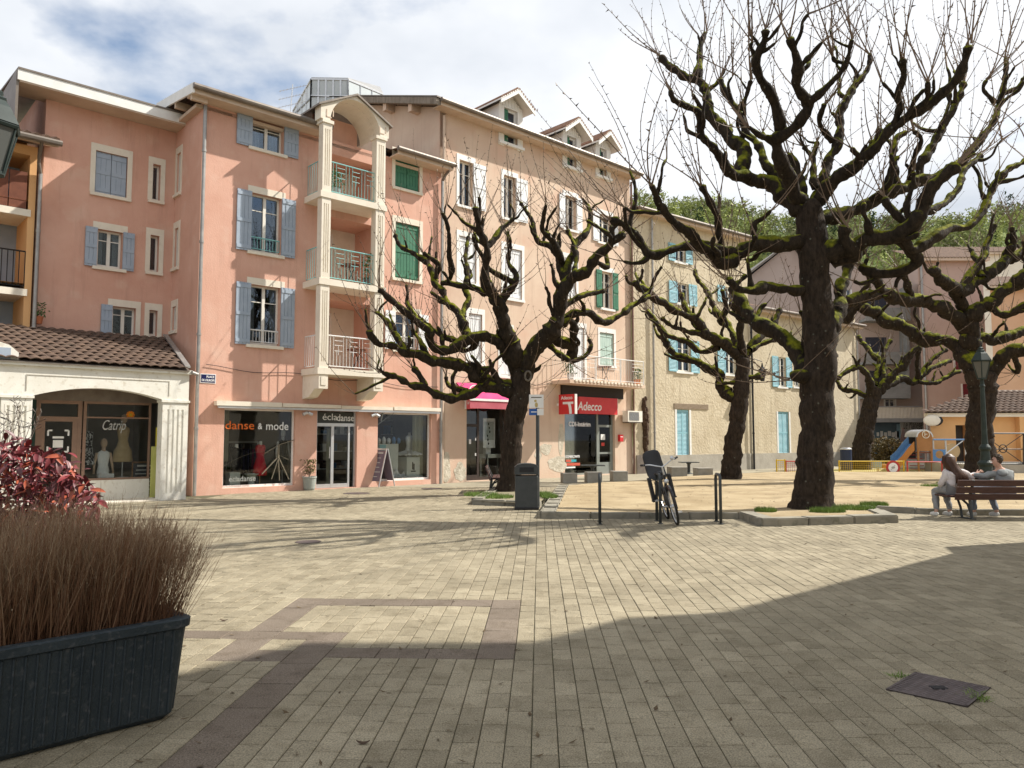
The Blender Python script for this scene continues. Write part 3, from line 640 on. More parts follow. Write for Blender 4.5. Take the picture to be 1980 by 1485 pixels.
# wing roof with deep white fascia
zw = FR.pix(180, 205, .7)[1]+.16
mb = MB(); FR.bx(mb, ul-.75, .35, zw-.02, zw+.02, -.3, .7); mb.build('wing_soffit', m_soff, hA)
mb = MB(); FR.bx(mb, ul-.8, .3, zw+.021, zw+.30, .66, .72); mb.build('wing_fascia', m_white, hA)
mb = MB(); mb.obox(FR.P(ul-.8, zw+.30, .74), FR.d*(-ul+1.2), -FR.n*6.5+Z*.6, Z*.05); mb.build('wing_roof', m_gutter, hA)
mb = MB(); FR.bx(mb, ul-.82, ul-.76, zw-1.6, zw+.3, -1.2, .66); mb.build('wing_side_panel', m_gutter, hA)
rf = eave(FA, hA, -.45, FA.u(612), ZA, OVA, m_tile, pitch=.13); eave(FA, hA, FA.u(742)+.1, UB+.15, ZA, OVA, m_tile, pitch=.13)
mb = MB(); mb.obox(FA.P(-.50, ZA-.06, OVA+.06), FA.d*.05, -FA.n*3.0+Z*.39, Z*.28); mb.build('verge_board', m_white, hA)
for o_ in (.35, -.9, -1.8):
    mb = MB(); mb.obox(FA.P(-.45, ZA-.22+(.75-o_)*.13, o_), FA.d*.44, -FA.n*.1, Z*.2); mb.build('purlin_end', m_soff, hA)
mb = MB(); mb.obox(FA.P(-.2, ZA-.2, 0), FA.d*(UB+.2), -FA.n*6, Z*.1); mb.build('attic_floor', m_soff, hA)
gutterpipe(FA, hA, FA.u(377.5), 0, ZA-.1, .1); gutterpipe(FA, hA, UB-.02, 0, ZA-.35, .1)
mb = MB(); mb.tube([FA.P(UB-.02, ZA-.36, .1), FA.P(UB+.02, ZA-.15, .25), FA.P(UB+.1, ZA+.08, OVA+.05)], .05, 8); mb.build('pipe_elbow', m_gutter, hA)
# the balcony bay
cl0, cl1 = FA.pix(621, 480, PB_)[0], FA.pix(638.5, 480, PB_)[0]; cr0, cr1 = FA.pix(726, 480, PB_)[0], FA.pix(743.5, 480, PB_)[0]
bay = MB()
for i, zz in enumerate((zs3, zs2, zs1)):
    FA.bx(MB(), cl0-.06, cr1+.06, zz-.19, zz, .001, PB_+.03).build('balcony_slab', m_cream, hA)
    ceil = LOG[i][1]
for (a, b) in ((cl0, cl1), (cr0, cr1)):
    for (za, zb) in ((zs1, zs2-.19), (zs2, zs3-.19), (zs3, ztop)):
        stepcol(FA, hA, a, b, za+.001, zb-.001, PB_-.27, PB_, m_cream)
    FA.bx(MB(), a-.04, b+.04, ztop, ztop+.10, PB_-.36, PB_+.04).build('capital', m_cream, hA)
    cb = MB(); FA.bx(cb, a, b, zs1-.62, zs1-.191, .001, PB_); FA.bx(cb, a+.07, b-.07, zs1-.52, zs1-.26, PB_, PB_+.015)
    cb.prism([FA.P(a, zs1-.621, .002), FA.P(a, zs1-.621, PB_*.75), FA.P(a, zs1-.85, PB_*.4), FA.P(a, zs1-.9, .002)], FA.d*(b-a)); cb.build('corbel', m_cream, hA)
# arched pediment over the bay
def pediment(F, par, ul_, ur, zb, off0, off1, rise, arch_r0, m, flat=False):
    um = (ul_+ur)/2; hw = (ur-ul_)/2; n = 18; sh = .42
    out = [(ul_-.1, zb), (ul_-.1, zb+sh), (um, zb+sh+rise), (ur+.1, zb+sh), (ur+.1, zb)]
    inn = [(um+hw*arch_r0*math.cos(PI*i/n), zb+arch_r0*hw*(1.0 if not flat else flat)*math.sin(PI*i/n)) for i in range(n+1)]   # right -> left
    P2 = out[:1]+out[1:]+[]
    mb = MB(); loop = out+inn
    mb.prism([F.P(u, z, off0) for u, z in loop][::-1], F.n*(off1-off0)); return mb.build('pediment', m, par)
pediment(FA, hA, cl0, cr1, ztop+.10, PB_-.34, PB_+.02, .62, .80, m_cream)
um = (cl0+cr1)/2
for s_ in (-1, 1):
    mb = MB(); e0 = FA.P(um, ztop+.10+.42+.62+.002, PB_+.1); e1 = FA.P(um+s_*((cr1-cl0)/2+.2), ztop+.10+.36, PB_+.1); mb.prism([e0, e1, e1+Z*.06, e0+Z*.06] if s_ > 0 else [e1, e0, e0+Z*.06, e1+Z*.06], -FA.n*2.6); mb.build('pediment_roof', m_gutter, hA)
for c_ in (cl0, cr0):
    mb = MB(); FA.bx(mb, c_+.08, c_+.11, ztop+.18, ztop+.42, PB_+.021, PB_+.03); FA.bx(mb, c_+.08, c_+.26, ztop+.18, ztop+.21, PB_+.021, PB_+.03); FA.bx(mb, c_+.30, c_+.33, ztop+.24, ztop+.44, PB_+.021, PB_+.03); mb.build('pediment_mark', m_soff, hA)
mb = MB(); n = 14; hw = (cr1-cl0)/2*.80
for i in range(n):
    a0, a1 = PI*i/n, PI*(i+1)/n; p = lambda a, o: FA.P(um+hw*math.cos(a), ztop+.10+hw*math.sin(a), o)
    mb.quad(p(a0, PB_-.34), p(a1, PB_-.34), p(a1, -.2), p(a0, -.2))
mb.build('barrel_vault', m_cream, hA)
mb = MB(); FA.bx(mb, cl1, cr0, ZA-.43, ztop+.75, -.25, -.2); mb.build('bay_gable', m_pink, hA)
for i, ((za, zb), rm) in enumerate(zip(LOG, (m_teal, m_teal, m_wrail))):
    # loggia back wall with glazed doors
    lm = MB(); FA.bx(lm, bu0-.05, bu1+.05, za-.1, zb+.1, -1.36, -1.301); lm.build('loggia_wall', m_cream, hA)
    dw = [bu0+.05, bu0+1.25, za+.03, za+2.05]; f = MB(); o0 = -1.30
    for (a, b) in ((dw[0], dw[0]+.07), ((dw[0]+dw[1])/2-.05, (dw[0]+dw[1])/2+.05), (dw[1]-.07, dw[1])): FA.bx(f, a, b, dw[2], dw[3], o0, o0+.06)
    FA.bx(f, dw[0]+.07, (dw[0]+dw[1])/2-.05, dw[3]-.08, dw[3], o0, o0+.06); FA.bx(f, (dw[0]+dw[1])/2+.05, dw[1]-.07, dw[3]-.08, dw[3], o0, o0+.06)
    dr = f.build('loggia_door', m_frame, hA)
    for a, b in ((dw[0]+.07, (dw[0]+dw[1])/2-.05), ((dw[0]+dw[1])/2+.05, dw[1]-.07)): FA.bx(MB(), a, b, dw[2], dw[3]-.08, o0+.02, o0+.03).build('pane', M('dark_pane', (.02, .03, .05), rough=.04, spec=.8), dr)
    rail_mesh([FA.P(cl0+.05, zs3 if i == 0 else (zs2 if i == 1 else zs1), .02), FA.P(cl0+.05, (zs3, zs2, zs1)[i], PB_-.36)], 1.0, rm, hA, pattern=False)
    rail_mesh([FA.P(cl1+.01, (zs3, zs2, zs1)[i], PB_-.12), FA.P(cr0-.01, (zs3, zs2, zs1)[i], PB_-.12)], 1.0, rm, hA)
# concrete ledge over the shop, remains of an awning rail
uL0, uL1 = FA.u(413), FA.u(846); zL = FA.pix(430, 779)[1]
for i in range(4):
    a, b = uL0+(uL1-uL0)*i/4, uL0+(uL1-uL0)*(i+1)/4-.03; FA.bx(MB(), a, b, zL-.08+.01*(i % 2), zL+.05-.012*(i % 3), .001, .22+.02*(i % 2)).build('ledge', m_cream, hA)
FA.bx(MB(), uL0+.05, uL1-.05, zL-.15, zL-.085, .12, .2).build('awning_rail', m_alu, hA)
# shop windows and interior
m_black_txt = M('white_vinyl', (.78, .78, .76)); m_or_txt = M('orange_vinyl', (.72, .16, .03))
def shop_glass(F, par, s, off, fm, mull=(), base=True):
    f = MB(); t = .05; F.bx(f, s[0]+.002, s[0]+t, s[2], s[3]-.002, off-.07, off); F.bx(f, s[1]-t, s[1]-.002, s[2], s[3]-.002, off-.07, off); F.bx(f, s[0]+t, s[1]-t, s[2], s[2]+t+.02, off-.07, off); F.bx(f, s[0]+t, s[1]-t, s[3]-t, s[3]-.002, off-.07, off)
    xs = [s[0]+t]+list(mull)+[s[1]-t]
    for x in mull: F.bx(f, x-.025, x+.025, s[2]+t, s[3]-t, off-.065, off-.004)
    o = f.build('shop_window', fm, par)
    for i in range(len(xs)-1): F.bx(MB(), xs[i]+(.025 if i else 0), xs[i+1]-(.025 if i < len(xs)-2 else 0), s[2]+t+.02, s[3]-t, off-.045, off-.035).build('pane', m_shop, o)
    return o
def interior(F, par, u0, u1, z0, z1, off, depth, m, fl):
    b = MB(); A, B, C_, E = F.P(u0, z0, off), F.P(u1, z0, off), F.P(u1, z1, off), F.P(u0, z1, off); k = -F.n*depth
    b.quad(A+k, B+k, C_+k, E+k); b.quad(A, A+k, E+k, E); b.quad(B+k, B, C_, C_+k); b.quad(E+k, C_+k, C_, E); b.build('shop_interior', m, par)
    MB().quad(A, B, B+k, A+k).build('shop_floor', fl, par)
m_shopwall = M('shop_wall', (.17, .16, .145), (.24, .22, .20), .7, rough=.95); m_shopfloor = M('shop_floor', (.22, .2, .17), (.27, .24, .2), 2, rough=.5)
sg1 = shop_glass(FA, hA, SHOP[0], -.10, m_white); sg3 = shop_glass(FA, hA, SHOP[2], -.10, m_white)
interior(FA, hA, .3, UB-.25, .02, zt+.15, -.225, 3.6, m_shopwall, m_shopfloor)
# glazed double door with transom sign
s = SHOP[1]; zd = FA.pix(650, 822)[1]; f = MB(); t = .06; um_ = s[0]+(s[1]-s[0])*.42; ur_ = s[1]-.42*(s[1]-s[0])*.35
for (a, b) in ((s[0]+.002, s[0]+t), (um_-t*.8, um_+t*.8), (ur_-t, ur_), (s[1]-t, s[1]-.002)): FA.bx(f, a, b, .03, (zd-.04 if a in (um_-t*.8, ur_-t) else s[3]-.002), -.16, -.09)
FA.bx(f, s[0]+t, um_-t*.8, .03, .15, -.155, -.095); FA.bx(f, um_+t*.8, ur_-t, .03, .15, -.155, -.095); FA.bx(f, s[0]+t, s[1]-t, zd-.04, zd+.06, -.17, -.088)
dr = f.build('shop_door', m_alu, hA)
for (a, b) in ((s[0]+t, um_-t*.8), (um_+t*.8, ur_-t), (ur_, s[1]-t)): FA.bx(MB(), a, b, .15, zd-.04, -.13, -.12).build('pane', m_shop, dr)
FA.bx(MB(), s[0]+t, s[1]-t, zd+.06, s[3]-.03, -.14, -.12).build('transom_sign', M('sign_grey', (.06, .065, .06)), dr)
hd = MB(); hd.tube([FA.P(um_-.12, .95, -.09), FA.P(um_-.12, .95, -.04), FA.P(um_-.12, 1.3, -.04), FA.P(um_-.12, 1.3, -.09)], .012, 6); hd.build('handle', m_alu, dr)
lettering('écla', FA, s[0]+(s[1]-s[0])*.36, (zd+s[3])/2+.03, -.117, .3, m_black_txt, dr, width=(s[1]-s[0])*.36)
lettering('danse', FA, s[0]+(s[1]-s[0])*.75, (zd+s[3])/2+.01, -.117, .3, m_black_txt, dr, bold=.003, width=(s[1]-s[0])*.44)
a, b, zz = FA.u(437), FA.u(493), FA.pix(465, 823)[1]; lettering('danse', FA, (a+b)/2, zz, -.03-.10+.102, .34, m_or_txt, sg1, bold=.0015, width=b-a)
a, b = FA.u(500), FA.u(509); lettering('&', FA, (a+b)/2, zz-.02, -.028, .25, m_black_txt, sg1, bold=.003, width=b-a)
a, b = FA.u(516), FA.u(559); lettering('mode', FA, (a+b)/2, zz-.01, -.028, .34, m_black_txt, sg1, bold=.002, width=b-a)
a, b, zz = FA.u(447), FA.u(498), FA.pix(470, 926)[1]; lettering('écladanse', FA, (a+b)/2, zz, -.03, .22, M('grey_vinyl', (.34, .35, .33)), sg1, width=b-a)
# vinyl dancers on the glass: curved arc and a leaping figure
v = MB(); c_ = FA.u(500); pts = [FA.P(FA.u(432)+i*(FA.u(566)-FA.u(432))/20, .75+.42*math.sin(i/20*PI*.9), -.03) for i in range(21)]; v.tube(pts, .004, 4)
um0 = FA.u(541); zz0 = .62
for (x0, z0, x1, z1, r) in ((0, .35, 0, .75, .09), (0, .75, -.42, .5, .035), (0, .75, .5, .9, .035), (0, .4, -.5, -.1, .045), (0, .35, -.2, -.25, .04), (0, .35, .05, -.3, .045), (0, .4, .35, -.28, .045)): v.bar(FA.P(um0+x0, zz0+z0, -.03), FA.P(um0+x1, zz0+z1, -.03), r*.36, 6)
v.build('vinyl_dancers', M('beige_vinyl', (.19, .165, .12)), sg1)
v = MB(); pts = [FA.P(FA.u(731)+i*(FA.u(815)-FA.u(731))/20, 2.0+.75*math.sin(i/20*PI*.5), -.03) for i in range(21)]; v.tube(pts, .009, 4); v.bar(FA.P(FA.u(738), 2.15, -.03), FA.P(FA.u(744), 2.62, -.03), .03, 5); v.bar(FA.P(FA.u(744), 2.4, -.03), FA.P(FA.u(750), 2.7, -.03), .02, 5); v.build('vinyl_swirl', M('grey_vinyl2', (.30, .33, .32)), sg3)
for (px, sgn) in ((591, 1), (722, 1)):
    mb = MB(); p = FA.P(FA.u(px), zL-.22, .14); mb.bar(p, p+FA.d*.14-Z*.06, .05, 8); mb.bar(p-FA.d*.02, p-FA.d*.16-Z*.06, .05, 8); mb.bar(p-FA.n*.14, p, .02, 6); mb.build('spotlight', m_alu, hA)
def sign_plate(name, F, par, q, off, m, th=.02, **k):
    return F.bx(MB(), *q[:2], *q[2:], off, off+th).build(name, m, par, **k)
m_enamel = M('blue_enamel', (.015, .02, .09), rough=.25); m_wtxt = M('white_enamel', (.82, .82, .82), rough=.3)
q = sp4(FA, 387, 417, 723, 741); st = thing('street_name_sign', FA.P((q[0]+q[1])/2, q[2], .03), 'dark blue enamel street name plate PLACE DE L\'EUROPE on the pink corner', 'sign')
sign_plate('plate', FA, st, q, .003, m_wtxt, .012); q2 = [q[0]+.02, q[1]-.02, q[2]+.02, q[3]-.02]; sign_plate('enamel_face', FA, st, q2, .0155, m_enamel, .004)
wq = q[1]-q[0]; lettering('PLACE', FA, (q[0]+q[1])/2+.06, q[2]+(q[3]-q[2])*.68, .021, .085, m_wtxt, st, bold=.002, width=wq*.5); lettering("DE L'EUROPE", FA, (q[0]+q[1])/2, q[2]+(q[3]-q[2])*.3, .021, .085, m_wtxt, st, bold=.002, width=wq*.82)

for (a, b, sag) in ((FA.P(FA.u(395), 3.62, .04), FA.P(UB-.1, 3.35, .04), .10), (FA.P(UB+.1, 3.9, .02), FA.P(FA.u(1070), 3.75, -.06), .12)):
    pts = [a+(b-a)*(i/24)-Vector((0, 0, 1))*sag*math.sin(PI*i/24*3)**2 for i in range(25)]; MB().tube(pts, .009, 5).build('cable', M('black_cable', (.03, .03, .03)), hA)
# ---- C: white shop pavilion with an arched front and a tiled roof
FC = Facade(FA.P(0, 0, 1.2).to_2d(), F45)
hC = thing('shop_pavilion', FC.P(-2.5, 0), 'low white shop pavilion with a flat arch and brown tiled roof', 'building')
cu1 = FC.u(364); cu0 = -9.0
zc = FC.pix(364, 724)[1]; zsp = FC.pix(314, 773)[1]; zcr = FC.pix(199, 751)[1]
ao0, ao1 = FC.u(62), FC.u(314)
# front beam with segmental arch
n = 20; arc = [(ao0+(ao1-ao0)*i/n, zsp+(zcr-zsp)*(1-(2*i/n-1)**2)) for i in range(n+1)]
mb = MB(); mb.prism([FC.P(u, z, -.35) for u, z in [(cu0, zsp), (cu0, zc), (cu1, zc), (cu1, zsp)]+arc[::-1]][::-1], FC.n*.35); mb.build('arched_beam', m_chalk, hC)
mb = MB(); FC.bx(mb, cu0, cu1+.06, zc-.0, zc+.10, -.3, .07); mb.build('cornice', m_chalk, hC)
for (a, b, c_, d_) in ((ao0-.15, ao1+.15, zc-.22, zc-.2), (ao0-.15, ao0-.13, zsp+.1, zc-.22), (ao1+.13, ao1+.15, zsp+.1, zc-.22)): FC.bx(MB(), a, b, c_, d_, .001, .008).build('beam_groove', m_plinth, hC)
stepcol(FC, hC, ao1+.001, cu1, 0, zsp-.06, -.35, .0, m_chalk, 4, 'pilaster'); stepcol(FC, hC, FC.u(1), ao0-.001, 0, zsp-.06, -.35, .0, m_chalk, 4, 'pilaster'); stepcol(FC, hC, cu0, cu0+.8, 0, zsp-.06, -.35, .0, m_chalk, 4, 'pilaster')
for (a, b) in ((ao1+.001, cu1), (FC.u(1), ao0-.001)): FC.bx(MB(), a-.03, b+.03, zsp-.06, zsp-.001, -.36, .03).build('capital', m_chalk, hC)
MB().obox(FC.P(cu1-.2, 0, -.36), FC.d*.2, -FC.n*.84, Z*zc).build('side_wall', m_chalk, hC)
# pediment at the left bay
g = [FC.pix(x, y) for x, y in ((-40, 650), (0, 661), (18, 667), (36, 682), (36, 703))]
mb = MB(); pl = [(g[0][0]-2.2, zc+.101)]+[(g[0][0]-2.2, g[3][1])]+[(g[0][0]-.9, g[0][1]+.1)]+g[1:4]+[(g[4][0], zc+.101)]; mb.prism([FC.P(u, z, -.25) for u, z in pl][::-1], FC.n*.27); mb.build('pediment', m_chalk, hC)
FC.bx(MB(), FC.u(-50), FC.u(15), zc+.02+.1, g[1][1]-.12, .021, .03).build('pediment_window', m_bluegrey, hC)
# recessed shop front
so = -1.0
ud0, ud1, uw0, uw1 = FC.u(70, so), FC.u(159, so), FC.u(161, so), ao1+.05
ztp = FC.pix(240, 778, so)[1]; zsl = FC.pix(240, 927, so)[1]
m_tan = M('tan_door_frame', (.24, .155, .115), (.28, .18, .13), 4, rough=.6)
f = MB()
for (a, b) in ((ud0, ud0+.09), (ud1-.09, ud1)): FC.bx(f, a, b, .05, ztp, so-.08, so)
zdl = FC.pix(115, 815, so)[1]
FC.bx(f, ud0+.09, ud1-.09, ztp-.08, ztp, so-.08, so); FC.bx(f, ud0+.09, ud1-.09, zdl, zdl+.12, so-.08, so); FC.bx(f, ud0+.09, ud1-.09, .05, .25, so-.08, so)
for (a, b) in ((ud0+.09, ud0+.2), (ud1-.2, ud1-.09)): FC.bx(f, a, b, .25, zdl, so-.075, so-.01)
dC = f.build('shop_door', m_tan, hC); FC.bx(MB(), ud0+.2, ud1-.2, .25, zdl, so-.05, so-.04).build('pane', m_shop, dC); FC.bx(MB(), ud0+.09, ud1-.09, zdl+.12, ztp-.08, so-.05, so-.04).build('pane', m_shop, dC)
f = MB(); FC.bx(f, uw0+.01, uw0+.08, zsl, ztp, so-.08, so); FC.bx(f, uw1-.05, uw1, zsl, ztp, so-.08, so); FC.bx(f, uw0+.08, uw1-.05, zsl, zsl+.05, so-.08, so); FC.bx(f, uw0+.08, uw1-.05, ztp-.06, ztp, so-.08, so); FC.bx(f, uw0+.08, uw1-.05, ztp-.42, ztp-.38, so-.08, so)
wC = f.build('shop_window', m_tan, hC); FC.bx(MB(), uw0+.08, uw1-.05, zsl+.05, ztp-.42, so-.05, so-.04).build('pane', m_shop, wC); FC.bx(MB(), uw0+.08, uw1-.05, ztp-.38, ztp-.06, so-.05, so-.04).build('pane', m_shop, wC)
FC.bx(MB(), uw0+.01, uw1, .0, zsl-.001, so-.15, so+.01).build('low_wall', m_chalk, hC)
FC.bx(MB(), ao0-.3, ao1+.3, ztp+.001, zcr+.05, so-.1, so+.01).build('shop_fascia', m_gutter, hC)
FC.bx(MB(), ao0-.4, ao1+.1, -.012, .03, so-.2, -.02).build('threshold', m_cream, hC)
FC.bx(MB(), ao0-.4, ao1+.4, zcr+.06, zcr+.1, so-2, -.3).build('porch_ceiling', m_soff, hC)
FC.bx(MB(), ao0-.5, ud0-.001, .0, ztp, so-.1, so+.005).build('shop_pier', M('dark_green_paint', (.02, .045, .035)), hC)
interior(FC, hC, ao0-.45, ao1+.25, .03, ztp+.2, so-.1, 2.0, m_shopwall, m_shopfloor)
a, b, zz = FC.u(200, so), FC.u(245, so), FC.pix(222, 823, so)[1]; lettering('Catrip', FC, (a+b)/2, zz, so-.03, .36, M('grey_script', (.5, .5, .48)), wC, shear=.35, width=b-a)
f = MB(); p = FC.P(FC.u(253, so), FC.pix(253, 802, so)[1], so-.03)
for i in range(10):
    an = i*PI/5; dd = FC.d*math.cos(an)+Z*math.sin(an); f.bar(p+dd*.04, p+dd*.10, .02, 5)
f.build('sunflower_sticker', M('sticker_orange', (.75, .25, .02)), wC); FC.bx(MB(), FC.u(253, so)-.035, FC.u(253, so)+.035, p.z-.035, p.z+.035, so-.03, so-.02).build('sunflower_centre', M('sticker_yellow', (.5, .35, .03)), wC)
def lshape(F, par, px, py, w, h, so, m):
    mb = MB(); u, z = F.u(px, so), F.pix(px, py, so)[1]
    for sx in (-1, 1):
        for sz in (-1, 1): F.bx(mb, min(u+sx*w, u+sx*w*.6), max(u+sx*w, u+sx*w*.6), z+sz*h-.02, z+sz*h+.02, so-.03, so-.025); F.bx(mb, u+sx*w-.02, u+sx*w+.02, min(z+sz*h, z+sz*h*.5), max(z+sz*h, z+sz*h*.5), so-.03, so-.0255)
    F.bx(mb, u-w*.5, u+w*.5, z-h*.6, z+h*.1, so-.03, so-.026); F.bx(mb, u-w*.55, u+w*.55, z+h*.25, z+h*.45, so-.03, so-.026); mb.build('door_notice', m, par)
lshape(FC, dC, 115, 853, .22, .26, so, m_black_txt)
# tiled roof: separate tiles
zrt = FR.pix(310, 652, .02)[1]; run = 3.27; TW, TL = .235, .31
sl = Vector((0, 0, 0)); a_ = FC.P(0, zc+.12, .12); b_ = FC.P(0, zrt, -run+.03); up = (b_-a_); Lr = up.length; upn = up.normalized(); nr = FC.d.cross(upn).normalized()
rC = MB(); rC.prism([FC.P(cu0, zc+.06, .1), FC.P(cu1-.03, zc+.06, .1), FC.P(FR.u(318)-.0, zrt-.06, -run), FC.P(cu0, zrt-.06, -run)], Z*.03); rfC = rC.build('roof', m_gutter, hC)
def tile_mesh():
    v = []; fcs = []; n = 7
    for j, (yy, dz) in enumerate(((0, .035), (TL*1.08, .012))):
        for i in range(n):
            x = TW*(i/(n-1)-.5)*1.04; h = .035*math.sin(i/(n-1)*PI*1.0)**1 if i < n-1 else -.004
            v.append((x, yy, dz+h))
    for i in range(n-1): fcs.append((i, i+1, n+i+1, n+i))
    k = len(v); v += [(x, y, z-.02) for x, y, z in v[:n]]
    for i in range(n-1): fcs.append((k+i, k+i+1, i+1, i))
    me = bpy.data.meshes.new('tile'); me.from_pydata(v, [], fcs); return me
TVAR = []
m_t2 = M('pavilion_tile', (.075, .048, .036), (.145, .094, .066), 4.5, rough=.9, bump=.4, bscale=50, c3=(.10, .075, .055), s3=3, amt=.6)
tm = tile_mesh(); tm.materials.append(m_t2)
tl = []; nrow = int(Lr/TL); basis = Matrix((FC.d, upn, nr)).transposed()
for r in range(nrow):
    fr = r/nrow; right = (cu1-.06)*(1-fr)+(FR.u(316))*fr; ncol = int((right-cu0)/TW)
    for c_ in range(ncol):
        u = right-TW*(c_+.5)-(TW*.5 if r % 2 else 0)
        p = FC.P(u, zc+.12, .12)+upn*(r*TL); pr = (p-CO); X = CX+FPX*pr.x/pr.y
        tl.append((p, X > -6, pr.length))
vis = [t for t in tl if t[1]]; solo = set(id(t) for t in sorted(vis, key=lambda t: t[2])[:298]); rest = MB()
for t in tl:
    if id(t) in solo:
        o = bpy.data.objects.new('tile', tm); COL.objects.link(o); o.parent = rfC; o.location = t[0]-WL[rfC]; o.rotation_euler = (basis @ Matrix.Rotation(R.gauss(0, .012), 3, 'Z')).to_euler()
    else:
        k = len(rest.v); rest.v += [t[0]+basis @ v.co for v in tm.vertices]; rest.f += [tuple(k+i for i in p.vertices) for p in tm.polygons]
rest.build('tile_field', m_t2, rfC, kind='stuff')
mb = MB(); mb.obox(FC.P(cu1-.16, zc+.16, .12), FC.d*.14, FC.P(FR.u(316)-.1, zrt+.05, -run+.05)-FC.P(cu1-.16, zc+.16, .12), Z*.05); mb.build('roof_flashing', m_zinc, hC)
mb = MB(); mb.bar(FC.P(cu1+.02, zc+.05, .1), FC.P(cu1+.2, zc+.01, .02), .045, 8); mb.build('gutter_spout', m_zinc, hC)

# ---- B: orange house with loggias at the left edge
hB = thing('orange_balcony_house', FR.P(ul-3, 0, .2), 'orange house with wooden loggia balconies at the left edge', 'building')
ub1, ub0 = FR.u(50, .3), FR.u(50, .3)-8
zB = FR.pix(60, 268, .9)[1]; hol = []
fl = [FR.pix(20, y, .3)[1] for y in (398, 553, 640)]
for i, z in enumerate((FR.pix(20, 400, .3)[1], FR.pix(20, 556, .3)[1], FR.pix(20, 720, .3)[1])):
    zt_ = zB-.25 if i == 0 else z+2.35
    hol.append((ub0+2, ub1-.16, z, min(zt_, zB-.2), 1.4))
    FR.bx(MB(), ub0+1.9, ub1-.1, z-.18, z, -1.0, .34).build('balcony_slab', m_cream, hB)
    FR.bx(MB(), ub0+1, ub1, z, z+2.6, -1.2, -1.11).build('loggia_wall', m_orange, hB)
    q = [FR.u(-20, -1.1), FR.u(18, -1.1), z+.02, z+2.05]; FR.bx(MB(), *q, -1.109, -1.08).build('loggia_shutter', m_bluegrey, hB)
    if i == 0:
        for k in range(14): FR.bx(MB(), ub0+2+.01+k*.415, ub0+2+k*.415+.4, z+.02, z+1.0, .25, .29).build('balcony_board', m_wood, hB)
    else:
        rail_mesh([FR.P(ub0+2, z, .27), FR.P(ub1-.17, z, .27)], 1.0, m_black, hB, pattern=False, step=.13, br=.012)
FR.wall(ub0, ub1, -.05, zB, hol, off=.3).build('wall', m_orange, hB)
MB().obox(FR.P(ub1-.02, -.05, .298), FR.d*.02, -FR.n*2.5, Z*zB).build('end_wall', m_cream, hB)
mb = MB(); mb.obox(FR.P(ub0, zB-.1, 1.0), FR.d*(ub1-ub0+.35), -FR.n*5+Z*1.5, Z*.14); mb.build('roof_deck', m_soff, hB)
mb = MB()
for k in range(int((ub1-ub0+.3)/.22)):
    u = ub1+.28-k*.22; mb.tube([FR.P(u, zB+.06, 1.05), FR.P(u, zB+.06+1.5, -3.9)], .09, 6)
mb.build('roof', m_tile, hB)
mb = MB(); mb.bar(FR.P(ub0, zB-.02, 1.1), FR.P(ub1+.4, zB-.02, 1.1), .08, 8); mb.build('gutter', m_gutter, hB)
gutterpipe(FR, hB, ub1+.08, 0, zB-.7, .36); mb = MB(); mb.tube([FR.P(ub1+.08, zB-.72, .36), FR.P(ub1, zB-.45, .5), FR.P(ub1-.05, zB-.05, 1.05)], .045, 8); mb.build('pipe_elbow', m_gutter, hB)

# ---- D: beige house with dormers and two shops
UD = FA.u(1226); FD = Facade(FA.P(0, 0, -.1).to_2d(), F45)
ZD = FD.pix(870, 209, .38)[1]
hD = thing('beige_house', FD.P((UB+UD)/2, 0), 'tall beige house with white shutters, gabled dormers and two shops below', 'building')
for (x0, x1, yt, yb, kw) in (
    (888, 914, 312, 399, dict(sm=m_wsh, swl=False, surround=True, closed=False, sw=.62, curtain=1)),
    (974, 997, 341, 423, dict(sm=m_wsh, swl=False, surround=True, sw=.62, curtain=1)),
    (1092, 1114, 380, 444, dict(sm=m_wsh, surround=True)),
    (1158, 1182, 416, 470, dict(sm=m_wsh, surround=True)),
    (888, 921, 459, 547, dict(sm=m_wsh, closed=True, surround=True)),
    (974, 1009, 481, 578, dict(sm=m_wsh, closed=True, surround=True)),
    (1092, 1114, 500, 575, dict(sm=m_wsh, surround=True, closed=True)),
    (1163, 1184, 526, 597, dict(sm=m_green, surround=True)),
    (906, 932, 607, 702, dict(sm=m_wsh, closed=True, surround=True)),
    (968, 988, 637, 727, dict(sm=m_wsh, closed=True, surround=True)),
    (1108, 1130, 633, 742, dict(sm=m_wsh, closed=True, surround=True)),
    (1160, 1187, 644, 707, dict(sm=m_pale, closed=True, surround=True))):
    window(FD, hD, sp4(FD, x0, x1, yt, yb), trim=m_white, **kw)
shD1 = sp4(FD, 902, 984, 786, 924); shD1[2] = .03; shD2 = sp4(FD, 1092, 1189, 770, 911); shD2[2] = .05; shD2[3] = FD.pix(1140, 752)[1]
DORM = [sp4(FD, 974, 1000, 212, 282), sp4(FD, 1096, 1114, 265, 326), sp4(FD, 1159, 1172, 288, 344)]
hD_h = HOLES[id(FD)]+[(*shD1, .3), (*shD2, .25)]+[(q[0], q[1], q[2], min(q[3], ZD), .2) for q in DORM]
FD.wall(UB, UD, -.05, ZD, hD_h).build('wall', m_beige, hD)
eave(FD, hD, UB-.3, UD+.2, ZD, .45, m_tile, pitch=.34, back=7)
FDs = Facade(FD.P(UB, 0, -9).to_2d(), F45+PI/2)
mb = MB(); mb.prism([FDs.P(0, 0, .0), FDs.P(9, 0, 0), FDs.P(9, ZD+.1, 0), FDs.P(0, ZD+.15+.34*9, 0)], -FDs.n*.3); mb.build('gable_wall', m_beige, hD)
mb = MB(); mb.obox(FD.P(UB-.5, ZD-.06, .44), FD.d*.2, -FD.n*5+Z*1.7, Z*.24); mb.build('verge_board', M('weathered_board', (.16, .13, .10), (.26, .22, .18), 7, rough=.9, stretch=(1, 1, .3)), hD)
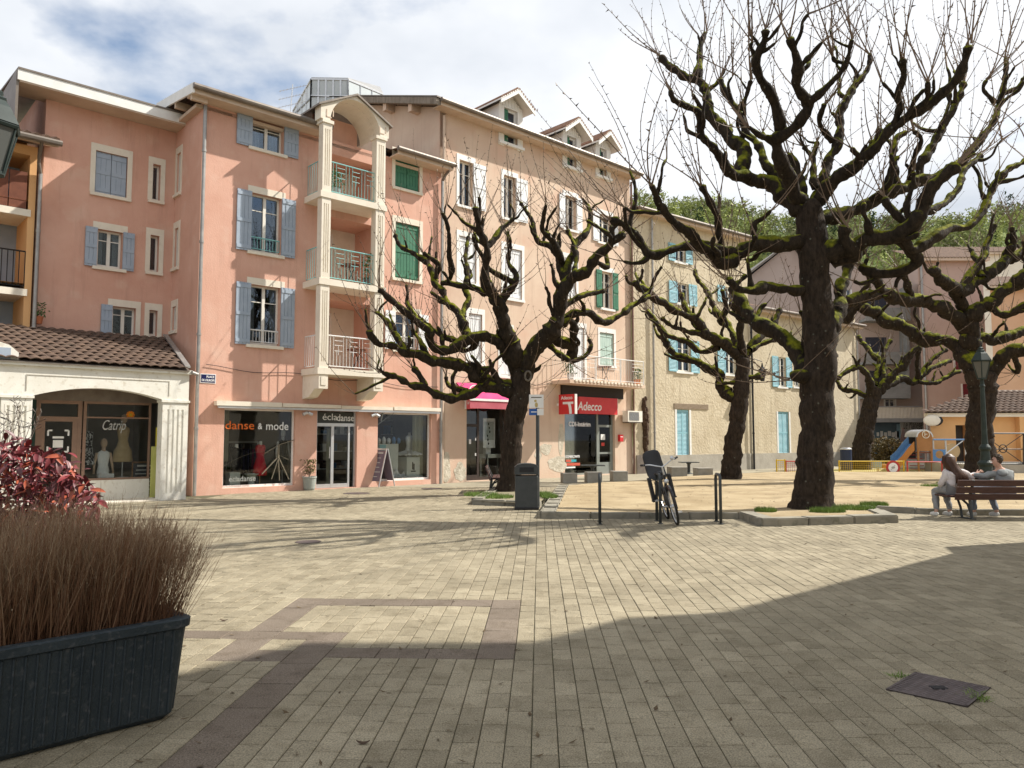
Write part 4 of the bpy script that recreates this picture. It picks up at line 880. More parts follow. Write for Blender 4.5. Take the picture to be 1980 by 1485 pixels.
mb = MB(); mb.obox(FD.P(UB-.5, ZD+.19, .48), FD.d*.6, -FD.n*7+Z*2.38, Z*.05); mb.build('verge_cover', m_gutter, hD)
for o_ in (-1.2, -2.9): mb = MB(); mb.obox(FD.P(UB-.4, ZD-.35+(.6-o_)*.34, o_), FD.d*.45, -FD.n*.22, Z*.38); mb.build('purlin_end', m_beige, hD)
MB().obox(FD.P(UD-.3, 0, -.02), FD.d*.3, -FD.n*8, Z*(ZD+.3)).build('end_wall', m_beige, hD)
for q, ax in zip(DORM, (1001, 1113, 1179)):
    u0, u1, z0, z1 = q; w = u1-u0; zt_ = z1+.06; um_ = (u0+u1)/2; D_ = 3.4
    dm = MB()
    for (a, b) in ((u0-.28, u0-.001), (u1+.001, u1+.28)): FD.bx(dm, a, b, max(z0-.1, ZD-.9), zt_, -D_, .03)
    FD.bx(dm, u0, u1, z1+.001, zt_, -D_, .03); dr_ = dm.build('dormer', m_white, hD)
    gb = MB(); gb.prism([FD.P(u0-.28, zt_+.001, .02), FD.P(u1+.28, zt_+.001, .02), FD.P(um_, zt_+.50, .02)], -FD.n*.1); gb.build('dormer_gable', m_white, dr_)
    for k in range(8):
        x = u0-.2+(w+.4)*k/7; hh = .46*(1-abs(x-um_)/(w/2+.3)); FD.bx(MB(), x-.04, x+.04, zt_+.01, zt_+.02+max(.02, hh), .021, .035).build('gable_board', m_white, dr_)
    for s_ in (-1, 1):
        e1 = FD.P(um_+s_*(w/2+.55), zt_-.06, .48); e0 = FD.P(um_, zt_+.58, .48)
        r_ = MB(); pts = [e0, e1, e1+Z*.07, e0+Z*.07]; r_.prism(pts if s_ > 0 else pts[::-1], -FD.n*4.2); r_.build('dormer_roof', m_white, dr_)
        n = 9
        for k in range(n):
            pa = e0+(e1-e0)*(k/n)+Z*.075; MB().tube([pa+(e1-e0)/n*.5, pa+(e1-e0)/n*.5-FD.n*4.2], .055, 6).build('tile', m_tiler, dr_)
        MB().obox(e0-Z*.14, e1-e0, -FD.n*.04, Z*.13).build('barge_board', m_white, dr_)
    fr_ = MB(); FD.bx(fr_, u0+.001, u0+.07, z0+.06, z1-.001, -.18, -.1); FD.bx(fr_, u1-.07, u1-.001, z0+.06, z1-.001, -.18, -.1); FD.bx(fr_, u0+.07, u1-.07, z1-.08, z1-.001, -.18, -.1); fr_.build('dormer_window', m_white, dr_)
    FD.bx(MB(), u0+.07, u1-.07, z0+.06, z1-.08, -.16, -.15).build('dormer_pane', M('dark_pane', (.02, .03, .05)), dr_)
    shutter(FD, dr_, u0+.01, u0+w*.4, z0+.06, z1-.02, -.09, m_green)
    FD.bx(MB(), u0-.3, u1+.3, z0-.06, z0+.05, -.1, .12).build('dormer_sill', m_white, dr_)
gutterpipe(FD, hD, UB+.12, 0, ZD-.2, .1, m_soff); gutterpipe(FD, hD, UD-.05, 0, ZD-.2, .12, M('brown_pipe', (.16, .09, .07), (.22, .13, .10), 3, rough=.6))
# balcony over the agency
bo = 1.0; b0, b1 = FD.u(1067), FD.pix(1247, 730, bo)[0]; zb = FD.pix(1160, 738, bo)[1]
FD.bx(MB(), b0, b1, zb-.14, zb, .001, bo).build('balcony_slab', m_beige, hD)
rail_mesh([FD.P(b0+.03, zb+.01, .03), FD.P(b0+.03, zb+.01, bo-.05)], 1.0, m_wrail, hD, pattern=False); rail_mesh([FD.P(b0+.03, zb+.01, bo-.05), FD.P(b1-.03, zb+.01, bo-.05)], 1.0, m_wrail, hD, posts=True)
for k in range(20): FD.bx(MB(), b0+.3+k*(b1-b0-.4)/20, b0+.42+k*(b1-b0-.4)/20, zb-.06, zb+.03, bo+.001, bo+.03).build('tile_edge', m_cream, hD)
# base blotches of bare stone
m_stone = M('bare_stone', (.45, .40, .31), (.62, .57, .47), 5, rough=.95, bump=1, bscale=14)
def blotch(F, par, px, py, w, h, off, sd):
    c_u, c_z = F.pix(px, py, off); n = 22; pts = []
    for i in range(n):
        a = 2*PI*i/n; rr = 1+.38*noise.noise(Vector((math.cos(a)*1.7+sd, math.sin(a)*1.7, sd))); pts.append(F.P(c_u+math.cos(a)*w*rr, max(.01, c_z+math.sin(a)*h*rr), off+.001))
    mb = MB(); mb.prism(pts, F.n*.006); mb.build('bare_patch', m_stone, par)
for a in ((862, 905, .22, .5, 0, 1), (890, 912, .3, .32, 0, 2.3), (1055, 868, .35, .22, 0, 3.1), (1078, 897, .5, .3, 0, 4.4), (1085, 850, .18, .6, 0, 5.2), (1040, 880, .2, .2, 0, 6.6)): blotch(FD, hD, *a)
# clothes shop with pink awning
m_pinkc = M('magenta_canvas', (.55, .03, .14), (.62, .05, .18), 3, rough=.8); m_dk = M('dark_wood_frame', (.035, .025, .02), (.05, .035, .028), 5, rough=.5)
so2 = -.22; s = shD1; um_ = FD.u(932)
f = MB()
for (a, b) in ((s[0]+.002, s[0]+.07), (um_-.05, um_+.05), (s[1]-.07, s[1]-.002)): FD.bx(f, a, b, s[2], s[3]-.002, so2-.06, so2)
FD.bx(f, s[0]+.07, um_-.05, s[2], s[2]+.2, so2-.06, so2); FD.bx(f, um_+.05, s[1]-.07, s[2], s[2]+.12, so2-.06, so2); zx = FD.pix(915, 825)[1]; FD.bx(f, s[0]+.07, um_-.05, zx, zx+.1, so2-.06, so2)
sD = f.build('shop_front', m_dk, hD); FD.bx(MB(), s[0]+.07, um_-.05, s[2]+.2, zx, so2-.035, so2-.025).build('pane', m_shop, sD); FD.bx(MB(), um_+.05, s[1]-.07, s[2]+.12, s[3], so2-.035, so2-.025).build('pane', m_shop, sD); FD.bx(MB(), s[0]+.07, um_-.05, zx+.1, s[3], so2-.035, so2-.025).build('pane', m_shop, sD)
interior(FD, hD, s[0]-.3, s[1]+.5, .02, s[3]+.2, -.301, 2.6, m_shopwall, m_shopfloor)
for (px, py, w, h) in ((917, 854, .1, .17), (928, 849, .05, .1), (928, 879, .07, .1)): uu, zz = FD.pix(px, py); FD.bx(MB(), uu-w/2, uu+w/2, zz-h/2, zz+h/2, so2-.024, so2-.02).build('door_notice', m_black_txt, sD)
aw = MB(); a0, a1 = FD.u(882), FD.u(985); zt_, zl_ = FD.pix(900, 742)[1], FD.pix(915, 772, .7)[1]
aw.prism([FD.P(a0, zt_, .01), FD.P(a0, zl_, .75), FD.P(a0, zl_+.03, .75), FD.P(a0, zt_+.03, .01)], FD.d*(a1-a0)); awo = thing('shop_awning', FD.P((a0+a1)/2, zl_, .3), 'magenta canvas awning over the dark shop door behind the tree', 'awning'); aw.build('canopy', m_pinkc, awo)
FD.bx(MB(), a0, a1, zl_-.05, zl_+.028, .76, .80).build('front_bar', m_white, awo); FD.bx(MB(), a0, a1, zl_-.32, zl_-.051, .765, .775).build('valance', M('dusty_pink_canvas', (.42, .09, .12), (.48, .12, .15), 3), awo)
nA = Facade(FD.P(0, 0, .4).to_2d(), F45); lettering('Ca', FD, FD.u(905), (zt_+zl_)/2+.08, .44, .42, m_wtxt, awo, shear=.2, width=.62)
for k in (0, 1): MB().bar(FD.P(a0+.1+k*(a1-a0-.2), zt_-.4, .02), FD.P(a0+.1+k*(a1-a0-.2), zl_, .72), .015, 6).build('arm', m_white, awo)
ps = thing('projecting_sign', FD.P(FD.u(896), FD.pix(893, 790)[1], .3), 'small red projecting shop sign beside the magenta awning', 'sign')
u_, z0_, z1_ = FD.u(898), FD.pix(893, 791)[1], FD.pix(893, 772)[1]; FD.bx(MB(), u_-.03, u_+.03, z0_, z1_, .15, .75).build('panel', M('red_sign', (.62, .10, .12), (.7, .16, .17), 5, rough=.4), ps); FD.bx(MB(), u_-.02, u_+.02, z0_, z1_, .03, .149).build('bracket', m_white, ps)
class Turned:      # facade-like frame on the left face of the sign
    pass
FS = Facade(FD.P(u_-.03, 0, 0).to_2d(), F45+PI/2); lettering('infini', FS, .45, (z0_+z1_)/2+.05, .004, .2, m_wtxt, ps, width=.46)
# employment agency
s = shD2; um_ = FD.u(1159); so3 = -.12
m_gf = M('grey_green_frame', (.20, .22, .20), (.25, .27, .25), 4, rough=.5)
zsg0, zsg1 = FD.pix(1150, 801)[1], FD.pix(1150, 769)[1]
FD.bx(MB(), FD.u(1084), FD.u(1203), zsg1-.01, FD.pix(1140, 748)[1], .001, .08).build('fascia_board', M('dark_fascia', (.025, .018, .015), rough=.6), hD)
f = MB()
for (a, b) in ((s[0]+.002, s[0]+.06), (um_-.05, um_+.05), (s[1]-.07, s[1]-.002)): FD.bx(f, a, b, s[2], zsg0+.1, so3-.07, so3)
FD.bx(f, s[0]+.06, um_-.05, s[2], s[2]+.08, so3-.07, so3); zx = FD.pix(1175, 826)[1]; FD.bx(f, um_+.05, s[1]-.07, zx, zx+.1, so3-.07, so3); FD.bx(f, um_+.05, s[1]-.07, s[2], s[2]+.5, so3-.06, so3-.01); FD.bx(f, um_+.05, um_+.14, s[2]+.5, zx, so3-.06, so3-.01); FD.bx(f, s[1]-.16, s[1]-.07, s[2]+.5, zx, so3-.06, so3-.01); FD.bx(f, um_+.14, s[1]-.16, s[2]+.85, s[2]+.93, so3-.06, so3-.01)
sE = f.build('shop_front', m_gf, hD)
m_frost = M('pale_blind', (.16, .20, .19), (.20, .25, .235), .5, rough=.5)
FD.bx(MB(), s[0]+.06, um_-.05, s[2]+.08, zsg0+.08, so3-.045, so3-.035).build('pane', m_shop, sE); FD.bx(MB(), um_+.14, s[1]-.16, s[2]+.93, zx, so3-.045, so3-.035).build('pane', m_shop, sE); FD.bx(MB(), um_+.14, s[1]-.16, s[2]+.5, s[2]+.85, so3-.045, so3-.035).build('pane', m_shop, sE); FD.bx(MB(), um_+.05, s[1]-.07, zx+.1, zsg0+.1, so3-.045, so3-.035).build('pane', m_shop, sE)
FD.bx(MB(), s[0], s[1], s[2], zsg0+.2, -.5, -.45).build('window_blind', m_frost, hD); FD.bx(MB(), s[0]+.3, s[0]+.75, s[2], FD.pix(1120, 832)[1], -.449, -.44).build('display_panel', M('grey_panel', (.24, .29, .27)), hD); FD.bx(MB(), s[0]+1.3, s[0]+1.7, s[2], FD.pix(1120, 832)[1], -.449, -.44).build('display_panel', MATS['grey_panel'], hD)
uu, zz = FD.pix(1126, 820.5); lettering('CDI-Intérim', FD, uu, zz, so3-.03, .26, m_wtxt, sE, bold=.006, width=FD.u(1147)-FD.u(1105))
uu, zz = FD.pix(1110, 883); lettering('L-S CONSULTANTS', FD, uu, zz, so3-.03, .13, m_wtxt, sE, bold=.004, width=FD.u(1126)-FD.u(1094))
for (py, x0, x1, m, h) in ((891, 1099, 1109, M('red_vinyl', (.55, .10, .06)), .09), (891, 1109, 1119, M('teal_vinyl', (.03, .35, .42)), .09), (898, 1095, 1126, MATS['red_vinyl'], .11)): zz = FD.pix(1110, py)[1]; FD.bx(MB(), FD.u(x0), FD.u(x1), zz-h/2, zz+h/2, so3-.034, so3-.028).build('vinyl_band', m, sE)
uu, zz = FD.pix(1108, 904); FD.bx(MB(), FD.u(1099), FD.u(1117), zz-.03, zz+.03, so3-.034, so3-.029).build('text_line', m_wtxt, sE)
uu, zz = FD.pix(1171, 846); FD.bx(MB(), uu-.14, uu+.14, zz-.1, zz+.14, so3-.034, so3-.03).build('door_notice', m_black_txt, sE); FD.bx(MB(), uu-.1, uu+.1, zz-.36, zz-.22, so3-.034, so3-.03).build('door_notice', M('red_vinyl2', (.55, .06, .05)), sE)
m_ad = M('agency_red', (.60, .03, .035), (.66, .045, .045), 2, rough=.35)
q = [FD.u(1115), FD.u(1190), zsg0, zsg1]; sg = thing('agency_sign', FD.P((q[0]+q[1])/2, q[2], .1), 'wide red fascia sign reading Adecco over the agency window', 'sign')
FD.bx(MB(), q[0], q[1]-.02, q[2], q[3], .003, .14).build('panel', m_ad, sg); FD.bx(MB(), q[1]-.02, q[1], q[2], q[3], .003, .145).build('edge', m_white, sg)
uu, zz = FD.pix(1140, 786.5, .14); lettering('Adecco', FD, uu, zz, .143, .5, m_wtxt, sg, bold=.008, shear=.2, width=FD.pix(1164, 786, .14)[0]-FD.pix(1117, 786, .14)[0])
ps = thing('agency_projecting_sign', FD.P(FD.u(1100), zsg0, .4), 'red square projecting sign of the agency with a white swoosh', 'sign')
FP = Facade(FD.P(FD.u(1079), 0, 0).to_2d(), F45+PI/2); za_, zb_ = FD.pix(1100, 801, .5)[1], FD.pix(1100, 763, .5)[1]
e0_ = .12
FP.bx(MB(), e0_, .98, za_, zb_, -.02, .08).build('panel', m_ad, ps); FP.bx(MB(), .981, 1.02, za_, zb_, -.03, .085).build('edge', m_white, ps); FP.bx(MB(), .0, e0_-.001, (za_+zb_)/2-.05, (za_+zb_)/2+.05, .0, .06).build('bracket', m_white, ps)
lettering('Adecco', FP, .56, zb_-.14, .083, .2, m_wtxt, ps, bold=.003, width=.62)
mb = MB(); c0 = .55; FP.bx(mb, .35, .92, za_+(zb_-za_)*.5, za_+(zb_-za_)*.62, .081, .09)
pts = [FP.P(.68+.10*math.cos(t), za_+(zb_-za_)*.5*math.sin(t)*1.0+.01, .084) for t in [PI/2*(1-i/8) for i in range(9)]]
mb.tube(pts, .065, 6); mb.build('swoosh', m_wtxt, ps)
# air conditioner
uu0, uu1, z0_, z1_ = sp4(FD, 1201, 1229, 795, 816); ac = thing('air_conditioner', FD.P((uu0+uu1)/2, z0_, .2), 'white outdoor air conditioning unit bracketed beside the agency door', 'air conditioner')
FD.bx(MB(), uu0, uu1, z0_, z1_, .08, .38).build('casing', m_chalk, ac)
FD.bx(MB(), uu0+.1, uu1-.25, z0_+.06, z1_-.06, .381, .386).build('grille_back', m_room, ac)
for k in range(9): FD.bx(MB(), uu0+.1, uu1-.25, z0_+.07+k*(z1_-z0_-.14)/9, z0_+.085+k*(z1_-z0_-.14)/9, .387, .395).build('grille_bar', m_alu, ac)
FD.bx(MB(), uu0+.1, uu1-.1, z0_-.05, z0_-.001, .001, .36).build('bracket', m_gutter, ac)
mbx = thing('letter_box', FD.P(FD.u(1198), FD.pix(1198, 853)[1], .05), 'small red box on the wall beside the agency door', 'box'); uu, zz = FD.pix(1198, 847); FD.bx(MB(), uu-.11, uu+.11, zz-.15, zz+.15, .001, .12).build('case', m_ad, mbx); FD.bx(MB(), uu-.08, uu+.08, zz+.04, zz+.07, .121, .124).build('slot', m_wtxt, mbx)

# ---- glazed stairwell on the roof behind
GX = Facade(FA.P(UB*.5, 0, -5).to_2d(), F45)
hG = thing('glazed_roof_stairwell', GX.P(0, ZA, 0), 'glazed grey metal lantern rising behind the pink roof', 'stairwell')
GY = 30.5
def gp_(px, py, dY=0): return at(px, py, GY+dY)
fr_ = MB(); m_gl = M('milky_glass', (.42, .46, .47), (.52, .56, .57), .6, rough=.15, spec=.6)
A0, A1, B0, B1, C0, C1 = gp_(600, 235), gp_(602, 153), gp_(673, 235), gp_(673, 154), gp_(742, 240, 2.5), gp_(740, 182, 2.5)
L0, L1 = gp_(566, 235, 3), gp_(567, 214, 3)
def glaze(p00, p10, p11, p01, nc, splits):
    for i in range(nc):
        for (v0, v1) in splits:
            f_ = lambda s_, t_: (p00*(1-s_)+p10*s_)*(1-t_)+(p01*(1-s_)+p11*s_)*t_
            s0, s1 = (i+.07)/nc, (i+.93)/nc; q_ = [f_(s0, v0+.02), f_(s1, v0+.02), f_(s1, v1-.02), f_(s0, v1-.02)]; nn = (q_[1]-q_[0]).cross(q_[3]-q_[0]).normalized()
            MB().prism([p for p in q_], nn*-.02).build('pane', m_gl, hG)
    for i in range(nc+1): s_ = i/nc; fr_.bar(p00*(1-s_)+p10*s_, p01*(1-s_)+p11*s_, .045, 4)
    for (v0, v1) in splits:
        for t_ in (v0, v1): fr_.bar(p00*(1-t_)+p01*t_, p10*(1-t_)+p11*t_, .05, 4)
glaze(A0, B0, B1, A1, 5, ((0, .6), (.6, 1))); glaze(B0, C0, C1, B1, 3, ((0, .55), (.55, 1))); glaze(L0, A0, A1, L1, 4, ((0, .55), (.55, 1)))
fr_.build('frame', m_alu, hG)
bk = gp_(690, 150, 5)
MB().prism([A1+Z*.02, B1+Z*.02, C1+Z*.02, gp_(735, 170, 6), gp_(610, 160, 6)], Z*.06).build('roof', m_zinc, hG)
MB().prism([A0, B0, C0, gp_(735, 235, 6), gp_(590, 235, 6), L0], -Z*1.0).build('base', m_gutter, hG)
# television aerial
an = thing('tv_aerial', gp_(560, 215, -3), 'metal television aerial on the pink roof', 'aerial'); b_ = gp_(560, 235, -3); t_ = gp_(566, 163, -3)
MB().bar(b_, t_, .02, 6).build('mast', m_alu, an)
for k in range(3):
    p = b_+(t_-b_)*(.45+.22*k); mb = MB(); dd = Vector((.8, .3, .35)).normalized(); mb.bar(p-dd*.5, p+dd*.6, .01, 4)
    for j in range(8): q_ = p-dd*.45+dd*(1.0*j/8); cr_ = Vector((-.3, .8, .2)).normalized()*.22; mb.bar(q_-cr_, q_+cr_, .006, 4)
    mb.build('antenna_array', m_alu, an)

# ---- E: roughcast house with light blue shutters, two parts
_e = FA.P(UD, 0, 0); FE = Facade((_e.x, _e.y), math.radians(52))
UE0, UE1, UE2 = .02, FE.u(1451), FE.u(1658)
hE = thing('roughcast_house', FE.P(UE1/2, 0), 'tall ochre roughcast house with light blue louvred shutters beside the beige house', 'building')
for (x0, x1, yt, yb, kw) in (
    (1309, 1335, 658, 719, dict(sm=m_sky, sw=.62)), (1402, 1422, 678, 724, dict(sm=m_sky, sw=.62)),
    (1309, 1331, 548, 588, dict(sm=m_sky, sw=.6)), (1401, 1420, 556, 586, dict(sm=m_sky, sw=.6)),
    (1309, 1333, 792, 882, dict(sm=m_sky, closed=True, sill=False, surround=True)), (1305, 1325, 475, 507, dict(sm=m_sky, sw=.5)), (1395, 1412, 487, 513, dict(sm=m_sky, sw=.5))):
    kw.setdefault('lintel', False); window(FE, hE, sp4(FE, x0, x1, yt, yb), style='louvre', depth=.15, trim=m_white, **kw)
ZE = FE.pix(1300, 424, .4)[1]
FE.wall(UE0, UE1, -.05, ZE, HOLES[id(FE)]).build('wall', m_rough, hE)
eave(FE, hE, UE0, UE1+.3, ZE, .4, m_tile, pitch=.2, back=7)
MB().obox(FE.P(UE1-.2, 0, -.02), FE.d*.2, -FE.n*8, Z*ZE).build('end_wall', m_rough, hE)
zp = FE.pix(1290, 880)[1]; FE.bx(MB(), UE0+.5, UE1, -.02, zp, .002, .03).build('plinth', m_plinth, hE)
uu, zz = FE.pix(1336, 787); FE.bx(MB(), FE.u(1303), FE.u(1369), zz-.1, zz+.14, .002, .03).build('wooden_lintel', M('old_timber', (.20, .15, .10), (.28, .22, .16), 5, rough=.95, stretch=(1, 1, 6)), hE)
gutterpipe(FE, hE, FE.u(1262), 0, ZE-.1, .1); FE.bx(MB(), FE.u(1228)+.05, FE.u(1255), -.02, FE.pix(1240, 880)[1], .004, .04).build('dark_plinth', m_gutter, hE)
st_ = MB(); 
for k in range(40):
    zz = FE.pix(1245, 880)[1]+(FE.pix(1245, 768)[1]-FE.pix(1245, 880)[1])*k/40; u_ = FE.u(1246)+R.gauss(0, .05); st_.ball(FE.P(u_, zz, .02), .13*R.uniform(.6, 1.2)*(1.2-.5*abs(k/20-1)), 6, 5, (1, 1, 1.4), .3, k)
st_.build('dead_ivy_stem', M('dead_ivy', (.05, .028, .018), (.08, .05, .03), 9, rough=1), hE)
FE2 = Facade(FE.P(0, 0, .05).to_2d(), math.radians(52)); hE2 = thing('low_roughcast_house', FE2.P((UE1+UE2)/2, 0), 'lower ochre roughcast house with light blue shutters behind the big tree', 'building')
for (x0, x1, yt, yb, kw) in ((1504, 1519, 691, 748, dict(sm=m_sky, sw=.55)), (1505, 1526, 796, 878, dict(sm=m_sky, closed=True, sill=False, surround=True)), (1535, 1546, 703, 748, dict(sm=m_sky, sw=.3, swl=False))):
    window(FE2, hE2, sp4(FE2, x0, x1, yt, yb), style='louvre', depth=.15, trim=m_white, lintel=False, **kw)
ZE2 = FE2.pix(1470, 600, .4)[1]
FE2.wall(UE1+.02, UE2, -.05, ZE2, HOLES[id(FE2)]).build('wall', m_rough, hE2)
eave(FE2, hE2, UE1+.3, UE2+.2, ZE2, .4, m_tile, pitch=.3, back=6)
FE2.bx(MB(), UE1+.02, UE2, -.02, zp, .002, .03).build('plinth', m_plinth, hE2); gutterpipe(FE2, hE2, FE2.u(1453), 0, ZE2, .1, m_black); MB().obox(FE2.P(UE2-.2, 0, -.02), FE2.d*.2, -FE2.n*8, Z*(ZE2+1)).build('end_wall', m_rough, hE2)
gutterpipe(FE2, hE2, UE2-.08, 0, ZE2, .1)
wl = thing('wall_lantern', FE2.P(FE2.u(1474), FE2.pix(1474, 735)[1], .5), 'black wrought iron lantern bracketed to the roughcast wall', 'lamp'); uu, zz = FE2.pix(1474, 722, .6)
mb = MB(); mb.tube([FE2.P(uu-.4, zz+.5, .01), FE2.P(uu-.3, zz+.75, .35), FE2.P(uu, zz+.6, .6)], .02, 6); mb.build('bracket', m_black, wl); MB().lathe(FE2.P(uu, zz-.4, .6), [(.1, 0), (.2, .5), (.24, .52), (.06, .75), (.02, .95)], 6).build('lamp_head', m_black, wl)
# ---------------------------------------------------------------- background houses on the right
def block(name, x0, x1, Y, ytop, label, m, depth=10, wins=(), wm=None, roof=None, ang=0., cat='building', ov=.4):
    """front wall spans pixels x0..x1 at depth Y; wins = (x0,x1,yt,yb,shutter material)"""
    a = at(x0, 800, Y); F = Facade((a.x, a.y), PI/2+math.radians(ang)); u1 = F.u(x1); z1 = F.pix((x0+x1)/2, ytop)[1]
    h = thing(name, F.P(u1/2, 0), label, cat); HOLES[id(F)] = []
    for (wx0, wx1, yt, yb, sm) in wins: window(F, h, sp4(F, wx0, wx1, yt, yb), sm=sm, closed=bool(sm), lintel=False, surround=True, depth=.15, trim=wm or m_white)
    F.wall(0, u1, -.05, z1, HOLES[id(F)]).build('wall', m, h)
    for u in (.02, u1-.2): p = F.P(u, -.05, -.02); MB().obox(p, F.d*.18, Vector((p.x, p.y, 0)).normalized()*depth, Z*(z1+.05)).build('side_wall', m, h)
    if roof: eave(F, h, -.3, u1+.3, z1, ov, roof, pitch=.38, back=depth*.35, gut=False)
    return F, h, u1, z1
F1, h1, u1_, z1_ = block('mauve_balcony_block', 1655, 1792, 62, 520, 'grey-mauve apartment block with grey balconies behind the leaning tree', m_mauve, 14, ((1712, 1730, 838-66, 790, None),))
m_greyp = M('grey_balcony_panel', (.24, .24, .23), (.30, .30, .29), 2, rough=.8)
for (px0, px1, yt, yb) in ((1660, 1745, 684, 702), (1660, 1745, 744, 767), (1660, 1745, 600, 620)):
    q = sp4(F1, px0, px1, yt, yb); F1.bx(MB(), q[0], q[1], q[2], q[3], 1.2, 1.28).build('balcony_panel', m_greyp, h1); F1.bx(MB(), q[0], q[1], q[2]-.2, q[2]-.001, .01, 1.28).build('balcony_slab', m_greyp, h1); F1.bx(MB(), q[0]+.6, q[0]+2.3, q[2], q[2]+2.1, .004, .02).build('balcony_door', M('dark_pane', (.02, .03, .05)), h1); F1.bx(MB(), q[1]-.2, q[1], q[2], q[2]+2.6, .01, 1.2).build('balcony_wing', m_greyp, h1)
q = sp4(F1, 1662, 1781, 789, 810); sl_ = q[1]-q[0]
for k in range(46): F1.bx(MB(), q[0]+sl_*k/46+.02, q[0]+sl_*(k+1)/46-.02, q[2], q[3], 1.6, 1.66).build('balcony_slat', m_cream, h1)
F1.bx(MB(), q[0], q[1], q[3], q[3]+.08, 1.58, 1.7).build('handrail', m_greyp, h1); F1.bx(MB(), q[0], q[1], q[2]-.3, q[2]-.001, .01, 1.75).build('balcony_slab', m_greyp, h1); F1.bx(MB(), q[0], q[1], q[2], q[3], 1.5, 1.55).build('balcony_back', M('balcony_khaki', (.30, .27, .19)), h1)  # balcony back is a plain khaki sheet just behind the slats
q = sp4(F1, 1690, 1741, 813, 885); F1.bx(MB(), q[0], q[1], .3, q[3], .005, .05).build('shop_window', M('blue_shop_glass', (.05, .09, .12), (.10, .16, .2), .5, rough=.15), h1); F1.bx(MB(), q[0]+3.0, q[1]-.3, q[3]-1.4, q[3]-.3, .051, .06).build('poster', M('poster_blue', (.22, .36, .45)), h1)
mb = MB(); zz = F1.pix(1710, 836)[1]
for k in range(6): F1.bx(mb, q[0]+.2+k*.3, q[0]+.4+k*.32, zz-.3-.1*(k % 3), zz+.1*(k % 2), .052, .06)
mb.build('menu_board', M('chalk_marks', (.55, .56, .55)), h1)
q2 = sp4(F1, 1741, 1787, 812, 890); F1.bx(MB(), q2[0], q2[1], 0, q2[3], .005, .1).build('shop_surround', M('pale_shop_wall', (.42, .42, .41), (.5, .5, .48), 2), h1); F1.bx(MB(), F1.u(1752), F1.u(1766), 0, F1.pix(1760, 838)[1], .101, .13).build('shop_entrance', m_room, h1)
lettering('Le Manège', F1, F1.u(1763), F1.pix(1763, 822)[1], .104, 1.0, M('black_script', (.05, .05, .055)), h1, shear=.3, width=(q2[1]-q2[0])*.8)
F2, h2, u2_, z2_ = block('salmon_house', 1785, 1912, 54, 505, 'dull salmon house with dark red shutters behind the lamp post', M('dull_salmon', (.47, .335, .28), (.52, .38, .32), .6, rough=.9), 10, ((1862, 1880, 742, 782, M('dark_red_shutter', (.19, .03, .04))), (1847, 1863, 690, 715, MATS['dark_red_shutter']), (1862, 1880, 610, 655, MATS['dark_red_shutter'])), roof=m_tile)
gutterpipe(F2, h2, .2, 0, z2_, .1, m_zinc, .08)
F3, h3, u3_, z3_ = block('apricot_house', 1925, 2140, 47, 560, 'bright apricot house behind the right-hand tree', M('apricot', (.58, .35, .22), (.64, .40, .26), .6, rough=.9), 9, (), roof=m_tile)
F4, h4, u4_, z4_ = block('rear_house', 1808, 2050, 75, 492, 'far beige house with a brown tiled roof above the treetops', m_cream, 10, (), roof=m_tile)
F5, h5, u5_, z5_ = block('mauve_gable_house', 1448, 1590, 66, 540, 'grey-mauve house gable seen through the branches', M('grey_mauve', (.42, .33, .29), (.47, .38, .34), .5, rough=.9), 12, ())
MB().prism([F5.P(0, z5_, -.01), F5.P(u5_, z5_, -.01), F5.P(u5_*.62, z5_+3.1, -.01)], -F5.n*12).build('gable', MATS['grey_mauve'], h5)
for s_ in (0, 1):
    e1 = F5.P(-.6 if s_ == 0 else u5_+.6, z5_-.25, .5); e0 = F5.P(u5_*.62, z5_+3.2, .5); pts = [e0, e1, e1+Z*.2, e0+Z*.2]; MB().prism(pts if s_ else pts[::-1], -F5.n*13).build('gable_roof', m_gutter, h5)
F6, h6, u6_, z6_ = block('far_grey_house', 1540, 1668, 80, 500, 'pale grey-mauve house front seen between the limbs of the big tree', M('pale_mauve', (.40, .34, .31), (.46, .39, .35), .7, rough=.9), 9, ((1560, 1575, 560, 600, None), (1630, 1645, 560, 600, None)), roof=m_gutter)
V3 = lambda *a: Vector(a)
# low orange building with hipped tile roof
a = at(1798, 800, 38); FO = Facade((a.x, a.y), math.radians(91)); uo = FO.u(2100); zo = FO.pix(1850, 800)[1]
hO = thing('low_orange_building', FO.P(4, 0), 'low orange building with a brown hipped tile roof behind the bench', 'building')
q = sp4(FO, 1849, 1874, 822, 905); q[2] = .4
FO.wall(0, uo, -.05, zo, [(*q, .5)]).build('wall', m_orange, hO); FO.bx(MB(), q[0]+.2, q[1], .3, q[3], -.55, -.5).build('door', m_room, hO)
FO.bx(MB(), -.3, uo, zo-.16, zo+.02, .002, .35).build('eave_board', m_cream, hO)
FO.bx(MB(), FO.u(1962), uo, -.02, zo-.161, .002, .35).build('projecting_bay', m_orange, hO)
zr_ = FO.pix(1940, 755, -3.6)[1]
rows, cols = 10, 46
rt = MB(); rt.poly([FO.P(-.45, zo+.02, .45), FO.P(uo, zo+.02, .45), FO.P(uo, zr_, -3.2), FO.P(FO.u(1925, -3), zr_, -3.2)]); rO = rt.build('roof', m_gutter, hO)
tm2 = bpy.data.meshes.new('tile'); n = 6; vv = []; ff = []
for yy in (0, 1):
    for i in range(n): t = i/(n-1); vv.append((t*.3-.15, yy*.42, .05-.03*yy+.06*math.sin(t*PI)))
for i in range(n-1): ff.append((i, i+1, n+i+1, n+i))
k = len(vv); vv += [(x, y, z-.05) for x, y, z in vv[:n]]; ff += [(k+i, k+i+1, i+1, i) for i in range(n-1)]
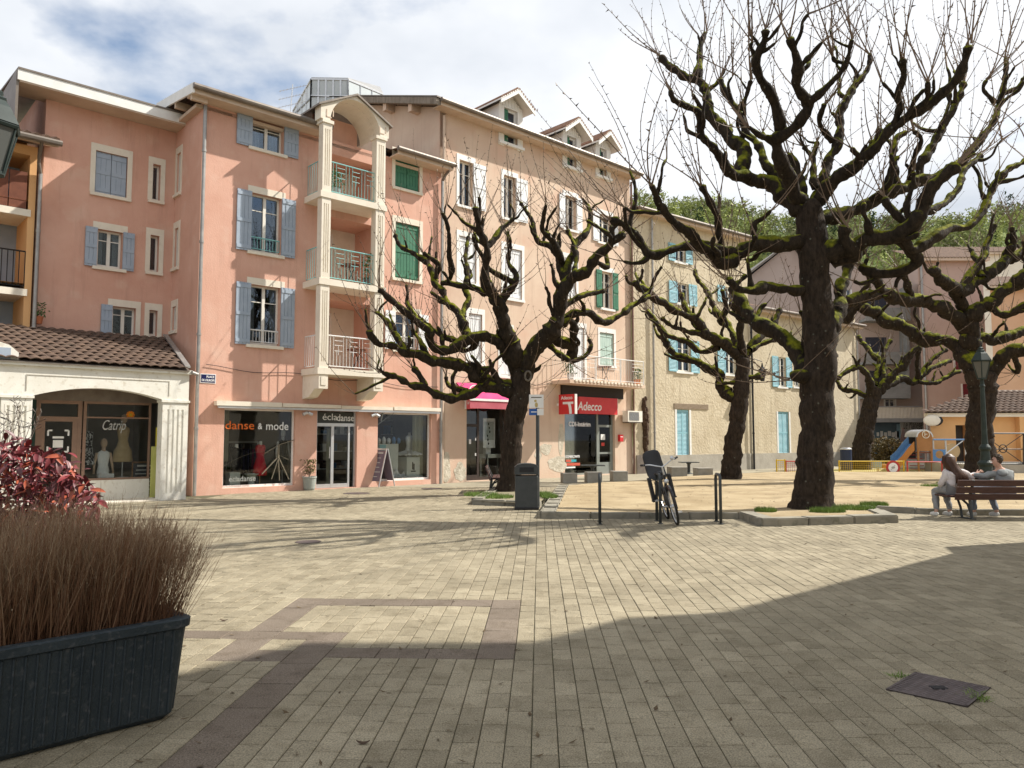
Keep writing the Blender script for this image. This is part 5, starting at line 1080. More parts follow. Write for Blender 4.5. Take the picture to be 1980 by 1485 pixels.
tm2.from_pydata(vv, [], ff); tm2.materials.append(m_t2)
e0 = FO.P(0, zo+.03, .45); upv = (FO.P(0, zr_, -3.2)-e0); nrm = upv.length; upv.normalize(); bs = Matrix((FO.d, upv, FO.d.cross(upv))).transposed()
for r in range(int(nrm/.4)):
    u_l = -.45+(FO.u(1925, -3)+.45)*(r*.4/nrm); c_ = 0
    while True:
        u_ = u_l+.15+c_*.3; c_ += 1
        p = FO.P(u_, zo+.03, .45)+upv*(r*.4); pr = p-CO
        if CX+FPX*pr.x/pr.y > 2075 or c_ > 60: break
        o = bpy.data.objects.new('tile', tm2); COL.objects.link(o); o.parent = rO; o.location = p-WL[rO]; o.rotation_euler = bs.to_euler()
hip = MB(); hip.prism([FO.P(-.45, zo+.02, .45), FO.P(FO.u(1925, -3), zr_, -3.2), FO.P(1.6, zo+.02, -3.4)], Z*.05); hip.build('hip_roof', m_tile, hO)
sdir = V3(FO.o.x-.35, FO.o.y, 0).normalized()*6; MB().obox(FO.P(.02, 0, -.02), FO.d*.2, sdir, Z*zo).build('side_wall', m_plinth, hO)
os_ = thing('oval_sign', at(1798, 815, 37.6), 'pale oval sign hung at the corner of the low orange building', 'sign'); p = at(1802, 813, 37.6); MB().ball(p, .36, 16, 8, (1.2, .25, .75)).build('panel', m_cream, os_, smooth=True); MB().ball(p+Vector((.25, .1, 0)), .36, 16, 8, (1.0, .2, .72)).build('rim', m_black, os_, smooth=True)
# black cross-braced railing on a raised edge
rl = thing('cross_braced_railing', at(1950, 905, 33), 'black iron railing with crossed bars and rings in front of the low orange building', 'railing')
Yr = 33; xs_ = [1898, 1946-20, 1985, 2044]; p0 = lambda px, py: at(px, py, Yr)
for px in (1898, 1979, 2060): MB().bar(p0(px, 905), p0(px, 838), .03, 6).build('post', m_black, rl)
MB().bar(p0(1896, 838), p0(2062, 838), .03, 6).build('top_rail', m_black, rl); MB().bar(p0(1896, 868.5), p0(2062, 868.5), .02, 6).build('middle_rail', m_black, rl); MB().bar(p0(1896, 897), p0(2062, 897), .03, 6).build('bottom_rail', m_black, rl)
for (a, b) in ((1898, 1979), (1979, 2060)):
    MB().bar(p0(a, 896), p0(b, 839), .016, 5).build('brace', m_black, rl); MB().bar(p0(a, 839), p0(b, 896), .016, 5).build('brace', m_black, rl)
    c_ = p0((a+b)/2, 867.5); MB().tube([c_+Vector((math.cos(t*PI/10)*.17, -.03, math.sin(t*PI/10)*.17)) for t in range(21)], .02, 5).build('ring', m_black, rl)
MB().box(p0(1885, 905).x, p0(2100, 905).x, Yr-.1, Yr+4, -.05, .45).build('raised_terrace', m_plinth, kind='structure')
# ---- the houses behind the viewer's right shoulder that shade the foreground
hS = thing('shading_house', (17, 0, 0), 'tall plain house on the right beyond the frame that shades the foreground', 'building')
mb = MB(); X0 = 10.5
SIL = [(-25, 17), (9.7, 17), (9.7, 14.7), (9.35, 12.9), (9.95, 12.3), (9.25, 10.7), (9.9, 9.7), (9.85, 8.7), (12.05, 4.6), (12.6, 4.35), (12.6, -.05), (-25, -.05)]
mb.prism([Vector((X0, y, z)) for y, z in SIL], (9, 0, 0)); mb.build('wall', m_cream, hS)
MB().box(X0-.25, X0+9.2, -25, 9.8, 17.02, 17.25).build('roof', m_tile, hS)
# ---- wooded hill
m_wood_g = M('spring_foliage', (.21, .25, .085), (.34, .38, .14), .06, rough=.9, c3=(.17, .15, .10), s3=.10, amt=.65)
m_hill = M('hill_grass', (.10, .15, .04), (.16, .2, .06), .03, rough=1)
def hz(x, y):
    px = CX+FPX*x/max(y, 1); t = (px-1150)/900
    yr = 372+10*math.sin(px*.03)+(px-1250)*.16 if px < 1560 else 422-8*math.sin(px*.02)-(px-1560)*.03
    if px < 1250: yr = 372+(1250-px)*.35
    top = HC+(848-yr-14)*max(y, 1)/FPX; k = min(1, max(0, (y-140)/210)); return top*(k*k*(3-2*k))+1.5*noise.noise(Vector((x*.03, y*.03, 0)))*k
mb = MB(); nx, ny = 60, 26; idx = {}
for j in range(ny):
    for i in range(nx):
        y = 130+220*j/(ny-1); x = y*(-.15+1.5*i/(nx-1)); idx[(i, j)] = len(mb.v); mb.v.append(Vector((x, y, hz(x, y)-1.2)))
for j in range(ny-1):
    for i in range(nx-1): mb.f.append((idx[(i, j)], idx[(i+1, j)], idx[(i+1, j+1)], idx[(i, j+1)]))
mb.build('hill', m_hill, kind='structure', smooth=True)
wd = MB(); wt = []
for k in range(1500):
    y = 130+225*math.sqrt(R.random()); x = y*R.uniform(.08, .84); z = hz(x, y)-.5; r = R.uniform(1.8, 4.8); sp_ = R.random(); con = sp_ > .93; tt = .02 if con else (R.uniform(.35, .62) if sp_ < .25 else R.uniform(.55, 1.0))
    for q in range(15):       # each crown: a loose cluster of leaf clumps
        hq = R.uniform(.0, 1.0); wq = (1-hq)*.55 if con else math.sqrt(max(.02, 1-(2*hq-1)**2))*.75
        a_ = R.uniform(0, 2*PI); rq = r*wq*math.sqrt(R.random()); c_ = Vector((x+math.cos(a_)*rq, y+math.sin(a_)*rq, z+r*hq*(2.4 if con else 1.7)+.3)); s_ = r*R.uniform(.10, .24)
        for w_ in range(8):
            a_ = Vector((R.gauss(0, 1), R.gauss(0, 1), R.gauss(0, 1))).normalized()*s_; b_ = Vector((R.gauss(0, 1), R.gauss(0, 1), R.gauss(0, 1))).normalized()*s_
            p = c_+Vector((R.gauss(0, 1), R.gauss(0, 1), R.gauss(0, 1)))*s_*1.2; wd.v += [p-a_, p+b_, p+a_]; kk = len(wd.v); wd.f.append((kk-3, kk-2, kk-1)); wt += [tt]*3
m_wood_g = bpy.data.materials.new('spring_crowns'); m_wood_g.use_nodes = True
def _wm(m):
    nt = m.node_tree; N = nt.nodes; L = nt.links; b = N['Principled BSDF']; b.inputs['Roughness'].default_value = .9; b.inputs['Specular IOR Level'].default_value = .1
    a = N.new('ShaderNodeAttribute'); a.attribute_name = 'tint'; rp = N.new('ShaderNodeValToRGB'); e = rp.color_ramp.elements; e[0].color = (.035, .06, .03, 1); e[1].color = (.40, .44, .15, 1); x_ = e.new(.3); x_.color = (.05, .08, .035, 1); x_ = e.new(.36); x_.color = (.20, .175, .12, 1); x_ = e.new(.55); x_.color = (.21, .235, .10, 1); L.new(a.outputs['Fac'], rp.inputs[0]); L.new(rp.outputs[0], b.inputs['Base Color'])
_wm(m_wood_g)
hw_ = wd.build('hillside_wood', m_wood_g, kind='stuff', label='spring green wood covering the hill behind the roofs', cat='wood')

set_tint(hw_.data, wt)
# ---------------------------------------------------------------- pollarded trees
m_bark = bark('mossy_bark', (.010, .008, .006), (.046, .034, .024), (.21, .21, .014), .085)
m_bark2 = bark('trunk_bark', (.011, .008, .006), (.055, .040, .029), (.12, .125, .018), -.10)
m_shoot = M('young_shoot', (.13, .088, .06), (.20, .145, .105), 3, rough=.6)
def catmull(pts, step):
    out = []; n = len(pts)
    for i in range(n-1):
        p0, p1, p2, p3 = pts[max(i-1, 0)], pts[i], pts[i+1], pts[min(i+2, n-1)]
        L = (p2[0]-p1[0]).length; k = max(2, int(L/step))
        for j in range(k):
            t = j/k; t2, t3 = t*t, t*t*t
            c = .5*(2*p1[0]+(p2[0]-p0[0])*t+(2*p0[0]-5*p1[0]+4*p2[0]-p3[0])*t2+(3*p1[0]-p0[0]-3*p2[0]+p3[0])*t3)
            out.append((c, p1[1]+(p2[1]-p1[1])*t))
    out.append(pts[-1]); return out
def gnarl(mb, pts, sides, seed, kn=.42, wob=.36, tip=True, flute=0.):
    """tube with lumpy radius, wandering centre and a swollen end"""
    n0 = len(mb.v); k = len(pts); u = None; s = 0.
    C = []
    for i, (c, r) in enumerate(pts):
        if i: s += (c-pts[i-1][0]).length
        q = Vector((seed*3.1, s*2.2, seed)); w = wob*r*min(1, i/3)
        C.append((c+Vector((noise.noise(q), noise.noise(q+Vector((9, 0, 0))), noise.noise(q+Vector((0, 0, 9)))))*w*1.6, r, s))
    for i, (c, r, s) in enumerate(C):
        t = (C[min(i+1, k-1)][0]-C[max(i-1, 0)][0]); t = t.normalized() if t.length > 1e-7 else Z
        u = (t.orthogonal() if u is None else u-t*u.dot(t)); u = u.normalized() if u.length > 1e-6 else t.orthogonal().normalized(); w = t.cross(u)
        rr = r*(1+kn*noise.noise(Vector((s*(1.1/max(r, .04))*.22, seed*7.7, 1)))+kn*.7*noise.noise(Vector((s*5.5, seed*2.2, 4))))
        if tip and i > k-4: rr *= 1.12 if i < k-1 else .65
        for j in range(sides):
            a = 2*PI*j/sides; d = u*math.cos(a)+w*math.sin(a)
            dv = 1+.16*noise.noise((c+d*r)*(1.6/max(r, .06))*.55)+.10*noise.noise((c+d*r)*9)
            if flute: dv += flute*math.cos(a*5+seed)*max(0, 1-s/1.3)**2
            mb.v.append(c+d*rr*dv)
    for i in range(k-1):
        for j in range(sides): a = n0+i*sides+j; b = n0+i*sides+(j+1) % sides; mb.f.append((a, b, b+sides, a+sides))
    mb.f.append(tuple(n0+(k-1)*sides+j for j in range(sides)))
    return C
def shoot(mb, p, d, L, r0, rr, bud=True, droop=0):
    n = max(5, int(L/.16)); pts = [p]; rad = [r0*1.35]; d = d.normalized(); up = Vector((rr.gauss(0, .25), rr.gauss(0, .25), 1-droop))
    cv = Vector((rr.gauss(0, .05), rr.gauss(0, .05), 0))
    for i in range(n):
        d = (d+up*.055+cv*.8+Vector((rr.gauss(0, .035), rr.gauss(0, .035), rr.gauss(0, .035)))).normalized(); p = p+d*(L/n); pts.append(p); rad.append(r0*(1-.75*(i+1)/n))
        if bud and i > 1:
            s = r0*rr.uniform(1.0, 2.2); o = Vector((rr.gauss(0, 1), rr.gauss(0, 1), rr.gauss(.6, .6))).normalized(); k = len(mb.v); e = o.orthogonal().normalized()
            mb.v += [p+e*s*.8, p-e*s*.8, p+o*s*3.0, p+o.cross(e)*s*.8]; mb.f += [(k, k+1, k+2), (k+3, k, k+2)]
    mb.tube(pts, rad, 4, False); return pts
def tree(name, label, base, Y, org, sc, trunk, limbs, ns, slen, seed, rootz=.08, along=1.0, group='pollarded trees of the square', sr=.011):
    rr = random.Random(seed); th = thing(name, (base.x, base.y, rootz), label, 'tree', group)
    SAMP = []     # (px, py, dY)
    def conv(x, y, dY): return at(org[0]+x/sc, org[1]+y/sc, Y+dY)
    def rad(w): return w/2/sc*Y/FPX
    tp = [(conv(x, y, 0), rad(w)*(.95 if seed == 11 else .88)) for x, y, w in trunk]; p0 = tp[0][0]; tp = [(Vector((p0.x, p0.y, min(rootz-.3, p0.z-.3))), tp[0][1]*1.15)]+tp
    for i, (x, y, w) in enumerate(trunk): SAMP.append((x, y, 0.))
    for i in range(len(trunk)-1):
        for t in (.33, .66): SAMP.append((trunk[i][0]*(1-t)+trunk[i+1][0]*t, trunk[i][1]*(1-t)+trunk[i+1][1]*t, 0.))
    mb = MB(); gnarl(mb, catmull(tp, .09), 30, seed, .03, .10, False, .09); mb.build('trunk', m_bark2, th, smooth=True)
    sh = MB()
    for li, L in enumerate(limbs):
        w0, w1 = L[0], L[1]; xy = list(zip(L[2::2], L[3::2])); sx, sy = xy[0]
        near = min(SAMP, key=lambda s: (s[0]-sx)**2+(s[1]-sy)**2); d0 = near[2]
        l2 = sum(math.dist(xy[i], xy[i+1]) for i in range(len(xy)-1)); lm = l2/sc*Y/FPX
        d1 = d0+rr.uniform(.25, .8)*lm*rr.choice((-1, 1)) if lm > .8 else d0+rr.uniform(-.3, .3)
        if abs(d1) > 2.6: d1 = d0-(d1-d0)*.6
        acc = 0.; pts = []
        for i, (x, y) in enumerate(xy):
            if i: acc += math.dist(xy[i-1], xy[i])
            t = acc/l2; dY = d0+(d1-d0)*t; pts.append((conv(x, y, dY), rad(w0+(w1-w0)*t)*.86)); SAMP.append((x, y, dY))
            if i < len(xy)-1: SAMP.append(((x+xy[i+1][0])/2, (y+xy[i+1][1])/2, dY))
        cp = catmull(pts, max(.035, min(.07, rad(w1)*.7))); mb = MB(); C = gnarl(mb, cp, 12, seed+li*1.37); mb.build('limb', m_bark, th, smooth=True)
        e = C[-1][0]; d = (C[-1][0]-C[-4][0]).normalized()
        for q in range(int(ns*rr.uniform(.7, 1.3)+.5)):
            dd = d*.9+Vector((rr.gauss(0, .5), rr.gauss(0, .5), rr.gauss(.35, .4))); shoot(sh, e+Vector((rr.gauss(0, .4), rr.gauss(0, .4), rr.gauss(0, .3)))*C[-1][1], dd, slen*rr.uniform(.35, 1.1), sr*rr.uniform(.6, 1.25), rr)
        # stubby side branches and burls
        nb = int(lm*1.25+rr.random())
        for q in range(nb):
            i = rr.randrange(max(1, len(C)//5), len(C)-1); c, r = C[i][0], C[i][1]; tg = (C[min(i+1, len(C)-1)][0]-C[i-1][0]).normalized()
            sd_ = tg.cross(Vector((rr.gauss(0, 1), rr.gauss(0, 1), rr.gauss(0, 1)))).normalized(); dv = (sd_*1.0+tg*.4+Z*rr.uniform(.1, .9)).normalized(); Lb = rr.uniform(.25, .95)*min(1.3, .5+lm*.2); r0 = min(r*.62, .075); bp = [(c, r0)]; pp = c
            for st in range(4): dv = (dv+Z*.28+Vector((rr.gauss(0, .35), rr.gauss(0, .35), rr.gauss(0, .2)))).normalized(); pp = pp+dv*Lb/4; bp.append((pp, r0*(1-.12*(st+1))))
            bm_ = MB(); CC = gnarl(bm_, catmull(bp, .045), 9, seed+li*2.3+q*.77); bm_.build('branch', m_bark, th, smooth=True)
            for z_ in range(int(ns*.4+rr.random())): shoot(sh, CC[-1][0], dv*.8+Vector((rr.gauss(0, .5), rr.gauss(0, .5), rr.gauss(.4, .4))), slen*rr.uniform(.3, .9), sr*rr.uniform(.55, 1.1), rr)
        for q in range(int(lm*1.5*along)):
            i = rr.randrange(len(C)//3, len(C)); shoot(sh, C[i][0], Vector((rr.gauss(0, .6), rr.gauss(0, .6), 1)), slen*rr.uniform(.15, .6), sr*rr.uniform(.5, .9), rr)
    o = sh.build('young_shoots', m_shoot, th, kind='stuff'); return th
T2b = gnd(1572, 986, .11); Y2 = T2b.y+.45
T2trunk = [(1078, 2180, 196), (1084, 2110, 172), (1092, 1980, 156), (1098, 1800, 145), (1108, 1600, 142), (1112, 1420, 138), (1098, 1280, 130), (1085, 1120, 131), (1078, 1000, 134), (1068, 900, 118), (1062, 850, 70)]
T2 = [(100, 34, 1050, 900, 1000, 860, 930, 800, 850, 770, 770, 725, 790, 650, 740, 590, 680, 530, 640, 470, 630, 400, 590, 340, 530, 320, 470, 280, 430, 240),
 (58, 24, 800, 750, 730, 730, 680, 660, 630, 600, 600, 540, 590, 480, 540, 450, 490, 420, 475, 380), (46, 28, 590, 335, 600, 270, 605, 200, 625, 140),
 (58, 26, 1000, 850, 940, 770, 880, 690, 850, 620, 800, 560, 770, 480, 720, 410, 690, 340), (30, 18, 770, 470, 800, 410, 820, 340),
 (78, 34, 1040, 860, 990, 790, 940, 700, 930, 600, 960, 570, 1040, 500, 1060, 430, 1010, 360, 1020, 300, 1000, 220, 980, 160),
 (56, 30, 945, 590, 940, 520, 900, 400, 860, 330, 840, 260, 870, 190, 880, 120), (26, 16, 840, 240, 820, 200, 825, 180), (40, 20, 925, 590, 860, 575, 810, 540),
 (38, 18, 1060, 440, 1100, 410, 1150, 360, 1200, 310, 1230, 250, 1250, 170), (24, 14, 1220, 270, 1180, 260, 1165, 240),
 (64, 26, 1090, 870, 1120, 780, 1150, 680, 1190, 600, 1200, 500, 1220, 430, 1260, 370, 1310, 300, 1325, 230), (34, 22, 1165, 600, 1110, 520, 1130, 440), (40, 20, 1095, 800, 1085, 740, 1080, 670, 1040, 620), (26, 20, 1080, 670, 1100, 600),
 (46, 30, 1040, 860, 1030, 760, 985, 650), (66, 32, 1100, 860, 1180, 760, 1280, 690, 1370, 600, 1430, 530, 1500, 490, 1570, 450, 1640, 390, 1700, 330, 1730, 250, 1745, 190), (42, 24, 1430, 530, 1455, 450, 1440, 400, 1470, 320, 1465, 250),
 (34, 22, 1500, 490, 1560, 430, 1570, 350), (70, 32, 1110, 930, 1230, 900, 1330, 860, 1440, 810, 1520, 780, 1540, 700, 1600, 600, 1660, 500, 1700, 420, 1720, 350), (36, 22, 1500, 780, 1510, 690, 1540, 600, 1510, 560),
 (56, 26, 1500, 780, 1620, 750, 1720, 680, 1790, 600, 1850, 520, 1880, 430, 1900, 340, 1905, 250), (26, 18, 1860, 440, 1810, 380, 1825, 340), (24, 16, 1890, 400, 1950, 370, 1975, 330),
 (100, 46, 1090, 1100, 1200, 1060, 1300, 1030, 1440, 1000, 1530, 930, 1560, 840, 1600, 780, 1700, 700), (56, 30, 1470, 1010, 1520, 1060, 1640, 980, 1760, 950, 1820, 870, 1860, 780, 1920, 720, 1990, 680),
 (76, 42, 1500, 960, 1455, 990, 1490, 1060, 1530, 1110, 1460, 1150, 1370, 1170, 1280, 1130), (44, 26, 1550, 900, 1640, 870, 1700, 800, 1730, 720, 1800, 660), (46, 30, 1440, 820, 1420, 700, 1430, 600, 1480, 560),
 (72, 36, 1060, 1040, 900, 1030, 800, 1050, 740, 1080, 640, 1060, 540, 1050, 430, 1080, 380, 1070, 330, 1010, 280, 960, 220, 930), (68, 26, 760, 1080, 690, 1120, 570, 1000, 480, 930, 430, 860, 390, 790), (44, 30, 690, 1060, 680, 950, 650, 870, 610, 790),
 (50, 44, 1060, 1240, 900, 1225, 780, 1230, 720, 1190), (112, 56, 1100, 1640, 1050, 1570, 1005, 1500, 960, 1430, 890, 1400, 830, 1380, 790, 1310, 735, 1220), (112, 46, 1110, 1560, 1160, 1400, 1190, 1290, 1215, 1180, 1240, 1120), (60, 56, 1080, 1620, 1020, 1600, 1000, 1620),
 (70, 46, 1160, 1120, 1260, 1080, 1210, 1010, 1225, 960), (50, 30, 1480, 950, 1400, 880, 1390, 840)]
tree('pollarded_tree', 'biggest mossy pollarded tree with a thick dark trunk in the kerbed bed', T2b, Y2, (1080, 0), 2.2, T2trunk, T2, 5, 2.9, 11, .1, .7, sr=.0145)
T1b = gnd(976, 951, .09); Y1 = T1b.y+.35
T1trunk = [(925, 1465, 140), (938, 1400, 120), (948, 1300, 108), (958, 1150, 104), (975, 1050, 112), (985, 970, 112), (985, 890, 90), (985, 850, 50)]
T1 = [(66, 26, 970, 1000, 900, 985, 830, 965, 760, 1000, 690, 1020, 600, 1005, 540, 970, 470, 960, 400, 920, 340, 905), (30, 24, 540, 965, 510, 910, 480, 880), (28, 20, 740, 985, 660, 970, 640, 920),
 (78, 28, 950, 970, 880, 950, 800, 930, 740, 880, 650, 860, 560, 840, 470, 810, 400, 780, 330, 770, 285, 730, 275, 700), (42, 22, 440, 795, 400, 720, 360, 660, 310, 620), (32, 20, 560, 840, 520, 760, 480, 700), (38, 26, 880, 945, 850, 890, 800, 880, 740, 860),
 (72, 28, 970, 900, 920, 800, 870, 750, 800, 730, 740, 745, 690, 770, 650, 800, 590, 790, 560, 750, 550, 700, 480, 640, 420, 590, 370, 550, 330, 510), (34, 22, 700, 760, 640, 740, 580, 700, 520, 650), (40, 26, 780, 735, 770, 780, 730, 800, 700, 790),
 (54, 22, 745, 745, 710, 640, 660, 590, 620, 520, 580, 470, 560, 400, 500, 350, 420, 300, 395, 250), (40, 20, 715, 640, 740, 560, 730, 500, 740, 420, 730, 350, 745, 260), (36, 22, 590, 460, 605, 400, 560, 360, 530, 340), (36, 30, 620, 480, 700, 490, 780, 510, 830, 540), (34, 18, 640, 480, 665, 430, 655, 330, 650, 220, 620, 150),
 (88, 24, 985, 890, 950, 760, 920, 680, 890, 600, 870, 550, 830, 480, 820, 400, 835, 330, 820, 270, 790, 200, 775, 120), (38, 20, 830, 310, 880, 250, 930, 200, 955, 180), (44, 22, 890, 580, 960, 490, 970, 440, 930, 380, 940, 300, 925, 240), (38, 18, 960, 480, 900, 450, 840, 410, 800, 340, 775, 290, 765, 260), (46, 30, 960, 800, 930, 720, 880, 630, 870, 580),
 (108, 34, 1000, 920, 1040, 820, 1110, 740, 1150, 660, 1190, 520, 1230, 460, 1290, 430, 1340, 360, 1430, 290, 1480, 240), (50, 20, 1200, 500, 1180, 400, 1140, 320, 1080, 290, 1050, 230, 1040, 180, 990, 100), (42, 20, 1185, 400, 1150, 290, 1090, 230, 1100, 170, 1110, 110), (48, 22, 1205, 480, 1230, 330, 1290, 250, 1320, 180, 1300, 110), (32, 22, 1240, 450, 1250, 340, 1210, 230), (30, 22, 1330, 370, 1400, 400, 1390, 320, 1460, 270),
 (46, 28, 1150, 690, 1200, 640, 1300, 620, 1380, 660, 1460, 630, 1510, 590, 1560, 560, 1600, 540), (38, 26, 1190, 600, 1240, 560, 1310, 530, 1385, 520), (66, 52, 1060, 800, 1130, 740, 1190, 760, 1240, 790, 1220, 850), (50, 36, 1235, 790, 1240, 690, 1210, 650, 1190, 680), (34, 20, 1225, 850, 1290, 830, 1320, 780, 1310, 740), (30, 30, 1120, 770, 1170, 810, 1220, 845), (50, 56, 1000, 950, 1025, 920, 1030, 900)]
tree('pollarded_tree', 'mossy pollarded tree with spreading limbs in front of the magenta awning shop', T1b, Y1, (600, 350), 2.434, T1trunk, T1, 5, 2.2, 23, .08, .8, sr=.013)
sc0 = at(1021, 727, Y1-.40); mbs = MB(); tw = [o for o in bpy.data.objects if o.name == 'pollarded_tree.001'][0]
mbs.tube([sc0+Vector((math.cos(t*PI/8)*.085, -.02, math.sin(t*PI/8)*.13)) for t in range(17)], .03, 6); mbs.build('pruning_scar', M('scar_wood', (.10, .085, .07), (.17, .15, .12), 9, rough=.9), tw, smooth=True)
T3b = gnd(1414, 927, .1); Y3 = T3b.y+.4
T3trunk = [(545, 1400, 120), (555, 1250, 95), (580, 1100, 90), (590, 1000, 96), (600, 900, 78), (608, 800, 76)]
T3 = [(66, 26, 570, 1000, 500, 940, 480, 880, 420, 840, 340, 810, 270, 780, 220, 720, 200, 660, 150, 590, 130, 560), (70, 36, 600, 800, 520, 740, 430, 690, 380, 620, 280, 570, 190, 510, 120, 460, 60, 420), (38, 22, 490, 745, 400, 770, 330, 720, 240, 690, 180, 620, 130, 570),
 (54, 26, 600, 790, 570, 700, 540, 640, 480, 580, 430, 480, 380, 400, 370, 360), (34, 24, 430, 690, 310, 660, 250, 640, 200, 600), (48, 36, 610, 790, 590, 680, 600, 600, 560, 520), (50, 36, 615, 800, 680, 700, 750, 640, 790, 560), (36, 28, 640, 760, 760, 710, 840, 700), (28, 20, 590, 920, 560, 920, 500, 930), (30, 34, 610, 900, 650, 900, 690, 890), (40, 26, 400, 650, 330, 560, 300, 480), (36, 24, 500, 600, 520, 540, 500, 460)]
tree('pollarded_tree', 'slender-trunked pollarded tree on the sand before the light blue shutters', T3b, Y3, (1200, 380), 2.56, T3trunk, T3, 5, 1.9, 37, .09, .6, sr=.014)
Y4 = 39.; T4b = at(1664, 905, Y4); T4b.z = 0
T4trunk = [(195, 1155, 100), (200, 1080, 88), (215, 1000, 82), (238, 900, 76), (262, 815, 76)]
T4 = [(38, 22, 245, 860, 230, 760, 180, 720, 130, 740, 90, 770), (48, 26, 270, 830, 340, 750, 380, 720, 430, 650, 465, 625), (44, 22, 290, 810, 380, 770, 430, 790, 470, 750, 520, 720, 600, 690), (28, 20, 450, 780, 530, 790, 600, 750, 645, 740), (38, 24, 260, 810, 280, 700, 240, 650, 180, 580), (30, 20, 450, 770, 450, 680, 460, 640), (30, 20, 240, 860, 170, 830, 110, 810, 80, 760), (30, 22, 300, 780, 300, 660, 330, 600), (28, 20, 460, 760, 510, 690, 580, 640)]
tree('pollarded_tree', 'leaning pollarded tree behind the yellow playground fence', T4b, Y4, (1580, 400), 2.32, T4trunk, T4, 5, 1.5, 41, .0, .8, sr=.014)
Y5 = 28.; T5b = at(1897, 935, Y5); T5b.z = .1
T5trunk = [(738, 1230, 165), (735, 1150, 140), (730, 1000, 122), (738, 880, 122), (740, 800, 136), (735, 740, 150)]
T5 = [(84, 62, 720, 760, 640, 640, 560, 600, 480, 590, 400, 560, 330, 520, 250, 470, 180, 440, 140, 480, 150, 520), (70, 50, 730, 740, 690, 620, 740, 590, 860, 580, 950, 560, 1080, 520), (80, 50, 760, 750, 850, 665, 940, 640, 1060, 640, 1150, 590), (84, 56, 690, 640, 690, 500, 780, 430, 850, 370, 940, 310, 1040, 260, 1100, 180),
 (80, 56, 690, 560, 600, 480, 500, 430, 420, 420, 300, 390, 200, 400, 130, 430), (76, 50, 660, 500, 620, 380, 550, 330, 520, 270), (72, 44, 620, 390, 700, 350, 790, 290, 870, 230, 950, 190, 1030, 120), (48, 26, 650, 370, 680, 310, 740, 230, 770, 150, 790, 80), (40, 24, 740, 320, 720, 240, 690, 190), (44, 30, 850, 240, 880, 160, 870, 90), (40, 26, 300, 390, 260, 320, 210, 290), (42, 26, 420, 420, 400, 330, 360, 280), (40, 30, 880, 650, 900, 720, 890, 750), (44, 30, 780, 440, 830, 480, 900, 460, 960, 420), (40, 24, 930, 320, 950, 230, 930, 150)]
tree('pollarded_tree', 'thick mossy tree with long level limbs behind the green lamp post', T5b, Y5, (1580, 400), 2.32, T5trunk, T5, 5, 2.2, 53, .09, .6, sr=.015)
# ---------------------------------------------------------------- street furniture
m_binp = M('dark_grey_plastic', (.045, .05, .05), (.06, .065, .065), 5, rough=.55); m_slat = M('brown_slat', (.045, .02, .018), (.075, .035, .03), 8, rough=.45, stretch=(1, 6, 6))
m_lamp = M('lamp_green', (.02, .03, .028), (.032, .045, .042), 4, rough=.55, spec=.2); m_conc = M('concrete_block', (.26, .245, .21), (.33, .31, .27), 3, rough=.95, bump=.3, bscale=50)
m_lglass = M('lamp_glass', (.10, .105, .10), rough=.2)
def V(*a): return Vector(a)
# litter bin
g = gnd(1018, 984); lb = thing('litter_bin', g, 'dark grey plastic litter bin with a domed lid beside the tree bed', 'bin')
MB().rounded(-.255, .255, -.24, .24, .03, .74, .03).build('body', m_binp, lb, local=True)
MB().rounded(-.265, .265, -.25, .25, .765, .80, .012).build('collar', m_binp, lb, local=True)
mb = MB(); prof = [(-.265, .80), (.265, .80), (.265, .93), (.2, .985), (.1, 1.005), (0, 1.01), (-.1, 1.005), (-.2, .985), (-.265, .93)]; mb.prism([V(x, -.25, z) for x, z in prof][::1], (0, .5, 0)); mb.build('lid', m_binp, lb, local=True)
MB().rounded(-.27, .27, -.255, .255, .0, .06, .012).build('base', m_black, lb, local=True); MB().rounded(-.16, .16, -.256, -.235, .82, .93, .008).build('flap', m_black, lb, local=True)
# sign on a pole
Ys = 17.6; pb = at(1040, 975, Ys); pb.z = 0; sgn = thing('notice_pole', pb, 'white notice plate with a dog drawing and blue strip on a dark pole', 'sign')
zt_ = at(1037, 765, Ys).z; MB().bar(pb, V(pb.x, pb.y, zt_), .042, 10).build('pole', m_binp, sgn)
c0, c1 = at(1023, 800, Ys-.06), at(1051, 763, Ys-.06); MB().box(c0.x, c1.x, Ys-.08, Ys-.06, at(0, 789, Ys).z, c1.z).build('notice_plate', m_white, sgn)
MB().box(c0.x, at(1038, 800, Ys).x, Ys-.08, Ys-.06, at(0, 803, Ys).z, at(0, 790.5, Ys).z).build('blue_plate', M('sign_blue', (.02, .09, .32), rough=.3), sgn); MB().box(at(1038.5, 800, Ys).x, c1.x, Ys-.08, Ys-.06, at(0, 803, Ys).z, at(0, 790.5, Ys).z).build('white_plate', m_white, sgn)
FSg = Facade((0, Ys-.08), PI/2); dm_ = M('drawing_ink', (.10, .08, .05)); mb = MB(); cx_ = (c0.x+c1.x)/2; cz_ = at(0, 779, Ys).z
mb.ball(V(cx_, Ys-.082, cz_-.05), .045, 8, 6, (.8, .1, 1.3)); mb.ball(V(cx_-.02, Ys-.082, cz_+.04), .03, 8, 6, (1, .1, 1)); mb.build('dog_drawing', M('drawing_tan', (.5, .38, .16)), sgn)
MB().box(cx_-.12, cx_+.12, Ys-.084, Ys-.081, c1.z-.075, c1.z-.055).build('text_line', dm_, sgn); xb = at(1030.5, 0, Ys).x; zb2 = at(0, 796.5, Ys).z; MB().box(xb-.065, xb+.065, Ys-.084, Ys-.081, zb2-.012, zb2+.006).build('text_line', m_wtxt, sgn)
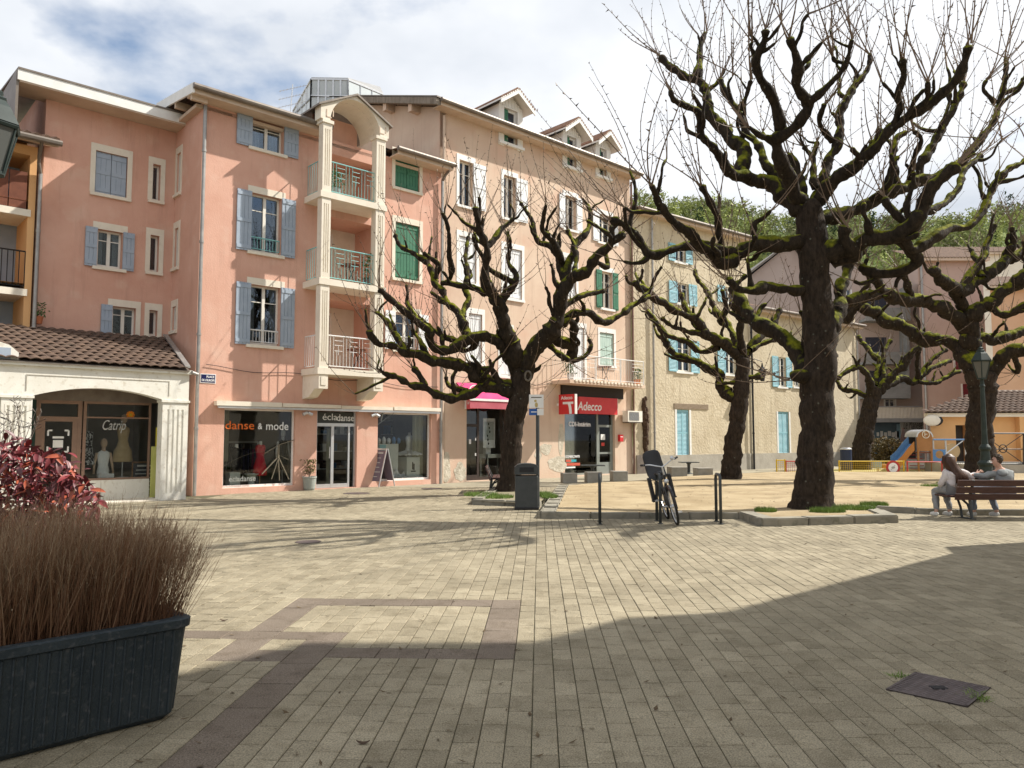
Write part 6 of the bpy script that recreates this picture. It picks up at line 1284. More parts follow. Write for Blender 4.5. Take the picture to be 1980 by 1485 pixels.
# bicycle hoops
def hoop(px, py, rz, label):
    g = gnd(px, py); h = thing('bicycle_hoop', g, label, 'bicycle rack', 'dark metal bicycle hoops along the kerb', rz=rz)
    pts = [V(0, 0, -.02), V(0, 0, .80), V(0, .03, .865), V(0, .09, .89), V(0, .41, .89), V(0, .47, .865), V(0, .5, .80), V(0, .5, -.02)]
    MB().tube(pts, .028, 10).build('hoop', m_binp, h, local=True, smooth=True)
    for y in (0, .5): MB().lathe((0, y, 0), [(.05, 0), (.05, .012), (.03, .016)], 12).build('foot_plate', m_binp, h, local=True)
hoop(1160, 1014, -.115, 'leftmost dark metal bicycle hoop, seen edge-on'); hoop(1277, 1013, -.06, 'dark metal bicycle hoop the bicycle leans on'); hoop(1394, 1014, -.10, 'rightmost dark metal bicycle hoop near the big tree bed')
# bicycle
gf, gr = gnd(1311, 1018), gnd(1291, 1005); ax = gf-gr; yaw = math.atan2(ax.x, -ax.y)
bk = thing('bicycle', (gf+gr)/2+V(0, 0, .012), 'black bicycle with a child seat leaning on a metal hoop', 'bicycle', rot=(0, math.radians(-13), yaw))
m_tyre = M('tyre', (.012, .012, .012), rough=.8); m_bframe = M('black_paint', (.02, .018, .02), rough=.3, spec=.6); m_seatk = M('black_plastic', (.022, .022, .024), rough=.5)
WB = .53
def ring_pts(c, r, n=28): return [c+V(0, math.cos(2*PI*i/n)*r, math.sin(2*PI*i/n)*r) for i in range(n+1)]
for yy in (-WB, WB):
    c = V(0, yy, .345); w = MB().tube(ring_pts(c, .32), .024, 7, False).build('wheel', m_tyre, bk, local=True, smooth=True)
    MB().tube(ring_pts(c, .292), .011, 5, False).build('rim', m_alu, w, local=True); sp_ = MB()
    for i in range(20): a = 2*PI*i/20; sp_.bar(c+V(.02*(-1)**i, 0, 0), c+V(0, math.cos(a)*.29, math.sin(a)*.29), .0022, 3)
    sp_.build('spokes', m_alu, w, local=True); MB().bar(c-V(.05, 0, 0), c+V(.05, 0, 0), .022, 8).build('hub', m_alu, w, local=True)
    pts = [c+V(0, math.cos(t)*.365, math.sin(t)*.365) for t in [math.radians(a) for a in range(-10, 191, 12)]]; MB().tube(pts, .03, 5).build('mudguard', m_bframe, bk, local=True)
H_, S_, B_, Rr, Ff = V(0, -.36, .86), V(0, .16, .72), V(0, .06, .30), V(0, WB, .345), V(0, -WB, .345)
fr_ = MB(); fr_.bar(H_-V(0, 0, .06), S_-V(0, 0, .2), .018, 8); fr_.bar(H_-V(0, -.01, .14), B_, .02, 8); fr_.bar(B_, S_+V(0, .04, .1), .018, 8)
for sx in (-.055, .055): fr_.bar(B_+V(sx*.6, 0, 0), Rr+V(sx, 0, 0), .010, 6); fr_.bar(S_-V(0, 0, .06), Rr+V(sx, 0, 0), .010, 6)
fr_.bar(H_+V(0, -.03, .06), H_-V(0, -.035, .16), .022, 8); fr_.build('frame', m_bframe, bk, local=True)
fk = MB()
for sx in (-.05, .05): fk.tube([H_-V(0, -.03, .14), H_+V(sx, -.02, -.2), Ff+V(sx, 0, 0)], .013, 6)
fk.build('fork', m_bframe, bk, local=True)
hb = MB(); st_ = H_+V(0, -.04, .2); hb.bar(H_+V(0, -.03, .05), st_, .016, 8); hb.tube([st_+V(-.30, .16, .09), st_+V(-.2, .06, .08), st_+V(-.08, 0, .03), st_, st_+V(.08, 0, .03), st_+V(.2, .06, .08), st_+V(.30, .16, .09)], .012, 7); hb.build('handlebar', m_alu, bk, local=True)
for sx in (-1, 1): MB().bar(st_+V(.27*sx, .13, .085), st_+V(.34*sx, .24, .095), .02, 8).build('grip', m_seatk, bk, local=True)
MB().ball(st_+V(.2, -.02, .12), .035, 10, 6).build('bell', m_alu, bk, local=True); MB().ball(V(0, -.47, .80), .045, 10, 6).build('headlight', m_alu, bk, local=True)
MB().ball(S_+V(0, .07, .19), .13, 12, 7, (.75, 1.1, .35)).build('saddle', m_seatk, bk, local=True, smooth=True)
pd = MB(); pd.bar(B_-V(.1, 0, 0), B_+V(.1, 0, 0), .02, 8); pd.bar(B_+V(.09, 0, 0), B_+V(.09, -.1, -.13), .01, 5); pd.bar(B_-V(.09, 0, 0), B_-V(.09, -.1, -.13), .01, 5); pd.box(.09, .2, -.14, -.06+.01, .155, .18); pd.box(-.2, -.09, .11, .2, .42, .445); pd.build('crankset', m_alu, bk, local=True)
rk = MB(); [rk.bar(V(sx, .25, .73), V(sx, .8, .73), .008, 5) for sx in (-.06, .06)]; [rk.bar(V(sx, .75, .73), Rr+V(sx, 0, 0), .007, 5) for sx in (-.06, .06)]; rk.build('luggage_rack', m_bframe, bk, local=True)
cs = MB(); n = 14   # child seat shell
sec = [(.0, .80, .15, .10), (.10, .82, .17, .14), (.22, .86, .18, .17), (.30, .98, .18, .10), (.34, 1.12, .175, .08), (.37, 1.24, .175, .075), (.38, 1.31, .15, .065), (.385, 1.345, .08, .04)]
rings = []
for (dy, zc, wx, wy) in sec:
    ring = [V(math.cos(2*PI*i/n)*wx, .34+dy+math.sin(2*PI*i/n)*wy*.8, zc+(.03*math.cos(4*PI*i/n) if zc < 1 else 0)) for i in range(n)]; rings.append(ring)
k0 = len(cs.v)
for r_ in rings: cs.v += r_
for i in range(len(rings)-1):
    for j in range(n): a = k0+i*n+j; b = k0+i*n+(j+1) % n; cs.f.append((a, b, b+n, a+n))
cs.f.append(tuple(range(k0+n-1, k0-1, -1))); cs.f.append(tuple(k0+(len(rings)-1)*n+j for j in range(n))); seat = cs.build('child_seat', m_seatk, bk, local=True, smooth=True)
for sx in (-1, 1): MB().rounded(sx*.19-.035, sx*.19+.035, .30, .46, .42, .86, .02).build('leg_guard', m_seatk, seat, local=True); MB().rounded(sx*.19-.04, sx*.19+.04, .26, .46, .40, .43, .008).build('foot_rest', m_seatk, seat, local=True)
MB().box(-.05, .05, .70, .72, 1.05, 1.2).build('reflector', M('grey_pad', (.10, .10, .10)), seat, local=True)
# benches
def bench(loc, rz, label, L=2.0):
    b = thing('park_bench', loc, label, 'bench', 'brown slatted park benches', rz=rz)
    for i, (y0, z0, t) in enumerate(((.0, .40, 0), (.0, .53, 0), (-.03, .66, 0))):     # backrest slats, leaning towards the viewer
        o = MB(); o.obox(V(0, -.02-.05*i, .37+.135*i), V(L, 0, 0), V(0, .035, .006), V(0, -.03, .115)); o.build('back_slat', m_slat, b, local=True)
    for i in range(4): MB().rounded(-.12+.0, L-.02, .05+.115*i, .155+.115*i, .42, .455, .008).build('seat_slat', m_slat, b, local=True)
    for x in (.30, L-.35):
        f = MB(); f.tube([V(x, -.02, 0), V(x, .0, .2), V(x, .03, .42), V(x, -.02, .5), V(x, -.13, .76)], .028, 6); f.tube([V(x, -.06, .0), V(x, .1, .28), V(x, .38, .41)], .024, 6); f.tube([V(x, .3, 0), V(x, .34, .2), V(x, .46, .41)], .024, 6); f.bar(V(x, .02, .40), V(x, .52, .40), .022, 6); f.box(x-.04, x+.04, -.1, .36, 0, .02); f.build('leg', m_binp, b, local=True)
    return b
gb = gnd(1878, 1004); bx0 = gb.x-.30; by0 = gb.y
bench((bx0, by0, 0), 0, 'brown slatted park bench with two people sitting on it')
bench((T1b.x-.42, T1b.y+2.3, .0), -PI/2, 'brown slatted bench half hidden behind the tree beside the bin', 1.8)
# ---------------------------------------------------------------- people
m_skin = M('skin', (.50, .29, .21), (.56, .33, .25), 6, rough=.6); m_hoodw = M('pale_grey_hoodie', (.60, .55, .55), (.68, .63, .63), 7, rough=.95, bump=.3, bscale=25); m_hoodg = M('grey_hoodie', (.22, .235, .24), (.28, .295, .30), 7, rough=.95, bump=.3, bscale=25)
m_jeang = M('grey_jeans', (.24, .24, .24), (.31, .31, .31), 10, rough=.9); m_jeanb = M('blue_grey_jeans', (.16, .19, .24), (.24, .27, .32), 10, rough=.9); m_shoe = M('white_shoe', (.55, .54, .51), (.64, .63, .6), 9, rough=.7)
m_hairb = M('brown_hair', (.045, .02, .012), (.085, .04, .025), 30, rough=.5, stretch=(1, 1, .15)); m_haird = M('dark_brown_hair', (.04, .026, .016), (.075, .05, .03), 30, rough=.55)
def skin(name, m, par, nodes, edges, root=0, sub=2, kind=None):
    bm = bmesh.new(); lay = bm.verts.layers.skin.verify(); vs = []
    for i, nd in enumerate(nodes):
        v = bm.verts.new(nd[0]); r = nd[1]; v[lay].radius = r if isinstance(r, tuple) else (r, r); v[lay].use_root = (i == root); vs.append(v)
    for a, b in edges: bm.edges.new((vs[a], vs[b]))
    me = bpy.data.meshes.new(name); bm.to_mesh(me); bm.free(); me.materials.append(m); o = bpy.data.objects.new(name, me); COL.objects.link(o); o.parent = par
    sk = o.modifiers.new('skin', 'SKIN'); sk.use_smooth_shade = True; sk.branch_smoothing = .4; ss = o.modifiers.new('sub', 'SUBSURF'); ss.levels = sub; ss.render_levels = sub
    if name in ('hoodie', 'trousers', 'hood'):
        tx = bpy.data.textures.get('folds') or bpy.data.textures.new('folds', 'CLOUDS'); tx.noise_scale = .09; dp = o.modifiers.new('folds', 'DISPLACE'); dp.texture = tx; dp.strength = .045; dp.mid_level = .5
    return o
def person(loc, label, J, hood, jeans, hair, longhair, faceyaw):
    p = thing('person', loc, label, 'person')
    pel, che, nck, hd = J['pelvis'], J['chest'], J['neck'], J['head']
    N = [(pel, .12), ((pel+che)/2, .115), (che, .13), (nck, .052), (hd-V(0, 0, .03), .075), (hd+V(0, 0, .06), .088), (hd+V(0, 0, .12), .05)]; E = [(0, 1), (1, 2), (2, 3), (3, 4), (4, 5), (5, 6)]
    for s in 'LR':
        sh_, el, wr = J['sh'+s], J['el'+s], J['wr'+s]; k = len(N); hdv = (wr-el).normalized(); N += [(sh_, .058), (el, .042), (wr, .028), (wr+hdv*.07, (.035, .022))]; E += [(2, k), (k, k+1), (k+1, k+2), (k+2, k+3)]
        sd = hdv.orthogonal().normalized()
        for q in range(4): N += [(wr+hdv*(.11)+sd*(q-1.5)*.018, .009), (wr+hdv*(.155-.008*abs(q-1.3))+sd*(q-1.5)*.022-Z*.012, .008)]; kk = len(N); E += [(k+3, kk-2), (kk-2, kk-1)]
        N += [(wr+hdv*.06+sd*.045, .009), (wr+hdv*.09+sd*.062, .008)]; kk = len(N); E += [(k+2, kk-2), (kk-2, kk-1)]
        hp, kn, ank, toe = J['hp'+s], J['kn'+s], J['an'+s], J['to'+s]; k = len(N); N += [(hp, .085), (kn, .055), (ank, .036), ((ank+toe)/2-Z*.03, .035), (toe, .03)]; E += [(0, k), (k, k+1), (k+1, k+2), (k+2, k+3), (k+3, k+4)]
    skin('body', m_skin, p, N, E)
    N = [(pel+Z*.02, .165), ((pel+che)/2, .165), (che, (.175, .155)), (nck-Z*.03, .095)]; E = [(0, 1), (1, 2), (2, 3)]
    for s in 'LR': k = len(N); N += [(J['sh'+s], .085), (J['el'+s], .068), (J['wr'+s], .048)]; E += [(2, k), (k, k+1), (k+1, k+2)]
    h = skin('hoodie', hood, p, N, E)
    N = [(nck+V(0, -.02, -.05), (.11, .06)), (nck+V(0, -.10, -.10), (.12, .06)), (nck+V(0, -.12, -.19), (.07, .04))]; skin('hood', hood, h, N, [(0, 1), (1, 2)])
    N = [(pel-Z*.02, .15)]; E = []
    for s in 'LR': k = len(N); N += [(J['hp'+s], .105), (J['kn'+s], .08), ((J['kn'+s]+J['an'+s])/2, .066), (J['an'+s]+Z*.02, .06)]; E += [(0, k), (k, k+1), (k+1, k+2), (k+2, k+3)]
    skin('trousers', jeans, p, N, E)
    for s in 'LR':
        a, t = J['an'+s], J['to'+s]; f = (t-a); f.z = 0; f.normalize(); a0 = V(a.x, a.y, .055)-f*.05; skin('shoe', m_shoe, p, [(a0, (.045, .05)), (a0+f*.10, (.05, .055)), (a0+f*.2+V(0, 0, -.012), (.05, .038))], [(0, 1), (1, 2)])
    fd = V(math.sin(faceyaw), math.cos(faceyaw), 0); rt = V(fd.y, -fd.x, 0); hc = hd+Z*.035
    skin('nose', m_skin, p, [(hc+fd*.085+Z*.015, .010), (hc+fd*.108-Z*.015, .014), (hc+fd*.088-Z*.025, .012)], [(0, 1), (1, 2)], 1, 1)
    for s in (-1, 1):
        skin('ear', m_skin, p, [(hc+rt*s*.085+Z*.01, (.012, .018)), (hc+rt*s*.092-Z*.015, (.010, .014))], [(0, 1)], 0, 1); MB().ball(hc+fd*.078+rt*s*.033+Z*.018, .011, 8, 6).build('eye', m_black, p, local=True)
    MB().ball(hc+fd*.083-Z*.05, .02, 8, 5, (1, 1, .35)).build('mouth', M('lips', (.42, .16, .13)), p, local=True)
    hb_ = hd+Z*.052-fd*.012; rr = random.Random(5); hm = MB()
    hm.ball(hb_+Z*.012-fd*.012, .104, 16, 10, (.92, .98, 1.0), .12, 2)          # close cap over skull and nape, face left free
    hm.v = [v+fd*(-.045)*max(0, (v-hb_).dot(fd)/.1) if v.z < hb_.z+.055 else v for v in hm.v]
    if longhair:
        for q in range(110):
            an = rr.uniform(-1.9, 1.9); o = (-fd*math.cos(an)+rt*math.sin(an)); k = abs(an)/1.9
            e1 = hb_+Z*.095+o*.03; e2 = hb_+Z*.05+o*.105; e3 = hb_-Z*.06+o*.115; e4 = Vector((nck.x, nck.y, nck.z-.03))+o*.115-fd*.02; bk_ = che-fd*(.185-.05*k)+rt*math.sin(an)*.12+Z*.02; e6 = bk_-Z*rr.uniform(.08, .24)-fd*.02+rt*rr.gauss(0, .02)
            hm.tube([e1, e2, e3, e4, bk_, e6], [.012, .017, .018, .018, .015, .004], 5)
    else:
        for q in range(150):
            an = rr.uniform(0, 2*PI); th_ = rr.uniform(0, 1.25); o = fd*math.cos(an)*math.sin(th_)+rt*math.sin(an)*math.sin(th_)+Z*math.cos(th_)
            if o.dot(fd) > .55 and o.z < .75: continue
            e = hb_+Z*.012-fd*.012+Vector((o.x*.096, o.y*.1, o.z*.1)); hm.tube([e, e+o*.012+fd*.02-Z*.004, e+o*.018+fd*.045*rr.random()-Z*.012], [.012, .009, .003], 4)
    hm.build('hair', hair, p, local=True, smooth=True)
    return p
# girl: hips on the seat at the bench's left end, turned a little, arm to the right
gx = at(1862, 900, 14.95).x-bx0
o_ = V(bx0, by0, 0)
def J_(d): return d
girl = dict(pelvis=V(gx-.02, .30, .56), chest=V(gx+.03, .26, .83), neck=V(gx-.02, .27, .985), head=V(gx-.085, .30, 1.09), shL=V(gx-.14, .26, .90), elL=V(gx-.20, .36, .66), wrL=V(gx-.10, .55, .60), shR=V(gx+.17, .27, .89), elR=V(gx+.36, .30, .80), wrR=V(gx+.47, .30, .86),
    hpL=V(gx-.10, .32, .54), knL=V(gx-.17, .66, .52), anL=V(gx-.24, .50, .10), toL=V(gx-.28, .64, .04), hpR=V(gx+.09, .32, .54), knR=V(gx+.06, .68, .52), anR=V(gx+.05, .54, .10), toR=V(gx-.02, .68, .04))
person(o_, 'girl with long brown hair in a pale hoodie sitting on the bench', girl, m_hoodw, m_jeang, m_hairb, True, -.25)
qx = at(1958, 900, 14.95).x-bx0
boy = dict(pelvis=V(qx+.03, .30, .56), chest=V(qx+.01, .27, .83), neck=V(qx-.05, .27, .99), head=V(qx-.10, .28, 1.085), shL=V(qx-.16, .26, .89), elL=V(qx-.38, .24, .81), wrL=V(qx-.60, .27, .84), shR=V(qx+.18, .28, .88), elR=V(qx+.22, .42, .66), wrR=V(qx+.05, .58, .62),
    hpL=V(qx-.08, .32, .54), knL=V(qx-.40, .64, .53), anL=V(qx-.44, .50, .10), toL=V(qx-.52, .62, .04), hpR=V(qx+.10, .32, .54), knR=V(qx-.02, .68, .52), anR=V(qx-.03, .44, .10), toR=V(qx-.12, .56, .04))
person(o_, 'boy with short dark hair in a grey hoodie reaching towards the girl', boy, m_hoodg, m_jeanb, m_haird, False, -1.35)
# ---------------------------------------------------------------- lamps
def lamp(loc, label, h, s=1.0):
    l = thing('street_lamp', loc, label, 'lamp', 'dark green lantern lamp posts')
    MB().lathe((0, 0, 0), [(.24*s, 0), (.24*s, .12), (.20*s, .16), (.19*s, .55), (.24*s, .62), (.24*s, .68), (.16*s, .76), (.13*s, 1.05), (.18*s, 1.12), (.17*s, 1.18), (.10*s, 1.28), (.085*s, 1.5), (.065*s, h-1.2), (.09*s, h-1.17), (.06*s, h-1.1), (.055*s, h-.95), (.10*s, h-.92)], 20).build('post', m_lamp, l, local=True, smooth=False)
    MB().lathe((0, 0, h-.92), [(.13*s, 0), (.28*s, .55)], 6, False).build('lantern_glass', m_lglass, l, local=True)
    f = MB()
    for i in range(6): a = 2*PI*i/6; f.bar(V(math.cos(a)*.135*s, math.sin(a)*.135*s, h-.92), V(math.cos(a)*.285*s, math.sin(a)*.285*s, h-.36), .018*s, 4)
    f.lathe((0, 0, h-.92), [(.15*s, -.02), (.15*s, .02)], 6); f.lathe((0, 0, h-.38), [(.31*s, 0), (.33*s, .03), (.30*s, .06)], 6); f.build('lantern_frame', m_lamp, l, local=True)
    MB().lathe((0, 0, h-.33), [(.33*s, 0), (.20*s, .22), (.13*s, .30), (.14*s, .33), (.08*s, .36), (.09*s, .41), (.03*s, .45), (.02*s, .52)], 6).build('lantern_roof', m_lamp, l, local=True)
    return l
Yl = 25.; lp = at(1907, 925, Yl); lamp((lp.x, lp.y, .1), 'dark green lamp post in front of the tree behind the bench', at(1897, 672, Yl).z-.2)
Yq = 9.; lq = at(-27, 600, Yq); ql = lamp((lq.x, lq.y, 0), 'dark lantern lamp cut off by the upper left frame edge', at(0, 175, Yq).z-.1, .88)
# ---------------------------------------------------------------- concrete cubes and tables
for (x0, x1, yt, yb, lab) in ((1087, 1115, 914, 934, 'leftmost grey concrete cube seat in front of the agency'), (1134, 1163, 912, 933, 'middle grey concrete cube seat in front of the agency'), (1184, 1213, 910, 931, 'rightmost grey concrete cube seat in front of the agency'), (1297, 1328, 902, 923, 'grey concrete cube seat behind the bicycle'), (1348, 1378, 904, 923, 'grey concrete cube seat beside the slender tree')):
    g = gnd((x0+x1)/2, yb); w = (x1-x0)*g.y/FPX; h = (yb-yt)*g.y/FPX*.93; c = thing('concrete_cube', (g.x, g.y+w/2, 0), lab, 'seat', 'concrete cube seats', rz=.12)
    MB().rounded(-w/2, w/2, -w/2, w/2, -.01, h, .015).build('block', m_conc, c, local=True); MB().rounded(-w/2-.004, w/2+.004, -w/2-.004, w/2+.004, h-.05, h-.035, .003).build('edge_line', m_conc, c, local=True)
for (px, yb, yt, w, lab) in ((1146, 926, 899, .9, 'dark metal table in front of the agency window'), (1332, 916, 893, .8, 'dark metal table behind the bicycle handlebar')):
    g = gnd(px, yb); zt_ = at(px, yt, g.y).z; t = thing('table', (g.x, g.y, 0), lab, 'table', 'dark outdoor tables')
    MB().rounded(-w/2, w/2, -.35, .35, zt_-.035, zt_, .008).build('table_top', m_binp, t, local=True); MB().lathe((0, 0, 0), [(.22, 0), (.2, .03), (.07, .06), (.07, zt_-.12), (.13, zt_-.036)], 12).build('pedestal', m_binp, t, local=True)
# ---------------------------------------------------------------- playground
m_yel = M('yellow_paint', (.62, .42, .02), rough=.5); m_redp = M('red_paint', (.45, .04, .035), rough=.5); m_bluep = M('blue_panel', (.09, .20, .40), (.11, .24, .45), 3, rough=.5); m_brownp = M('brown_panel', (.33, .15, .05), (.38, .18, .065), 3, rough=.55); m_orp = M('orange_panel', (.45, .18, .04), rough=.5)
YF = 34.2
def fpanel(x0, x1, yt, yb, m, name, label, mesh=True, Y=None):
    Y = Y or YF; a, b = at(x0, yb, Y), at(x1, yb, Y); zt_ = at(x0, yt, Y).z; z0 = .04; t = thing(name, (a.x, Y, 0), label, 'fence', 'low coloured playground fence panels')
    for p in (a, b): MB().bar(V(p.x, Y, -.05), V(p.x, Y, zt_+.04), .032, 6).build('post', m, t)
    for z_ in (z0+.02, zt_): MB().bar(V(a.x, Y, z_), V(b.x, Y, z_), .026, 6).build('rail', m, t)
    if mesh:
        mb = MB(); n = int((b.x-a.x)/.09)
        for i in range(1, n): x = a.x+(b.x-a.x)*i/n; mb.bar(V(x, Y, z0), V(x, Y, zt_), .007, 3)
        for i in range(1, 6): z_ = z0+(zt_-z0)*i/6; mb.bar(V(a.x, Y, z_), V(b.x, Y, z_), .006, 3)
        mb.build('wire_mesh', m, t)
    return t
fpanel(1502, 1518, 890, 913, m_yel, 'playground_fence', 'short yellow fence panel left of the big tree trunk'); fpanel(1520, 1562, 892, 914, m_redp, 'playground_fence', 'red fence panel half hidden by the big tree trunk')
fp = fpanel(1623, 1748, 892, 916, m_yel, 'playground_fence', 'long yellow mesh fence panel right of the big tree trunk'); fpanel(1755, 1822, 893, 918, m_redp, 'playground_fence', 'red fence panel beside the round sign', False); fpanel(1826, 1990, 894, 918, m_binp, 'playground_fence', 'dark fence panel behind the bench')
rs = at(1727, 904, YF-.08); ns = thing('round_prohibition_sign', rs-Z*.3, 'round white sign with a red ring on the yellow fence', 'sign')
def disc(c, r, y0, y1, m, par, name): mb = MB(); n = 28; mb.prism([V(c.x+math.cos(2*PI*i/n)*r, y0, c.z+math.sin(2*PI*i/n)*r) for i in range(n)], (0, y1-y0, 0)); mb.build(name, m, par)
disc(rs, .31, rs.y, rs.y+.02, m_redp, ns, 'ring'); disc(rs, .21, rs.y-.006, rs.y-.001, m_wtxt, ns, 'face'); mb = MB(); mb.bar(rs+V(-.1, -.01, -.1), rs+V(.08, -.01, .1), .012, 4); mb.ball(rs+V(0, -.01, 0), .07, 8, 5, (1.2, .1, .7)); mb.build('pictogram', M('grey_ink', (.35, .35, .33)), ns)
MB().quad((at(1500, 900, YF).x, YF+.1, .004), (at(1990, 900, YF).x, YF+.1, .004), (at(1990, 900, 40).x, 40, .004), (at(1560, 900, 40).x, 40, .004)).build('playground_surface', M('play_sand', (.40, .34, .12), (.46, .38, .15), 1, rough=1), kind='structure')
YP = 36.4; pl = thing('play_slide', V(at(1780, 900, YP).x, YP, 0), 'playground slide tower with blue chute and brown panels', 'slide')
P_ = lambda px, py, d=0: at(px, py, YP+d)
for (px, d) in ((1774, 0), (1800, 0), (1774, .9), (1800, .9)): a = P_(px, 840, d); MB().bar(V(a.x, a.y, 0), a, .05, 8).build('post', m_brownp, pl)
a, b = P_(1773, 872), P_(1801, 845); MB().box(a.x, b.x, YP-.04, YP, a.z, b.z).build('front_panel', m_brownp, pl)
c_ = P_(1787, 845); rr_ = (b.x-a.x)/2; n = 14; MB().prism([V(c_.x+math.cos(PI*i/n)*rr_, YP-.04, b.z+math.sin(PI*i/n)*rr_*.85) for i in range(n+1)], (0, .04, 0)).build('arched_panel', m_brownp, pl)
MB().prism([V(c_.x+math.cos(PI*i/n)*(rr_+.05), YP-.06, b.z+math.sin(PI*i/n)*(rr_*.85+.05)) for i in range(n+1)]+[V(c_.x+math.cos(PI*i/n)*(rr_-.01), YP-.06, b.z+math.sin(PI*i/n)*(rr_*.85-.01)) for i in range(n, -1, -1)], (0, 1.1, 0)).build('curved_roof', m_alu, pl)
mb = MB(); mb.tube([V(c_.x+.05+math.cos(t*PI/8)*.17, YP-.06, b.z+.12+math.sin(t*PI/8)*.17) for t in range(17)], .02, 5); mb.bar(V(c_.x, YP-.06, b.z+.02), V(c_.x, YP-.06, b.z+.24), .02, 4); mb.bar(V(c_.x, YP-.06, b.z+.12), V(c_.x+.12, YP-.06, b.z+.14), .02, 4); mb.build('round_emblem', m_cream, pl)
a = P_(1774, 874); MB().box(a.x, P_(1801, 874).x, YP, YP+.95, a.z-.06, a.z).build('deck', m_wood, pl)
s0, s1, s2, s3 = P_(1768, 856), P_(1757, 868), P_(1745, 884), P_(1733, 895); ch = MB()
for p, q in ((s0, s1), (s1, s2), (s2, s3)): ch.obox(p+V(0, .05, -.12), q-p, V(0, .45, 0), V(0, 0, .06))
ch.build('chute', m_bluep, pl)
for yy, m_, dz in ((0, m_orp, -.08), (.5, m_bluep, .0)):
    mb = MB(); mb.prism([p+V(0, yy, .14+dz) for p in (s0, s1, s2, s3)]+[p+V(0, yy, -.28+dz) for p in (s3, s2, s1, s0)], (0, .04, 0)); mb.build('chute_side', m_, pl)
mb = MB(); mb.prism([p+V(0, .52, .30) for p in (s0, s1, s2, s3)]+[p+V(0, .52, .1) for p in (s3, s2, s1, s0)], (0, .04, 0)); mb.build('chute_far_side', m_bluep, pl)
a, b = P_(1801, 893), P_(1828, 869); cx_, cz_ = (a.x+b.x)/2+.05, (a.z+b.z)/2+.05; r_ = .19; n = 20
mb = MB(); out = []
for i in range(n):
    t0, t1 = 2*PI*i/n+PI/4, 2*PI*(i+1)/n+PI/4
    def sq(t): c, s = math.cos(t), math.sin(t); k = 1/max(abs(c), abs(s)); return V((a.x+b.x)/2+c*k*(b.x-a.x)/2, YP-.02, (a.z+b.z)/2+s*k*(b.z-a.z)/2)
    def ci(t): return V(cx_+math.cos(t)*r_, YP-.02, cz_+math.sin(t)*r_)
    mb.prism([ci(t0), sq(t0), sq(t1), ci(t1)], (0, .04, 0))
mb.build('porthole_panel', m_bluep, pl)
for px in (1804, 1828, 1866): p = P_(px, 850, .3); MB().bar(V(p.x, p.y, 0), p, .04, 8).build('frame_post', m_alu, pl)
for d in (.0, .7):
    MB().bar(P_(1804, 850, d+.0), P_(1880, 850, d), .035, 8).build('ladder_rail', m_bluep, pl)
for k in range(9): MB().bar(P_(1806+k*8, 850, 0), P_(1806+k*8, 850, .7), .025, 6).build('rung', m_wtxt, pl)
MB().bar(P_(1828, 878), P_(1862, 852), .025, 6).build('brace', m_alu, pl)
p = P_(1842, 872, .5); disc(p, .36, p.y, p.y+.04, M('tan_panel', (.50, .36, .20)), pl, 'round_panel'); 
for k in range(5): a = P_(1790+k*1.5, 880+k*7, .0); MB().box(a.x-.3, a.x+.3, YP+.9, YP+1.1, a.z-.03, a.z).build('step', m_redp, pl)
rk_ = thing('spring_rider', V(at(1700, 905, 35.3).x, 35.3, 0), 'small grey and orange spring rider behind the yellow fence', 'play equipment'); p = at(1702, 905, 35.3); MB().rounded(p.x-.28, p.x+.05, 35.2, 35.4, .2, .55, .06).build('body', M('rider_grey', (.3, .38, .4)), rk_); MB().tube([V(p.x-.1+.06*math.cos(i), 35.3+.06*math.sin(i), .02+i*.012) for i in range(16)], .012, 4).build('spring', m_orp, rk_); MB().rounded(p.x+.06, p.x+.3, 35.22, 35.38, .2, .4, .05).build('seat', m_orp, rk_)
bb = at(1636, 890, 38); bn = thing('blue_bin', V(bb.x, 38, 0), 'dark blue cylindrical bin behind the yellow fence', 'bin'); MB().lathe((bb.x, 38, 0), [(.26, 0), (.27, .05), (.27, 1.0), (.25, 1.02)], 18).build('drum', M('navy_plastic', (.02, .03, .07), rough=.5), bn); MB().lathe((bb.x, 38, 1.02), [(.28, 0), (.28, .04), (.2, .09), (.02, .11)], 18).build('lid', m_alu, bn)
# bush behind the playground
def leafy(name, label, c, rad, n, s, m, stems=12, cat='bush', tilt=.6):
    rr = random.Random(len(label)); t = thing(name, (c.x, c.y, 0), label, cat); mb = MB()
    for i in range(n):
        d = V(rr.gauss(0, 1), rr.gauss(0, 1), rr.gauss(0, 1)).normalized()*rr.random()**.4; p = c+V(d.x*rad[0], d.y*rad[1], d.z*rad[2]+rad[2])*1.0
        p += V(noise.noise(p*2.3), noise.noise(p*2.3+V(5, 0, 0)), noise.noise(p*2.3+V(0, 5, 0)))*rad[0]*.25; p.z = max(.05, p.z)
        a = V(rr.gauss(0, 1), rr.gauss(0, 1), rr.gauss(0, tilt)).normalized()*s*rr.uniform(.6, 1.3); b = a.cross(V(rr.gauss(0, 1), rr.gauss(0, 1), rr.gauss(0, 1))).normalized()*s*.45; k = len(mb.v); mb.v += [p-a, p+b, p+a, p-b]; mb.f += [(k, k+1, k+2), (k, k+2, k+3)]
    mb.build('foliage', m, t, kind='stuff')
    for i in range(stems): a = rr.uniform(0, 2*PI); MB().tube([V(c.x, c.y, 0), V(c.x+math.cos(a)*rad[0]*.4, c.y+math.sin(a)*rad[1]*.4, rad[2]*.8), V(c.x+math.cos(a)*rad[0]*.7, c.y+math.sin(a)*rad[1]*.7, rad[2]*1.5)], [.02, .014, .006], 4).build('stem', m_shoot, t)
    return t
m_bush = M('bronze_foliage', (.10, .08, .025), (.19, .13, .05), 2, rough=.7)
